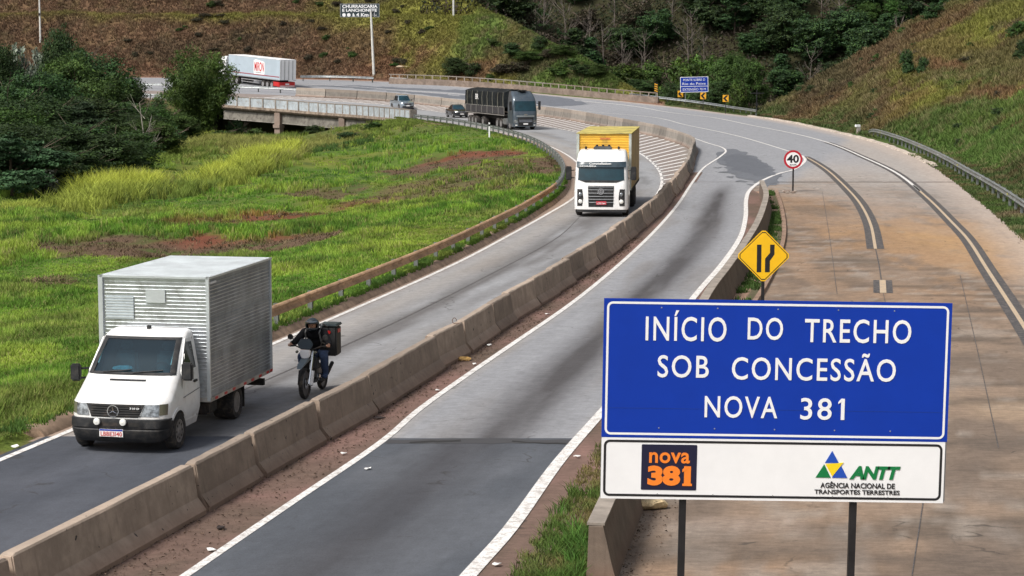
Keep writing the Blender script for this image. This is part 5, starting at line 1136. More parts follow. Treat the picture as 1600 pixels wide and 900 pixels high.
for j in range(ny + 1):
    y = 3.0 + 14.4 * j / ny; fold = .035 * math.sin(j * 1.9) + .02 * math.sin(j * 4.1); hp2 = 3.72 + .06 * math.cos(j * .85) - .0
    V += [(-1.30 - fold, y, 2.12), (-1.31 - fold * .5, y, 3.0), (-1.28, y, 3.55 + fold), (-.7, y, hp2), (0, y, hp2 + .10), (.7, y, hp2), (1.28, y, 3.55 - fold), (1.31 + fold * .5, y, 3.0), (1.30 + fold, y, 2.12)]
mb = MB(); mb.add(V, [tuple(q) for q in gridfaces(ny + 1, 9)] + [tuple(range(9)), tuple(range(ny * 9, ny * 9 + 9))[::-1]]); tarp = mb.build('tarpaulin', M_TARP, tl, smooth=True)
for k in range(8): MB().tube([(-1.345, 3.2 + k * 1.9, 2.1), (-1.35, 3.2 + k * 1.9 + .1, 3.0), (-1.31, 3.2 + k * 1.9, 3.58)], .018, 5).build('strap', M('webbing', (.26, .25, .2), .8), tarp)
o = text('BR', 0, 1.1, 0, .55, 0, M_PLATE, tarp, bold=.02); o.rotation_euler.z = -math.pi / 2; o.location = (-1.38, 13.2, 2.72)
# ---------------------------------------------------------------- pickup, black car
def car(name, label, cat_, loc, rz, L, W, H, paint, kind, plate=True, group=None):
    t = thing(name, label, cat_, loc, rz, group); hw = W / 2
    bz = .48 * H if kind == 'pickup' else .50 * H; hb = .58 * H if kind == 'pickup' else .63 * H
    lb_ = Body([(.20, .16, L - .12, hw - .06, .3, .10), (.30, .04, L - .02, hw - .01, .32, .12), (bz * .85, .0, L, hw, .32, .14), (bz * 1.05, .06, L, hw, .32, .16), (hb, .9 if kind == 'pickup' else .95, L - .03, hw - .04, .3, .12), (hb + .04, 1.25, L - .05, hw - .10, .3, .1)])
    lb_.build('body', paint, t, [.20, .25, .30, bz * .5, bz * .85, bz * .95, bz * 1.05, bz * 1.15, (bz * 1.05 + hb) / 2, hb, hb + .04])
    if kind == 'pickup': ca = Body([(hb, 1.35, 3.75, hw - .08, .2, .08), (hb + .05, 1.42, 3.72, hw - .10, .2, .08), (H - .10, 2.15, 3.55, hw - .26, .16, .06), (H, 2.45, 3.45, hw - .32, .2, .05)])
    else: ca = Body([(hb, 1.0, L - .55, hw - .07, .2, .10), (hb + .04, 1.1, L - .75, hw - .10, .2, .1), (H - .07, 1.95, L - 1.45, hw - .27, .18, .07), (H, 2.3, L - 1.75, hw - .34, .22, .05)])
    cb_ = ca.build('cabin', paint, t, [ca.lv[0][0], ca.lv[1][0], (ca.lv[1][0] + ca.lv[2][0]) / 2, ca.lv[2][0], ca.lv[2][0] + .05, H])
    z0, z1 = ca.lv[1][0] + .02, ca.lv[2][0] - .01; a, b = ca.lv[1][3] - .10, ca.lv[2][3] - .08
    ca.patch('windshield', M_GLASS, t, (z0, z1, lambda q: (-(a + (b - a) * q), a + (b - a) * q)), .015)
    y0, y1 = ca.at(z0)[1], ca.at(z1)[1]; yb0, yb1 = ca.at(z0)[2], ca.at(z1)[2]; ym = (y1 + yb1) / 2
    for sgn in (-1, 1):
        ca.side('side_window', M_GLASSD, t, [(y0 + .35, z0 + .02), (ym - .05, z0 + .02), (ym - .05, z1), (y1 + .12, z1)], sgn, .012); ca.side('side_window', M_GLASSD, t, [(ym + .05, z0 + .02), (yb0 - .25, z0 + .02), (yb1 - .10, z1), (ym + .05, z1)], sgn, .012)
        lb_.patch('headlight', M_LAMP if kind == 'pickup' else M_LAMPW, t, (bz * .88, bz * 1.06, (lambda q: (-hw + .10, -hw + .42)) if sgn < 0 else (lambda q: (hw - .42, hw - .10))), .02, nx=4, nz=2)
        r = .37 if kind == 'pickup' else .31; w0, w1 = .92, L - (1.15 if kind == 'pickup' else .85)
        for y in (w0, w1):
            ai = [(y + (r + .07) * math.cos(math.radians(q)), r + (r + .07) * math.sin(math.radians(q))) for q in np.linspace(-15, 195, 12)]
            lb_.side('wheel_arch', M_CHAS, t, ai, sgn, .012, .06); wheel(t, sgn * (hw + .015), y, r, .22, sgn, M_RIMB if kind != 'pickup' else M_RIM, n=18)
        o = MB().box(-.11, .11, -.06, .06, -.08, .08).build('mirror', M_PLAS, t, bevel=.03); o.location = (sgn * (hw + .07), ca.at(z0)[1] + .42, z0 + .08)
        MB().tube([(sgn * (hw + .004), 1.45, bz * .95), (sgn * (hw + .004), L - 1.4, bz * .97)], .012, 4).build('body_crease', M_LINE, t)
    g = lb_.patch('grille', M_PLAS, t, (bz * .72, bz * 1.0, lambda q: (-.48, .48)), .02, nz=3)
    MB().tube([(x, lb_.front(x, bz * .9) - .03, bz * .9) for x in (-.45, 0, .45)], .02, 6).build('grille_bar', M_CHR, g); MB().box(-.05, .05, -.05, .0, bz * .82, bz * .95).build('emblem', M_CHR, g)
    lb_.patch('lower_intake', M_PLAS, t, (.27, bz * .55, lambda q: (-hw + .25, hw - .25)), .02, nz=3)
    MB().box(-.22, .22, -.035, .0, bz * .52, bz * .66).build('number_plate', M_PLATE, t)
    if kind == 'pickup':
        MB().box(-hw + .1, hw - .1, 3.85, L - .08, hb + .03, hb + .07).build('bed_cover', M_PLAS, t)
        MB().tube([(-.6, 2.5, H + .0), (-.6, 2.6, H + .06), (-.6, 3.35, H + .06), (-.6, 3.4, H)], .02, 6).build('roof_rail', M_CHR, t); MB().tube([(.6, 2.5, H), (.6, 2.6, H + .06), (.6, 3.35, H + .06), (.6, 3.4, H)], .02, 6).build('roof_rail', M_CHR, t)
    return t
p = U(637.5, 171.8); car('pickup_truck', 'silver blue double cab pickup driving off the bridge on the left carriageway', 'pickup', (p.x, p.y, float(HR(p.y)) + .006), math.radians(19), 5.35, 1.88, 1.84, M('silver_blue_paint', (.30, .37, .43), .3, .5, var=.1, vs=2, coat=.8, dirt=(.30, .2, .14), dz=.7), 'pickup')
p = U(722, 184.2); car('car', 'black hatchback car following close behind the grey lorry', 'car', (p.x, p.y, float(HR(p.y)) + .006), math.radians(17), 4.2, 1.76, 1.48, M('black_car_paint', (.012, .016, .020), .2, .1, var=.2, vs=2, coat=1, dirt=(.05, .04, .035), dz=.4), 'car')
# ---------------------------------------------------------------- far white articulated lorry
RD = F / 11.35; rx = (451 - 800) / 11.35; beta = math.radians(180 + 37)
# rear centre of the trailer sits at (rx, RD); the origin is the front of the cab
Lt = 17.6; fwd = np.array([-math.sin(math.radians(37)), math.cos(math.radians(37))])
oy = RD + fwd[1] * Lt; oxx = rx + fwd[0] * Lt
wl = thing('articulated_lorry', 'white box trailer lorry with red logo and red rear panel at top left', 'lorry', (oxx, oy, 0), beta)
zr0, zf0 = float(HR(RD)), float(HR(oy)); wl.location.z = zf0 + .01 - .0; pit = math.atan2(zf0 - zr0, Lt)
wl.rotation_euler = Euler((-pit, 0, beta), 'XYZ')
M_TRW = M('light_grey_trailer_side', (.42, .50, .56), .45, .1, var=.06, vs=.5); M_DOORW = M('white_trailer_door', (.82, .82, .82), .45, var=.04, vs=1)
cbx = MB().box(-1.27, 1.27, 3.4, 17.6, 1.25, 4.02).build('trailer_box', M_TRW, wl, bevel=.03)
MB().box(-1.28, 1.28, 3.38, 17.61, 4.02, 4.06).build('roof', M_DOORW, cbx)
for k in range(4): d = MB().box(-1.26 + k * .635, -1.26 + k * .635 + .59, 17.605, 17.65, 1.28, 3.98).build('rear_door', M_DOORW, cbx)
for x in (-.95, -.32, .32, .95): MB().tube([(x + .2, 17.67, 1.3), (x + .2, 17.67, 3.95)], .022, 6).build('lock_rod', M_CHAS, cbx)
for sx_ in (-1.275, 1.275): 
    MB().box(sx_ - .012, sx_ + .012, 3.5, 17.5, 1.62, 1.74).build('red_stripe', M('dull_red_stripe', (.30, .05, .07), .5), cbx); MB().box(sx_ - .03, sx_ + .03, 3.4, 17.6, 1.20, 1.32).build('lower_rail', M_RIMB, cbx)
# red logo on the side facing the camera (local +x is away; the visible flank is x = -1.27 after the turn)
sd_ = 1 if True else -1
lg = MB(); 
logo = [(-.1, 0), (.05, -.2), (2.8, -.2), (2.95, -.05), (2.95, 1.45), (2.75, 1.6), (2.3, 1.65), (1.4, 1.75), (.5, 1.85), (-.1, 1.7)]
def flank(nm, pts, m_, off, y_start=10.6, z_start=1.95):
    V = [(0, y_start + a, z_start + b) for a, b in pts]; n = len(V)
    for s_ in (1.275,): MB().add([(s_ + off, y, z) for _, y, z in V] + [(s_, y, z) for _, y, z in V], [tuple(range(n)), tuple(range(2 * n - 1, n - 1, -1))] + [(i, i + n, (i + 1) % n + n, (i + 1) % n) for i in range(n)]).build(nm, m_, cbx)
flank('logo_panel', logo, M_DOORW, .008)
o = text('MIRON', 0, 2.6, 0, 1.3, 0, M_TRED, cbx, bold=.02, space=1.0); o.rotation_euler.z = math.pi / 2; o.location = (1.29, 10.75, 2.15)
o = text('TRANSPORTES', 0, 1.7, 0, .12, 0, M_BLK, cbx, bold=.02); o.rotation_euler.z = math.pi / 2; o.location = (1.29, 11.0, 1.93)
MB().box(-.5, .5, 3.0, 17.0, .85, 1.2).build('chassis', M_CHAS, wl)
rp = MB().box(-1.22, 1.22, 16.9, 17.5, .32, .98).build('underride_panel', M_TRED, wl); MB().box(-1.15, 1.15, 17.51, 17.53, .40, .50).build('reflector_strip', M_PLATE, rp); MB().box(-.3, .3, 17.51, 17.53, .62, .8).build('number_plate', M_PLATE, rp)
for sgn in (-1, 1):
    MB().box(sgn * 1.24 - .03, sgn * 1.24 + .03, 15.9, 17.4, .40, 1.0).build('mudguard', M_TRED, wl)
    for y in (1.4, 4.4, 5.7, 13.0, 14.2, 15.4): wheel(wl, sgn * 1.25, y, .5, .27, sgn, M_RIMB, dual=y > 2, n=18)
    MB().box(sgn * 1.2 - .02, sgn * 1.2 + .02, 7.0, 12.0, .48, .60).box(sgn * 1.2 - .02, sgn * 1.2 + .02, 7.0, 12.0, .82, .95).build('side_guard', M_RIMB, wl)
cb2 = Body([(.35, .05, 2.2, 1.2, .25, .08), (1.8, .05, 2.2, 1.24, .25, .08), (2.8, .3, 2.3, 1.18, .2, .08), (3.6, 1.0, 2.3, 1.1, .25, .08), (3.75, 1.4, 2.3, 1.0, .3, .05)])
cb2.build('cab', M_TWHITE, wl); cb2.patch('windshield', M_GLASS, wl, (1.85, 2.8, lambda t: (-1.05, 1.05)), .02)
for sgn in (-1, 1): cb2.side('side_window', M_GLASSD, wl, [(.6, 1.85), (1.5, 1.85), (1.5, 2.6), (.75, 2.6)], sgn, .02); mirror(wl, sgn * 1.45, .3, 2.3, .25, .8, sgn, .1, .1)
# ---------------------------------------------------------------- motorcycle and rider
bpv = U(473, 627, 0); BR_ = math.radians(-11)
mo = thing('motorcycle', 'black trail motorcycle with white headlight fairing ridden beside the concrete barrier', 'motorcycle', (bpv.x + .02, bpv.y + .30, .004), BR_)
M_SPOKE = M('wheel_metal', (.12, .12, .125), .4, .7)
def mwheel(y, r, nm='wheel'):
    o = link(nm, MB().lathe([(r * .84, -.035), (r * .95, -.05), (r, -.02), (r, .02), (r * .95, .05), (r * .84, .035), (r * .82, 0), (r * .84, -.035)], (0, 0, 0), 'x', 32).mesh('tyre', M_TYRE, smooth=True), mo, (0, y, r))
    MB().lathe([(r * .84, -.02), (r * .80, -.02), (r * .80, .02), (r * .84, .02)], (0, 0, 0), 'x', 28).build('rim', M_SPOKE, o)
    mb = MB()
    for k in range(16):
        q = k * math.pi / 8; mb.tube([(.02 * (-1) ** k, 0, 0), (0, r * .82 * math.cos(q), r * .82 * math.sin(q))], .004, 4)
    mb.lathe([(.05, -.05), (.05, .05)], (0, 0, 0), 'x', 12); mb.build('spokes', M_SPOKE, o); MB().lathe([(.12, .035), (.12, .04)], (0, 0, 0), 'x', 20).build('brake_disc', M_CHR, o); return o
mwheel(0, .34); mwheel(1.36, .31)
for sgn in (-1, 1):
    MB().tube([(sgn * .09, -.0, .33), (sgn * .10, .20, .80), (sgn * .10, .30, 1.02)], [.032, .034, .022], 10).build('fork', M_CHR if sgn > 0 else M_CHAS, mo, smooth=True)
    MB().tube([(sgn * .13, .02, .30), (sgn * .13, .14, .60)], [.045, .05], 10).build('fork_guard', M('white_guard', (.7, .7, .7), .4) if sgn > 0 else M_PLAS, mo)
MB().add([(-.075, -.30, .80), (.075, -.30, .80), (.085, .05, .90), (-.085, .05, .90), (-.05, -.42, .72), (.05, -.42, .72), (-.075, .2, .84), (.075, .2, .84), (0, -.35, .83)], [(0, 1, 2, 3), (4, 5, 1, 0), (3, 2, 7, 6), (4, 0, 3, 6), (1, 5, 7, 2), (4, 6, 7, 5)]).build('front_mudguard', M('grey_plastic', (.10, .13, .15), .5), mo, smooth=True)
MB().prism([(-.11, 1.08), (.11, 1.08), (.12, 1.00), (.07, .89), (0, .87), (-.07, .89), (-.12, 1.00)], 'y', .0, .12).build('headlight', M('bright_headlight_fairing', (.85, .85, .87), .2, coat=.6), mo, bevel=.02)
MB().prism([(-.12, 1.09), (.12, 1.09), (.18, 1.20), (.10, 1.32), (-.10, 1.32), (-.18, 1.20)], 'y', .04, .10).build('windscreen', M('smoked_screen', (.05, .07, .09), .15, coat=.8), mo, bevel=.015)
MB().tube([(-.40, .34, 1.12), (-.30, .30, 1.13), (-.12, .26, 1.06), (.12, .26, 1.06), (.30, .30, 1.13), (.40, .34, 1.12)], .016, 8).build('handlebar', M_CHAS, mo, smooth=True)
for sgn in (-1, 1):
    MB().tube([(sgn * .33, .33, 1.125), (sgn * .45, .36, 1.115)], .022, 8).build('grip', M_PLAS, mo)
    MB().tube([(sgn * .28, .30, 1.13), (sgn * .33, .27, 1.28), (sgn * .36, .27, 1.30)], .009, 6).build('mirror_stalk', M_CHAS, mo)
    MB().lathe([(.0001, -.02), (.06, -.015), (.065, .01), (.0001, .012)], (sgn * .40, .26, 1.33), 'y', 16).build('mirror', M_PLAS, mo, smooth=True)
    MB().lathe([(.0001, -.03), (.03, -.02), (.03, .03), (.0001, .04)], (sgn * .21, .12, 1.02), 'y', 10).build('indicator', M_AMB, mo, smooth=True)
MB().box(-.15, .15, .35, .80, .80, 1.02, .05, .08).build('fuel_tank', M('black_gloss', (.012, .014, .018), .2, coat=1), mo, bevel=.05)
MB().box(-.22, .22, .25, .55, .62, .88, .06, .05).build('side_shroud', M_PLAS, mo, bevel=.03)
MB().box(-.13, .13, .78, 1.50, .80, .90, .02, .03).build('seat', M_PLAS, mo, bevel=.03)
MB().box(-.13, .13, .45, .85, .28, .62).build('engine', M('engine_metal', (.16, .16, .165), .45, .7, var=.4, vs=9), mo, bevel=.04)
MB().lathe([(.09, .13), (.09, .17), (.05, .19), (.0001, .19)], (0, .62, .40), 'x', 18).build('engine_cover', M_CHR, mo, smooth=True)
MB().tube([(0, .30, .95), (0, .25, .55), (0, .55, .28), (0, 1.0, .32)], .03, 8).tube([(0, .3, .92), (0, 1.1, .72), (0, 1.5, .80)], .028, 8).tube([(-.06, .95, .36), (-.07, 1.36, .31)], .025, 8).tube([(.06, .95, .36), (.07, 1.36, .31)], .025, 8).build('frame', M_CHAS, mo)
MB().tube([(.1, .45, .40), (.16, .75, .26), (.17, 1.2, .40), (.18, 1.55, .58)], [.02, .025, .045, .045], 8).build('exhaust', M_CHAS, mo, smooth=True)
mo.scale = (.98, .98, .98)
# rider: one skinned body
def skin(name, pts, edges, radii, mat, parent, sub=2, root=0):
    me = bpy.data.meshes.new(name); me.from_pydata(pts, edges, []); o = link(name, me, parent)
    sk = o.modifiers.new('skin', 'SKIN'); 
    for i, r in enumerate(radii):
        v = me.skin_vertices[0].data[i]; v.radius = (r, r) if isinstance(r, float) else r; v.use_root = i == root
    ssf = o.modifiers.new('sub', 'SUBSURF'); ssf.levels = sub; ssf.render_levels = sub
    dg = bpy.context.evaluated_depsgraph_get(); m2 = bpy.data.meshes.new_from_object(o.evaluated_get(dg)); o.modifiers.clear(); o.data = m2; m2.name = name
    m2.materials.clear(); m2.materials.append(mat)
    for f in m2.polygons: f.use_smooth = True
    return o
M_JACK = M('black_jacket', (.008, .008, .010), .9, spec=.2, var=.35, vs=9, bump=.4, bs=25); M_JEAN = M('blue_jeans', (.025, .045, .10), .85, var=.3, vs=10, bump=.3, bs=40); M_SKIN = M('skin', (.42, .22, .14), .55, var=.1); M_HELM = M('dark_helmet', (.018, .026, .032), .3, coat=.6, var=.2); M_SHOE = M('dark_shoes', (.02, .018, .016), .7)
rd = thing('person', 'motorcyclist in black jacket, blue jeans and dark helmet gripping the handlebar', 'person', (mo.location.x, mo.location.y, mo.location.z), BR_)
# body stays one mesh (hips, torso, neck, legs, arms)
P = [(0, 1.00, .96), (0, .93, 1.12), (0, .82, 1.29), (0, .74, 1.39), (0, .67, 1.46),
     (-.20, .76, 1.37), (-.35, .60, 1.16), (-.39, .42, 1.15), (.20, .76, 1.37), (.35, .60, 1.14), (.39, .42, 1.15),
     (-.10, 1.0, .93), (-.24, .60, .86), (-.22, .78, .44), (-.22, .66, .36), (.10, 1.0, .93), (.24, .60, .86), (.22, .78, .44), (.22, .66, .36)]
E = [(0, 1), (1, 2), (2, 3), (3, 4), (3, 5), (5, 6), (6, 7), (3, 8), (8, 9), (9, 10), (0, 11), (11, 12), (12, 13), (13, 14), (0, 15), (15, 16), (16, 17), (17, 18)]
Rr_ = [.16, (.19, .15), (.22, .16), (.14, .12), .065, .10, .075, .05, .10, .075, .05, .11, .095, .065, .05, .11, .095, .065, .05]
body = skin('body', P, E, Rr_, M_JACK, rd)
# trousers are clothing: legs coloured by material slot on the same body mesh
body.data.materials.append(M_JEAN)
for f in body.data.polygons:
    c = f.center
    if c.z < .97: f.material_index = 1
for sgn in (-1, 1):
    # shoes
    MB().box(sgn * .20 - .05, sgn * .20 + .05, .50, .78, .30, .38, .01, .03).build('shoe', M_SHOE, rd, bevel=.025)
    # hands closed round the grips: palm and five fingers
    hx, hy, hz = sgn * .39, .375, 1.13
    pts = [(hx, hy + .05, hz + .02), (hx, hy + .0, hz + .035)]; ed = [(0, 1)]; rr_ = [.030, .032]
    hand = skin('hand', pts, ed, rr_, M_SKIN, rd, 1)
    for k in range(4):
        fx = hx + (k - 1.5) * .021; l = [1, 1.06, 1, .85][k]
        skin('finger', [(fx, hy + .0, hz + .03), (fx, hy - .035 * l, hz + .018), (fx, hy - .042 * l, hz - .012), (fx, hy - .02, hz - .028)], [(0, 1), (1, 2), (2, 3)], [.010, .0095, .009, .008], M_SKIN, hand, 1)
    skin('thumb', [(hx - sgn * .035, hy + .03, hz + .015), (hx - sgn * .05, hy + .0, hz - .01), (hx - sgn * .04, hy - .02, hz - .025)], [(0, 1), (1, 2)], [.013, .011, .009], M_SKIN, hand, 1)
# head with face inside the open visor
hc = Vector((0, .60, 1.55))
hd = MB().lathe([(.0001, -.115), (.05, -.105), (.075, -.06), (.082, 0), (.08, .05), (.05, .10), (.0001, .115)], tuple(hc), 'z', 20).build('head', M_SKIN, rd, smooth=True)
MB().add([(hc.x - .014, hc.y - .078, hc.z - .03), (hc.x + .014, hc.y - .078, hc.z - .03), (hc.x, hc.y - .105, hc.z - .025), (hc.x, hc.y - .080, hc.z + .015)], [(0, 1, 2), (0, 2, 3), (1, 3, 2)]).build('nose', M_SKIN, hd)
for sgn in (-1, 1): MB().lathe([(.0001, -.006), (.010, 0), (.0001, .006)], (sgn * .03, hc.y - .078, hc.z + .01), 'y', 10).build('eye', M_BLK, hd)
MB().tube([(-.025, hc.y - .077, hc.z - .055), (.025, hc.y - .077, hc.z - .055)], .005, 5).build('mouth', M('lips', (.25, .09, .07), .6), hd)
V = []; nA, nB = 20, 14
for i in range(nB + 1):
    ph = math.pi * i / nB
    for k in range(nA):
        q = 2 * math.pi * k / nA; x = .142 * math.sin(ph) * math.cos(q); y = .172 * math.sin(ph) * math.sin(q); z = .158 * math.cos(ph)
        if z < -.03 and y < 0: y *= 1.08
        V.append((hc.x + x, hc.y + .02 + y, hc.z + .012 + z))
f = []
for i in range(nB):
    for k in range(nA):
        a = (V[i * nA + k][1] + V[i * nA + (k + 1) % nA][1]) / 2; z = V[i * nA + k][2] - hc.z; xx_ = abs(V[i * nA + k][0])
        if a < hc.y - .05 and -.045 < z < .055 and xx_ < .115: continue
        f.append((i * nA + k, i * nA + (k + 1) % nA, (i + 1) * nA + (k + 1) % nA, (i + 1) * nA + k))
hm = MB().add(V, f).build('helmet', M_HELM, rd, smooth=True); sol = hm.modifiers.new('s', 'SOLIDIFY'); sol.thickness = .02; sol.offset = -1
pk = [(hc.x + .14 * math.sin(a), hc.y - .13 * math.cos(a) - (.09 * math.cos(a)), hc.z + .075 + .0 * a) for a in np.linspace(-1.1, 1.1, 9)]; pk2 = [(hc.x + .13 * math.sin(a), hc.y - .12 * math.cos(a), hc.z + .095) for a in np.linspace(-1.1, 1.1, 9)]
MB().add([*pk, *pk2, *[(x, y, z + .012) for x, y, z in pk], *[(x, y, z + .012) for x, y, z in pk2]], [(i, i + 1, i + 10, i + 9) for i in range(8)] + [(i + 18, i + 19, i + 28, i + 27) for i in range(8)] + [(i, i + 1, i + 19, i + 18) for i in range(8)]).build('visor', M('dark_visor', (.04, .055, .065), .2, coat=1), hm)
rd.scale = (1.1, .98, .98)
# delivery box carried on the back
bgx = thing('delivery_bag', 'large black square thermal delivery bag on the motorcyclist back', 'delivery bag', (mo.location.x, mo.location.y, mo.location.z), BR_)
bgx.scale = (1.05, .98, 1.02)
bgb = MB().box(.02, .38, 1.12, 1.52, .76, 1.40, .0, .0).build('bag_body', M('black_nylon', (.018, .018, .019), .6, var=.4, vs=6, bump=.3), bgx, bevel=.03)
MB().box(.0, .40, 1.10, 1.54, 1.40, 1.46).build('lid', M('dark_grey_nylon', (.035, .05, .055), .5, var=.3, vs=5), bgx, bevel=.02)
MB().box(.382, .39, 1.22, 1.42, 1.26, 1.34).build('red_mark', M_TRED, bgb); MB().lathe([(.04, 0), (.04, -.01)], (.22, 1.118, 1.28), 'y', 12).build('red_mark', M_TRED, bgb)
for x in (-.15, .15): MB().tube([(x * .9 + .05, 1.14, 1.40), (x, .84, 1.50), (x, .60, 1.33), (x * 1.1, .72, 1.12), (x + .03, 1.08, 1.0)], .018, 6).build('shoulder_strap', M('grey_webbing', (.13, .13, .13), .8), bgx)
# ================================================================ vegetation
def leafmat(name, trans=.25, rough=.7):
    m, nt, b = newmat(name); a = nt.nodes.new('ShaderNodeAttribute'); a.attribute_name = 'Col'
    oi = nt.nodes.new('ShaderNodeObjectInfo'); hsv = nt.nodes.new('ShaderNodeHueSaturation')
    nt.links.new(mth(nt, 'ADD', mth(nt, 'MULTIPLY', oi.outputs['Random'], .04), .48), hsv.inputs['Hue']); nt.links.new(mth(nt, 'ADD', mth(nt, 'MULTIPLY', oi.outputs['Random'], .5), .75), hsv.inputs['Value'])
    nt.links.new(a.outputs['Color'], hsv.inputs['Color']); nt.links.new(hsv.outputs[0], b.inputs['Base Color'])
    b.inputs['Roughness'].default_value = rough; b.inputs['Specular IOR Level'].default_value = .3
    t = nt.nodes.new('ShaderNodeBsdfTranslucent'); nt.links.new(hsv.outputs[0], t.inputs[0]); mx = nt.nodes.new('ShaderNodeMixShader'); mx.inputs[0].default_value = trans
    out = [n for n in nt.nodes if n.type == 'OUTPUT_MATERIAL'][0]; nt.links.new(b.outputs[0], mx.inputs[1]); nt.links.new(t.outputs[0], mx.inputs[2]); nt.links.new(mx.outputs[0], out.inputs[0]); return m
M_LEAF = leafmat('foliage'); M_GRASS = leafmat('grass_blades', .3, .8)
M_BARK = M('bark', (.10, .075, .055), .95, var=.4, vs=3, bump=.5); M_PALEB = M('pale_bark', (.26, .235, .20), .9, var=.4, vs=2)
def quads(C, N, S, asp, rg, bend=0):
    """leaf quads at C with normals N, half sizes S"""
    n = len(C); N = N / (np.linalg.norm(N, axis=1)[:, None] + 1e-9); r = rg.normal(size=(n, 3)); A = np.cross(N, r); A /= np.linalg.norm(A, axis=1)[:, None] + 1e-9; B = np.cross(N, A)
    a = A * S[:, None]; b = B * S[:, None] * asp
    V = np.stack([C - a, C - b * .9 + a * .1, C + a, C + b * .9 + a * .1], 1).reshape(-1, 3)
    return V, np.arange(n * 4).reshape(n, 4)
def crown(seed, W, H, nl, leaf, cols, shape='round', lobes=14, gap=.35):
    """foliage volume of radius W and height H, base at z=0: sub-crowns, each made of leaf clumps"""
    rg = np.random.default_rng(seed); L = []
    for i in range(lobes):
        q = rg.random() * 2 * math.pi; t = rg.random()
        if shape == 'round': zc = H * (.22 + .62 * t); rad = W * .62 * math.sqrt(max(.05, 1 - (2 * (zc / H) - .95) ** 2)) * rg.random() ** .5; lr = W * (.30 + .22 * rg.random())
        elif shape == 'flat': zc = H * (.22 + .66 * t); rad = W * .8 * rg.random() ** .5 * (1.15 - t * .4); lr = W * (.22 + .14 * rg.random())
        elif shape == 'bush': zc = H * (.15 + .55 * t); rad = W * .7 * rg.random() ** .5 * (1.1 - t * .7); lr = W * (.28 + .2 * rg.random())
        elif shape == 'tall': zc = H * (.12 + .82 * t); rad = W * .55 * (1.15 - t) * rg.random() ** .5 + W * .1; lr = W * (.28 + .2 * rg.random()) * (1.15 - .5 * t)
        L.append((rad * math.cos(q), rad * math.sin(q), zc, lr, .75 + .5 * rg.random()))
    L = np.array(L); w_ = L[:, 3] ** 2; pick = rg.choice(len(L), nl, p=w_ / w_.sum()); lo = L[pick]
    # clumps on each lobe
    nc = 34; cdir = rg.normal(size=(len(L), nc, 3)); cdir[:, :, 2] = cdir[:, :, 2] * .8 + .25; cdir /= np.linalg.norm(cdir, axis=2)[:, :, None]; cr = .55 + .5 * rg.random((len(L), nc))
    ci = rg.integers(0, nc, nl); d = cdir[pick, ci]; c = lo[:, :3] + d * (lo[:, 3] * cr[pick, ci])[:, None]
    j = rg.normal(size=(nl, 3)) * (lo[:, 3] * .17)[:, None]; j[:, 2] *= .55; C = c + j
    if shape in ('flat',): C[:, 2] = C[:, 2] * .55 + c[:, 2] * .45
    N = d * .7 + rg.normal(size=(nl, 3)) * .55 + [0, 0, .5]
    S = leaf * (.6 + .8 * rg.random(nl)); V, Fq = quads(C, N, S, .55, rg)
    cv = np.array(cols); k = rg.random((len(L), nc))[pick, ci]; base = cv[(rg.random(nl) * len(cv)).astype(int)] * (.65 + .7 * k)[:, None] * (.8 + .4 * rg.random(nl))[:, None]
    base = base * lo[:, 4][:, None]
    return V, Fq, np.repeat(base, 4, 0)
def limbs(seed, H, W, r, n=7, fork=2, droop=0):
    rg = random.Random(seed); mb = MB(); top = H * .62
    tr_ = [(0, 0, -.5), (rg.uniform(-.1, .1), rg.uniform(-.1, .1), H * .25), (rg.uniform(-.25, .25), rg.uniform(-.25, .25), top)]
    mb.tube(tr_, [r, r * .75, r * .4], 8)
    for k in range(n):
        q = k * 2.4 + rg.random(); z = H * rg.uniform(.18, .6); l = W * rg.uniform(.5, .9); t = z / top; b0 = (tr_[1][0] * min(1, t * 2), tr_[1][1] * min(1, t * 2), z)
        e = (math.cos(q) * l, math.sin(q) * l, z + l * rg.uniform(.4, 1.1)); m_ = ((b0[0] + e[0]) / 2, (b0[1] + e[1]) / 2, (b0[2] + e[2]) / 2 + l * .1)
        mb.tube([b0, m_, e], [r * .4, r * .25, r * .08], 5)
        for f_ in range(fork):
            a = q + rg.uniform(-.9, .9); l2 = l * rg.uniform(.35, .7); mb.tube([m_, (m_[0] + math.cos(a) * l2, m_[1] + math.sin(a) * l2, m_[2] + l2 * rg.uniform(.3, 1.2))], [r * .18, r * .05], 4)
    return mb
DARK = [(.033, .065, .02), (.042, .08, .022), (.055, .10, .026), (.026, .052, .022)]; MID = [(.05, .10, .02), (.07, .125, .025), (.04, .08, .02)]; BLUEG = [(.032, .068, .028), (.045, .088, .036), (.03, .06, .024)]
BRT = [(.08, .15, .02), (.11, .18, .03), (.06, .11, .02)]; GREYG = [(.11, .13, .10), (.20, .22, .18), (.07, .09, .06)]; DRYB = [(.075, .058, .036), (.055, .045, .03), (.045, .052, .024)]
TREE = {}
def tree_kind(key, seed, W, H, nl, leaf, cols, shape, lobes=16, bark=None, trunk_r=.16):
    V, Fq, c = crown(seed, W, H, nl, leaf, cols, shape, lobes)
    TREE[key] = (npmesh('crown', V, Fq, M_LEAF, c), limbs(seed, H, W, trunk_r).mesh('trunk', bark or M_BARK, smooth=True), W, H)
tree_kind('dark', 1, 3.2, 6.5, 24000, .10, DARK + MID[2:], 'round', 22); tree_kind('dark2', 2, 3.4, 6.0, 24000, .10, DARK + MID[:1], 'bush', 20); tree_kind('mid', 3, 3.0, 6.0, 22000, .10, MID, 'round', 20)
tree_kind('blue', 4, 3.4, 5.0, 20000, .12, BLUEG, 'flat', 20); tree_kind('bush', 5, 1.6, 2.2, 5000, .09, MID, 'bush', 10); tree_kind('dbush', 6, 1.8, 2.6, 6000, .09, DARK, 'bush', 10)
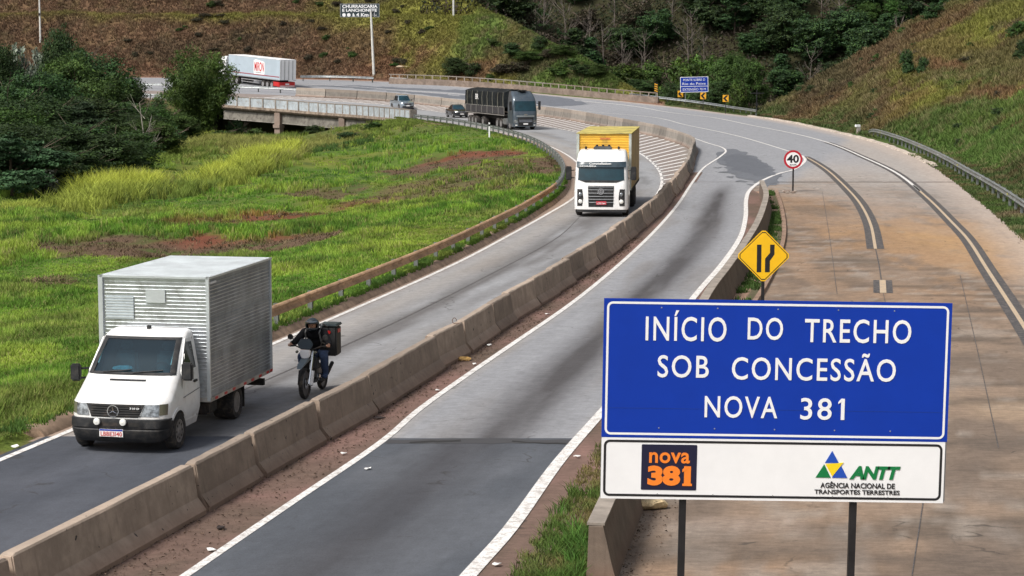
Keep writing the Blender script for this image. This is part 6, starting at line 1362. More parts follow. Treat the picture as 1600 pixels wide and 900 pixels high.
tree_kind('bright', 7, 3.0, 4.0, 11000, .14, BRT[:1] + MID + BRT[2:], 'bush', 14); tree_kind('grey', 8, 1.8, 2.2, 2500, .15, GREYG, 'bush', 9); tree_kind('forest', 9, 3.6, 9, 13000, .17, DARK + BLUEG[:1], 'round', 18); tree_kind('forest2', 10, 3.0, 10, 11000, .17, BLUEG + DARK, 'tall', 16)
tree_kind('dry', 11, 2.2, 3.0, 4200, .12, DRYB, 'bush', 10)
def zt(x, y): return float(terrain(np.array([float(x)]), np.array([float(y)]))[0])
TCAT = {'bush': 'shrub', 'dbush': 'shrub', 'grey': 'shrub', 'dry': 'shrub', 'bright': 'shrub'}
tcount = {}
def shrub_at(kind, px, base, top, wid, label, group=None):
    x, y = UT(px, base); t = tree(kind, px, top, y, wid, label, group); return t
def tree(kind, px, top, D, wid, label, group=None, seed=0, zoff=0):
    """crown top at photo row `top` when standing at depth D, about wid metres across"""
    cm, tm, W, H = TREE[kind]; x = (px - 800) / F * D; z0 = zt(x, D) + zoff; ztop = CAMH - (top - 83) * D / F; h = max(ztop - z0, 1.0)
    nm = 'shrub' if kind in TCAT else 'tree'; t = thing(nm, label, TCAT.get(kind, 'tree'), (x, D, z0), (seed * 1.7 + px * .37) % 6.28, group)
    sxy = wid / (2 * W) ; szz = h / H; a = link('crown', cm, t); b = link('trunk', tm, t); t.scale = (sxy, sxy, szz); return t
G1_ = 'dark trees and bushes left of the meadow'
for a in [('blue', 18, 205, 128, 8, 'bluish green feathery tree at the left photo edge just above the meadow'), ('dark', 62, 232, 133, 7, 'low dark bush tree at the meadow edge, second from the left photo edge'), ('dark2', 108, 228, 138, 7.5, 'dark spreading bush tree at the meadow edge above the tallest grass clump'),
          ('dark', 150, 205, 147, 8, 'dark rounded tree behind the large grass clump left of the meadow'), ('dark2', 196, 196, 156, 7, 'dark bushy tree left of the bare dead tree'), ('mid', 238, 188, 172, 6, 'mid green bush behind the bare dead tree'), ('dbush', 268, 198, 182, 5, 'small dark shrub at the right end of the dark thicket'),
          ('mid', 6, 168, 150, 8, 'mid green tree touching the left photo edge above the feathery one'), ('dark', 42, 150, 163, 9, 'broad dark tree in the middle of the thicket at left'), ('blue', 92, 160, 172, 9, 'bluish green layered tree in the middle of the thicket'), ('dark', 140, 152, 180, 9, 'dark dense tree below the crest of the thicket'),
          ('dark2', 190, 150, 185, 9, 'wide dark tree on the right flank of the thicket'), ('mid', 226, 165, 196, 7, 'green bush on the right flank of the thicket near the far road'), ('dark', 70, 112, 192, 9, 'large dark tree high on the left side of the hillock'), ('mid', 112, 88, 205, 8.5, 'lighter green tree just below the crest of the hillock'),
          ('dark', 152, 82, 210, 8, 'dark tree on the crest of the hillock, right of the tallest one'), ('dark', 98, 44, 222, 6, 'tallest dark tree on the crest of the hillock at left'), ('dark2', 136, 56, 224, 4.2, 'small round dark tree standing alone on the hillock crest'), ('dark', 184, 112, 212, 7, 'dark tree on the right shoulder of the hillock'),
          ('mid', 208, 122, 218, 3.6, 'small green tree beside the gap where the far road shows'), ('dark', 2, 66, 215, 6, 'dark tree cut by the left photo edge near the pale shrubs'), ('dark2', 14, 120, 185, 8, 'dark bush low on the hillock at the left photo edge'), ('mid', 160, 122, 200, 7, 'green bushy tree half way up the hillock'), ('dark', 30, 190, 140, 7, 'dark tree right behind the bluish feathery tree at left'),
          ('dbush', 255, 165, 205, 5, 'dark low shrub below the far road gap'), ('mid', 282, 178, 200, 5, 'green shrub left of the foot of the tall bamboo clump'), ('dbush', 245, 152, 222, 3.5, 'small dark shrub at the road edge of the far gap'), ('dark2', 125, 185, 150, 8, 'dark bush in the heart of the thicket above the meadow edge'), ('dark', 75, 190, 146, 8, 'dark bush between the feathery tree and the heart of the thicket'), ('dark', 215, 175, 178, 7, 'dark shrubby tree straight behind the bare dead tree')]:
    tree(*a, group=G1_)
for a in [('grey', 30, 70, 232, 4, 'pale grey leaved shrub on the hillock near the left photo edge'), ('grey', 62, 78, 230, 4, 'pale silvery shrub left of the tallest dark tree'), ('grey', 75, 262, 127, 2.2, 'small grey green shrub at the meadow edge')]: tree(*a)
for a in [('dbush', 372, 186, 232, 4, 'dark shrub under the left end of the bridge'), ('bush', 398, 196, 226, 4, 'leafy green shrub under the bridge beside its left pier'), ('bush', 352, 200, 222, 5, 'leafy green shrub at the right foot of the bamboo clump'), ('bush', 585, 203, 215, 3, 'low green shrub under the right end of the bridge'), ('dbush', 545, 222, 205, 4, 'dark green low shrub in the meadow before the right bridge pier'), ('dbush', 493, 196, 228, 3.5, 'dark shrub in the shade between the bridge piers'),
          ]: tree(*a)
for a in [('dark2', 714, 119, 86, 5.0, 'round dark green bush standing behind the far parapet'), ('dbush', 742, 119, 97, 3.4, 'small dark bush leaning against the round one behind the far parapet'), ('bush', 765, 127, 119, 1.6, 'small yellow green bush just above the far parapet'), ('dbush', 1412, 120, 76, 2.6, 'single dark round bush on the right bank'), ('bush', 1326, 141, 131, 1.0, 'tiny green plant low on the right bank'), ('dbush', 1440, 118, 88, 1.8, 'small bush right beside the dark round one on the right bank'),
          ('bush', 1586, 66, 28, 3, 'green bush at the top right photo edge'), ('dbush', 1455, 32, 5, 4, 'dark bush high on the right bank'), ('dbush', 1594, 98, 60, 2, 'dark bush beside the erosion gully at the right photo edge'), ('dry', 1340, 60, 38, 3, 'brownish dry bush on the upper right bank'), ('mid', 1352, 42, 4, 5, 'green bush on the crest of the right bank'), ('mid', 1395, 32, -12, 5, 'second green bush along the crest of the right bank'), ('dbush', 1310, 50, 22, 4, 'dark bush at the left end of the right bank crest')]: shrub_at(*a)
for a in [('bright', 975, 100, 300, 7, 'green bush above the right end of the far parapet'), ('bright', 1020, 98, 302, 8, 'wide green bush left of the distant blue sign'), ('bright', 1065, 92, 296, 8, 'wide green bush directly above the distant blue sign'), ('bright', 1100, 88, 296, 8, 'light green bush above the right half of the distant blue sign'), ('mid', 1140, 84, 284, 7, 'mid green tree right of the distant blue sign'), ('mid', 1170, 92, 280, 6, 'mid green tree by the dark utility pole'), ('dark2', 1125, 118, 282, 6, 'dark green bush behind the lone chevron board'), ('dark2', 1000, 120, 288, 6, 'dark bush behind the striped hazard marker'),
          ('dark2', 1048, 122, 284, 5, 'dark bush behind the left part of the distant blue sign'), ('dark2', 1092, 126, 282, 4.5, 'dark bush behind the middle chevron board'), ('bright', 1150, 130, 272, 4, 'light green bush at the toe of the right bank'), ('dark2', 950, 112, 300, 6, 'dark bush where the green spur meets the far parapet')]: tree(*a, group='bushes in the gully behind the distant blue sign')
for k, (px, top, D) in enumerate([(770, 62, 300), (800, 70, 301), (828, 84, 299), (858, 78, 300), (890, 92, 297), (905, 104, 292), (935, 104, 294), (812, 96, 296), (870, 106, 294), (845, 60, 305), (880, 74, 303), (790, 100, 297)]):
    shrub_at(['bush', 'dbush', 'mid', 'dry'][k % 4], px, top + 16, top - 4, 3.4 + (k % 3) * .8, f'{["green", "dark green", "bushy mid green", "dry brownish"][k % 4]} bush on the green spur, {ORD[k]} counted from the billboard side', group='bushes on the green spur above the far parapet')
# small scrub on the slopes
fr = random.Random(3)
def scrub(px, py, w_, h_, kind, label, group):
    x, y = UT(px, py); cm, tm, W, H = TREE[kind]; z0 = zt(x, y); t = thing('shrub', label, 'shrub', (x, y, z0 - .1), (px * 7.1) % 6.28, group); link('crown', cm, t); link('trunk', tm, t); t.scale = (w_ / 2 / W, w_ / 2 / W, h_ / H)
for k in range(40):
    kd = ['dry', 'bush', 'dry'][k % 3]; scrub(fr.uniform(190, 690), fr.uniform(4, 104), fr.uniform(1, 2.6), fr.uniform(.5, 1.2), kd, 'low dry scrub bush on the brown cut slope' if kd == 'dry' else 'low green scrub bush on the brown cut slope', 'scrub on the brown cut slope')
for k in range(46):
    px = fr.uniform(1200, 1598); lo = np.interp(px, [1180, 1340, 1600], [135, 185, 280]); hi = np.interp(px, [1180, 1300, 1420, 1600], [110, 60, 10, 4]); kd = ['dry', 'bush', 'dbush'][k % 3]
    scrub(px, fr.uniform(hi, lo), fr.uniform(.8, 2.0), fr.uniform(.4, 1.0), kd, {'dry': 'low dry scrub bush on the right bank', 'bush': 'low green scrub bush on the right bank', 'dbush': 'low dark scrub bush on the right bank'}[kd], 'scrub on the right bank')
# bamboo clump: leaning culms, each with drooping plumes of thin leaves
def bamboo(px, D, top, wid, label):
    rg = np.random.default_rng(33); x = (px - 800) / F * D; z0 = -2.0; H = CAMH - (top - 83) * D / F - z0
    t = thing('bamboo_clump', label, 'bamboo', (x, D, z0)); mb = MB(); C = []; N = []; cc = []
    for k in range(84):
        q = rg.random() * 6.28; l = wid / 2 * (.15 + .85 * rg.random() ** .6); h = H * (.45 + .55 * rg.random()) * (1 - .18 * (l / (wid / 2)) ** 2); p = []
        for s_ in np.linspace(0, 1, 9): p.append((math.cos(q) * (.3 + l * s_ ** 1.8), math.sin(q) * (.3 + l * s_ ** 1.8), h * (s_ * 1.15 - .20 * s_ ** 4)))
        if k < 46: mb.tube(p, [.05 * (1 - i / 11) for i in range(9)], 5)
        tone = .7 + .6 * rg.random()
        for j in range(30):
            s_ = .18 + .82 * rg.random(); i = int(s_ * 7.99); f_ = s_ * 8 - i; c = np.array(p[i]) * (1 - f_) + np.array(p[i + 1]) * f_ + rg.normal(size=3) * [.35, .35, .3]; n_ = 22
            pts = c + rg.normal(size=(n_, 3)) * [.26, .26, .22]; C.append(pts); N.append(rg.normal(size=(n_, 3)) + [0, 0, .6]); cc.append(np.tile(np.array(MID[rg.integers(3)]) * 1.35 * tone * (.75 + .5 * rg.random()), (n_, 1)))
    C = np.vstack(C); N = np.vstack(N); cc = np.vstack(cc); rr_ = np.random.default_rng(2); n = len(C); A = rr_.normal(size=(n, 3)) * [.6, .6, .25] + [0, 0, -.55]; A /= np.linalg.norm(A, axis=1)[:, None]
    B = np.cross(A, N); B /= np.linalg.norm(B, axis=1)[:, None]; S = (.13 + .12 * rr_.random(n))[:, None]
    V = np.stack([C - A * S, C + B * S * .28, C + A * S, C - B * S * .28], 1).reshape(-1, 3)
    link('foliage', npmesh('foliage', V, np.arange(n * 4).reshape(n, 4), M_LEAF, np.repeat(cc, 4, 0)), t); mb.build('culms', M('bamboo_stem', (.09, .12, .03), .6), t, smooth=True)
bamboo(314, 231, 66, 8.6, 'tall feathery bamboo clump hiding the cab of the white lorry')
# bare trees
def bare(px, base, D, h, seed, label, mat_, group=None, nm='dead_tree'):
    x = (px - 800) / F * D; z0 = zt(x, D); rg = random.Random(seed); t = thing(nm, label, 'dead tree', (x, D, z0), 0, group); mb = MB(); bb = MB()
    mb.tube([(0, 0, -.5), (rg.uniform(-.2, .2), 0, h * .5), (rg.uniform(-.5, .5), 0, h)], [h * .016, h * .011, h * .003], 6)
    for k in range(11):
        z = h * rg.uniform(.25, .9); q = rg.random() * 6.28; l = h * rg.uniform(.14, .34); m_ = (math.cos(q) * l * .5, math.sin(q) * l * .5, z + l * .45); e = (math.cos(q) * l * .85, math.sin(q) * l * .85, z + l * 1.1)
        bb.tube([(0, 0, z), m_, e], [h * .006, h * .004, h * .0015], 4)
        for j in range(3): a = q + rg.uniform(-1, 1); l2 = l * .45; bb.tube([m_, (m_[0] + math.cos(a) * l2, m_[1] + math.sin(a) * l2, m_[2] + l2 * rg.uniform(.4, 1.3))], [h * .003, h * .001], 3)
    mb.build('trunk', mat_, t); bb.build('branches', mat_, t)
bare(228, 0, 158, 5.2, 4, 'thin bare dead tree in front of the dark thicket', M_PALEB)
# forest slope behind the gully
FG = 'trees of the dark forest behind the gully'; fr = random.Random(12); n = 0
fx = []
for D in (322, 330, 338, 346, 356, 368):
    for px in range(760, 1620, 32):
        x = (px + fr.uniform(-14, 14) - 800) / F * D; y = D + fr.uniform(-3, 3)
        if x > 60 and D < 330: continue
        fx.append((x, y))
KL_ = ['forest', 'forest2', 'dark', 'dry']
for x, y in fx:
    px = 800 + x / y * F; dryz = px < 1080; r = fr.random(); kind = ('dry' if r < .36 else 'bare' if r < .80 else 'forest2' if r < .9 else 'forest') if dryz else ('forest' if r < .5 else 'forest2' if r < .82 else 'dry' if r < .88 else 'bare')
    z0 = zt(x, y); n += 1
    if kind == 'bare':
        bare(px, 0, y, fr.uniform(6, 10), n, 'bare grey trunk with thin twigs in the dark forest', M('dull_bark', (.12, .10, .085), .95, var=.5, vs=.6), 'bare trees of the dark forest'); continue
    cm, tm, W, H = TREE[kind]; t = thing('tree', {'dry': 'brownish thin crowned tree in the dark forest', 'forest': 'full dark green tree in the dark forest', 'forest2': 'tall bluish green tree in the dark forest', 'mid': 'mid green tree in the dark forest'}[kind], 'tree', (x, y, z0 - .3), fr.uniform(0, 6.28), FG)
    link('crown', cm, t); link('trunk', tm, t); k = fr.uniform(.8, 1.25) * (1.4 if kind in ('dry', 'mid') else 1); t.scale = (k, k, k * fr.uniform(.7, 1.0) * (1.2 if kind == 'dry' else .85))
# undergrowth of the forest: nobody could count it
rg = np.random.default_rng(77); n = 60000; X = rg.uniform(-14, 62, n); Y = rg.uniform(305, 385, n); Z = terrain(X, Y); ok = (X > xR(np.minimum(Y, 300))) & (terrain(X, Y) - HR(Y) < 40) & (fbm(X / 5, Y / 5, 5) > .38) & (Y > 312)
X, Y, Z = X[ok], Y[ok], Z[ok]; n = len(X); C = np.c_[X, Y, Z + rg.random(n) ** 1.5 * 1.6]; V, Fq = quads(C, rg.normal(size=(n, 3)) + [0, -.4, .6], .16 + .2 * rg.random(n), .6, rg)
k = fbm(X / 3, Y / 3, 8); cc = np.where((k < .5)[:, None], np.array([.022, .030, .012]), np.array([.045, .034, .024])) * (.5 + rg.random(n))[:, None]
tag(link('undergrowth', npmesh('undergrowth', V, Fq, M_LEAF, np.repeat(cc, 4, 0))), 'dark scrubby undergrowth on the floor of the forest slope', 'undergrowth', kind='stuff')
# ---------------------------------------------------------------- grass as blades
def blades(X, Y, Z, h, wd, col, rg, per, spread, lean=.35, tip=1.25):
    n = len(X); R = lambda *s: rg.random(s)
    q = R(n, per) * 6.283; rd_ = np.sqrt(R(n, per)) * spread[:, None]
    bx_ = X[:, None] + np.cos(q) * rd_; by = Y[:, None] + np.sin(q) * rd_; hh_ = h[:, None] * (.55 + .6 * R(n, per))
    a = R(n, per) * 6.283; l = hh_ * (lean * (.3 + R(n, per))); wx = np.cos(a + 1.57) * wd[:, None]; wy = np.sin(a + 1.57) * wd[:, None]
    face = rg.random((n, per)) < .7; wx = np.where(face, wd[:, None], wx); wy = np.where(face, 0, wy)
    z = np.repeat(Z[:, None], per, 1) - .03
    m_ = .55
    P0 = np.stack([bx_ - wx / 2, by - wy / 2, z], -1); P1 = np.stack([bx_ + wx / 2, by + wy / 2, z], -1)
    mx_, my = bx_ + np.cos(a) * l * .3, by + np.sin(a) * l * .3
    P2 = np.stack([mx_ + wx * .38, my + wy * .38, z + hh_ * m_], -1); P3 = np.stack([mx_ - wx * .38, my - wy * .38, z + hh_ * m_], -1)
    P4 = np.stack([bx_ + np.cos(a) * l, by + np.sin(a) * l, z + hh_], -1)
    V = np.stack([P0, P1, P2, P3, P4], 2).reshape(-1, 3); N = n * per; i = np.arange(N)[:, None] * 5
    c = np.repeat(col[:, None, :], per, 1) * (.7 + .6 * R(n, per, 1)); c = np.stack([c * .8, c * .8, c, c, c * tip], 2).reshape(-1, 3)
    return V, i + np.array([[0, 1, 2, 3]]), i + np.array([[3, 2, 4]]), c
def join(parts, name, mat):
    V = []; q = []; t = []; c = []; o = 0
    for v, a, b, k in parts: V.append(v); q.append(a + o); t.append(b + o); c.append(k); o += len(v)
    return npmesh(name, np.vstack(V), [np.vstack(q), np.vstack(t)], mat, np.vstack(c))
rg = np.random.default_rng(5)
def meadow(n, y0, y1, px0=-80, px1=905):
    """even density over the picture would be u/v uniform; here depth is drawn so that near grass is denser"""
    s0, s1 = 1 / y1, 1 / y0; Y = 1 / (s0 + (s1 - s0) * rg.random(n)); X = (rg.uniform(px0, px1, n) - 800) / F * Y
    k = xK(Y); ok = (X < k - .28) & ~((X > RIV0 - 1) & (Y > 236)); return X[ok], Y[ok]
parts = []
X, Y = meadow(105000, 30, 235); dK = xK(Y) - X; Z = terrain(X, Y); sm = scar_mask(X, Y); keep = (rg.random(len(X)) > sm * 1.05) & ~((X < -.18 * Y) & (Y > 165)) & (rg.random(len(X)) < .45 + ss(170, 60, Y)); X, Y, Z, dK = X[keep], Y[keep], Z[keep], dK[keep]
gp_ = fbm(X / 3, Y / 6, 91); g2 = fbm(X / .9, Y / 1.6, 92); h = (.07 + .15 * gp_ + .11 * g2) * (1 + .5 * ss(60, 180, Y)) * np.where(dK < 1.4, .62, 1) * (.55 + .9 * ss(.35, .65, gp_))
c = tcolor(X, Y, Z); c = mixc(c, YEL * .9, ss(.45, .7, g2) * .5); c = mixc(c, OLIVE * 1.1, ss(.5, .75, fbm(X / 6, Y / 7, 97)) * .55); c = mixc(c, [.17, .13, .07], (rg.random(len(X)) < .12) * .8); c = c * np.array([1.22, 1.5, 1.0]) * (.8 + .6 * ss(.3, .7, g2))[:, None]
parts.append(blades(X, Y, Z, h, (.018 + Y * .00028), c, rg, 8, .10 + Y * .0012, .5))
# fringe in front of and under the rail
n_ = 9000; kk_ = KK[rg.integers(0, len(KK), n_)]; Yf = kk_[:, 1] + rg.random(n_) - .5; Xf = xK(Yf) - .12 - .55 * rg.random(n_); ok = fbm(Xf * 1.5, Yf * .5, 7) > .33; Xf, Yf = Xf[ok], Yf[ok]
parts.append(blades(Xf, Yf, HR(Yf) + .19, (.05 + .12 * rg.random(len(Xf))), .014 + Yf * .0002, tcolor(Xf - .6, Yf) * [1.0, 1.15, 1.0], rg, 8, np.full(len(Xf), .12), .5))
# scattered dry stalks on the scars
X, Y = meadow(30000, 40, 200); Z = terrain(X, Y); k = scar_mask(X, Y) > .35; X, Y, Z = X[k], Y[k], Z[k]; c = np.tile(np.array([.13, .09, .055]), (len(X), 1)) * (.5 + rg.random((len(X), 1))); parts.append(blades(X, Y, Z, .10 + .12 * rg.random(len(X)), .02 + Y * .0002, c, rg, 5, .12 + Y * .001, 1.2))
tag(link('grass', join(parts, 'grass', M_GRASS)), 'bright green rough grass covering the meadow left of the road', 'grass', kind='stuff')
# tall tussocks
parts = []
def tuss(px, py, rx_, ry_, n, h, col, per=16, z=-1.2):
    c0 = U(px, py, z); s1 = F / c0.y; X = c0.x + rg.normal(size=n) * rx_ / s1 * .5; Y = c0.y + rg.normal(size=n) * ry_ * c0.y ** 2 / (F * CAMH) * .5
    ok = X < xK(Y) - .8; X, Y = X[ok], Y[ok]; n = len(X); k = rg.random((n, 1)); cc = np.array(col) * (.65 + .7 * k)
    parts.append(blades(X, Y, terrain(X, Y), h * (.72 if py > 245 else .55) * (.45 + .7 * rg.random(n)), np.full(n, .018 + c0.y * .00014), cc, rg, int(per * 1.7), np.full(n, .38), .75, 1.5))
TG = (.24, .27, .045); TD = (.13, .17, .03); TO = (.20, .20, .055)
TB = (.34, .36, .05)
for a in [(165, 297, 34, 7, 190, 1.9, TB), (225, 292, 26, 6, 120, 1.6, TB), (400, 255, 24, 9, 150, 1.9, TB), (440, 246, 18, 8, 90, 1.7, TB), (350, 270, 24, 9, 110, 1.5, TB), (180, 300, 60, 8, 260, 1.5, TG), (130, 312, 40, 8, 120, 1.1, TG), (235, 296, 30, 10, 100, 1.2, TD), (405, 258, 36, 14, 230, 1.6, TG), (350, 275, 34, 12, 200, 1.3, TG), (300, 290, 40, 8, 120, 1.0, TD), (440, 250, 22, 8, 90, 1.5, TO), (28, 322, 30, 6, 80, .9, TG),
          (330, 222, 70, 14, 420, 1.3, TO), (420, 228, 80, 12, 420, 1.2, TO), (500, 222, 60, 10, 300, 1.1, TO), (280, 240, 50, 10, 220, 1.2, TD), (330, 208, 50, 4, 130, 1.5, TG), (420, 206, 60, 4, 160, 1.4, TD), (600, 212, 60, 8, 200, .8, TD), (560, 226, 24, 8, 90, .9, (.05, .09, .02)), (510, 233, 20, 6, 60, .9, (.05, .09, .02)), (200, 288, 70, 6, 160, 1.3, TO)]: tuss(*a)
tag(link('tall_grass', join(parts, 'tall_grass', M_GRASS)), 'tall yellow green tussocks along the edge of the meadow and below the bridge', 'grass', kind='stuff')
# hillsides
def hillgrass(n, y0, y1, x0, x1, dr0, hmul, name, label, per=6, wmul=1.0):
    X = rg.uniform(x0, x1, n); Y = rg.uniform(y0, y1, n); ok = (X > xR(Y)) | (Y > R0[-2][1]); X, Y = X[ok], Y[ok]; d = pdist(X, Y, R0[::2]); ok = d > dr0; X, Y, d = X[ok], Y[ok], d[ok]
    p = 800 + X / Y * F; ok = (p > -60) & (p < 1680); X, Y, d = X[ok], Y[ok], d[ok]; Z = terrain(X, Y); ok = Z < CAMH + 95 * Y / F; X, Y, Z, d = X[ok], Y[ok], Z[ok], d[ok]
    c = tcolor(X, Y, Z); g = fbm(X / 1.2, Y / 1.2, 95); lum = c.mean(1) > .085; c = mixc(c, [.17, .13, .075], ss(.55, .75, g) * .5 * (1 - lum)); c = c * (.72 + .5 * g + .35 * fbm(X / 6, Y / 6, 98) + .3 * (rg.random(len(X)) - .5))[:, None]
    h = (.25 + .5 * g) * hmul * np.where(d < 4, .6, 1); return blades(X, Y, Z, h, (.02 + Y * .00032) * wmul, c, rg, per, np.full(len(X), .3), .8, 1.3)
P1_ = hillgrass(150000, 255, 345, -95, 22, 1.8, .8, '', '', 5)
tag(link('hill_grass', join([P1_], 'hill_grass', M_GRASS)), 'dry brown and yellow green grass on the terraced cut slope behind the far road', 'grass', kind='stuff')
P2_ = hillgrass(150000, 70, 330, 18, 92, 1.3, 1.0, '', '', 7)
P3_ = hillgrass(60000, 62, 150, 18, 36, .12, .6, '', '', 8, .8)
tag(link('bank_grass', join([P2_, P3_], 'bank_grass', M_GRASS)), 'mixed brown and green grass on the steep bank at the right', 'grass', kind='stuff')
# hillock and its surroundings at the left, behind the thicket
n = 26000; X = rg.uniform(-78, -40, n); Y = rg.uniform(165, 262, n); ok = X < xK(Y) - 1.5; X, Y = X[ok], Y[ok]; Z = terrain(X, Y); c = mixc(np.ones((len(X), 3)) * OLIVE, DEEP, ss(.4, .6, fbm(X / 4, Y / 4, 3))) * (.5 + .8 * rg.random((len(X), 1)))
V1 = blades(X, Y, Z, .3 + .3 * rg.random(len(X)), .03 + Y * .0003, c, rg, 6, np.full(len(X), .3), .8)
# verge strip and weeds by the dividing wall
n = 5200; q = rg.random(n); Y = 24.5 + 15 * q ** 1.25; xr = xMR(Y) + .55; X = xr + rg.random(n) * np.maximum(.05, xW(Y) - .22 - xr); g = fbm(X * 2, Y, 12); ok = (rg.random(n) < (.25 + .9 * ss(.25, .6, (X - xr) / np.maximum(.2, xW(Y) - xr)) ) * ss(41, 36, Y)) & (rg.random(n) < .35 + g); X, Y = X[ok], Y[ok]
k = ss(.3, .7, fbm(X * 1.5, Y * 1.1, 14))[:, None]; c = (np.array([.07, .12, .02]) * k + np.array([.17, .135, .055]) * (1 - k)) * (.6 + .7 * rg.random((len(X), 1)))
V2 = blades(X, Y, 0 * X + .02, .05 + .14 * rg.random(len(X)) * (.4 + k[:, 0]), np.full(len(X), .014), c, rg, 9, np.full(len(X), .11), .9)
Xn = np.r_[rg.normal(1.9, .28, 90), rg.normal(.55, .3, 60), rg.normal(1.0, .12, 40)]; Yn = np.r_[rg.normal(23.9, .5, 90), rg.normal(25.0, .8, 60), rg.normal(29.5, 1.0, 40)]; ok = (np.abs(Xn - xW(Yn)) > .26) | (Yn < 23.8); Xn, Yn = Xn[ok], Yn[ok]
V3 = blades(Xn, Yn, 0 * Xn + .01, .18 + .22 * rg.random(len(Xn)), np.full(len(Xn), .018), np.tile([.06, .125, .02], (len(Xn), 1)) * (.7 + .6 * rg.random((len(Xn), 1))), rg, 12, np.full(len(Xn), .1), .8)
gY = rg.uniform(G1[:, 1].min() + 1, G1[:, 1].max(), 2600); gX = xof(G1)(gY) - .22 - rg.random(2600) * .5; k = fbm(gX * 2, gY / 2, 18); ok = k > .42; gX, gY = gX[ok], gY[ok]; V4 = blades(gX, gY, 0 * gX + .03, .06 + .14 * rg.random(len(gX)), np.full(len(gX), .035), np.tile([.055, .095, .02], (len(gX), 1)) * (.6 + .7 * rg.random((len(gX), 1))), rg, 7, np.full(len(gX), .15), .7)
tag(link('verge_grass', join([V2, V3, V4], 'verge_grass', M_GRASS)), 'patchy grass and weeds along the foot of the dividing wall', 'grass', kind='stuff')
tag(link('hillock_grass', join([V1], 'hillock_grass', M_GRASS)), 'olive grass on the hillock behind the dark thicket', 'grass', kind='stuff')
# ================================================================ small loose things
def stone(px, py, r, label, col, seed, z=0, cat_='stone', sc_=(1, 1, .6), nm='stone'):
    p = U(px, py, z); bm = bmesh.new(); bmesh.ops.create_icosphere(bm, subdivisions=2, radius=r); rg = random.Random(seed)
    for v in bm.verts: v.co *= rg.uniform(.78, 1.15); v.co.x *= sc_[0]; v.co.y *= sc_[1]; v.co.z = v.co.z * sc_[2] + r * sc_[2] * .7
    me = bpy.data.meshes.new(nm); bm.to_mesh(me); bm.free(); me.materials.append(M(label[:20].replace(' ', '_'), col, .95, var=.35, vs=9, dirt=(.10, .07, .05), bump=.6, bs=18)); o = link(nm, me, None, (p.x, p.y, z + .004)); return tag(o, label, cat_)
stone(1016, 795, .19, 'large pale yellow stone on the apron under the left end of the big sign', (.62, .48, .28), 4, sc_=(1.5, .9, .55))
stone(725, 564, .13, 'small yellow stone lying at the foot of the skewed barrier segment', (.36, .22, .07), 5, sc_=(1.3, .8, .5))
def scrap(pts, label, col, cat_='litter', nm='litter', size=.08, group=None):
    for k, (px, py) in enumerate(pts):
        p = U(px, py, 0); rg = random.Random(px); a = rg.random() * 3; mb = MB(); n = 7; v = []
        for i in range(n):
            q = 2 * math.pi * i / n; r = size * rg.uniform(.5, 1.1); v.append((r * math.cos(q) * 1.5, r * math.sin(q), rg.uniform(.008, .035)))
        v2 = [(x, y, z + .012) for x, y, z in v]; mb.add(v + v2, [tuple(range(n))[::-1], tuple(range(n, 2 * n))] + [(i, (i + 1) % n, (i + 1) % n + n, i + n) for i in range(n)])
        o = mb.build(nm, col); o.location = (p.x, p.y, .012); o.rotation_euler.z = a; tag(o, label[k] if isinstance(label, list) else label, cat_, group)
M_PAPER = M('crumpled_white_plastic', (.80, .80, .78), .6); M_DARKS = M('dark_scrap', (.03, .02, .018), .9, var=.3)
scrap([(538, 711), (330, 862), (902, 716), (777, 885), (575, 735), (683, 612), (742, 571), (765, 541), (855, 492)], ['white scrap beside the white line, level with the start of the dark asphalt', 'white scrap at the foot of the longest barrier segment', 'white scrap on the red shoulder just left of the big sign', 'white scrap on the shoulder at the bottom edge of the photo', 'tiny white scrap right next to the left line of the middle lane', 'white scrap below the long barrier segment beside the rider', 'white scrap just past the small yellow stone', 'white scrap below the forward standing barrier segment', 'white scrap below the tilted barrier segment'], M_PAPER, size=.055)
scrap([(345, 827), (592, 655)], ['dark crumpled scrap on the red median earth near the longest barrier', 'dark twig scrap by the crumbled barrier joint right of the motorcycle'], M_DARKS, size=.09)
scrap([(24, 700), (600, 408), (510, 411)], ['white scrap in the gutter at the far bottom left', 'white scrap in the grass beside the brown guardrail', 'white bag in the grass left of the brown guardrail'], M_PAPER, size=.07)
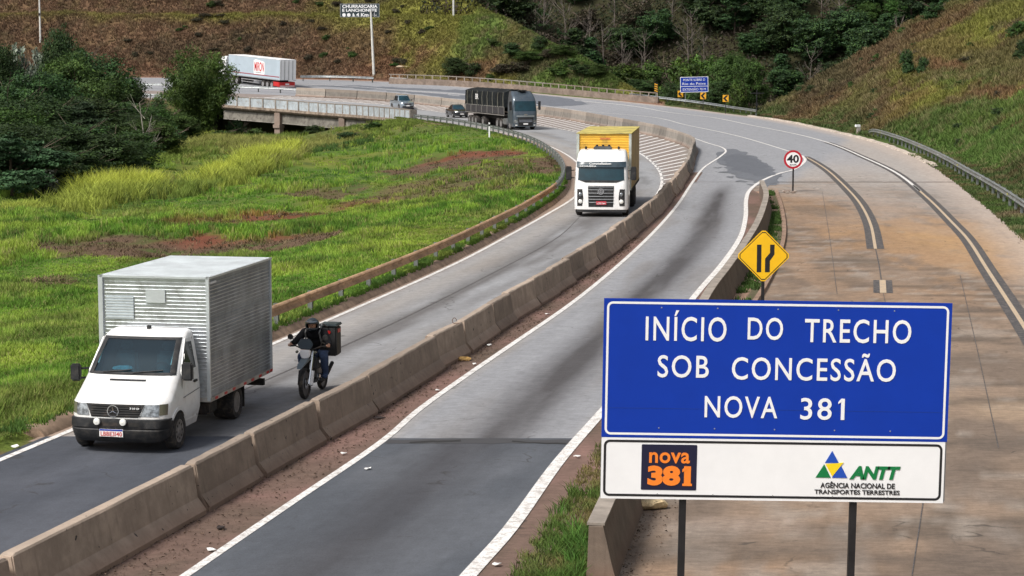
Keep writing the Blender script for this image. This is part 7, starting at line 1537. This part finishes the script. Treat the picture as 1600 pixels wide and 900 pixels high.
# rubble heap round the foot of the 40 sign
p = U(1234, 301, 0)
for k in range(7):
    o = stone(1224 + k * 3.1, 300 + (k % 3), .10 + .03 * (k % 2), ['broken concrete chunk at the left end of the heap round the 40 sign post', 'brown chunk second from left in the heap round the 40 sign post', 'pale chunk left of the foot of the 40 sign post', 'chunk leaning on the left of the 40 sign post', 'chunk lying right in front of the 40 sign post', 'brown chunk right of the foot of the 40 sign post', 'broken concrete chunk at the right end of the heap round the 40 sign post'][k], (.22, .17, .14) if k % 2 else (.35, .3, .26), 20 + k); o['group'] = 'rubble round the 40 sign post'
# wire loop on the skewed barrier
p = U(710, 503, .86); q = [(p.x + .05 * math.cos(a), p.y, p.z - .02 + .07 * math.sin(a) + .05) for a in np.linspace(0, 5.2, 12)]
tag(MB().tube([(x + .0, y, z) for x, y, z in q] + [(p.x + .13, p.y, p.z - .04)], .008, 5).build('wire_loop', M_RUST), 'bent steel wire loop sticking out of the skewed barrier segment', 'wire')
# loose grit and dry debris on the median earth and at the wall foot: nobody could count it
rg = np.random.default_rng(9); n = 9000; Y = 22 + 60 * rg.random(n) ** 1.4; X = xC(Y) + .30 + rg.random(n) ** 1.6 * (xML(Y) - xC(Y) - .45); n2 = 1500; Y2 = rg.uniform(24, 40, n2); X2 = xW(Y2) + .32 + rg.random(n2) ** 2 * .6; X = np.r_[X, X2]; Y = np.r_[Y, Y2]; n = len(X)
S = (.006 + .018 * rg.random(n) ** 3) * (1 + Y / 60); C = np.c_[X, Y, np.full(n, .012)]; D_ = rg.normal(size=(n, 4, 3)); D_[:, :, 2] = np.abs(D_[:, :, 2]) * .7; D_ /= np.linalg.norm(D_, axis=2)[:, :, None]; V = (C[:, None, :] + D_ * S[:, None, None]).reshape(-1, 3)
i = np.arange(n)[:, None] * 4; T = np.vstack([i + np.array([[0, 1, 2]]), i + np.array([[0, 2, 3]]), i + np.array([[0, 3, 1]]), i + np.array([[1, 3, 2]])])
cc = np.where(rg.random((n, 1)) < .5, np.array([.07, .045, .03]), np.array([.22, .15, .11])) * (.5 + rg.random((n, 1)))
tag(link('grit', npmesh('grit', V, T, M_GROUND, np.repeat(cc, 4, 0))), 'loose brown grit along the barrier foot', 'grit', kind='stuff')
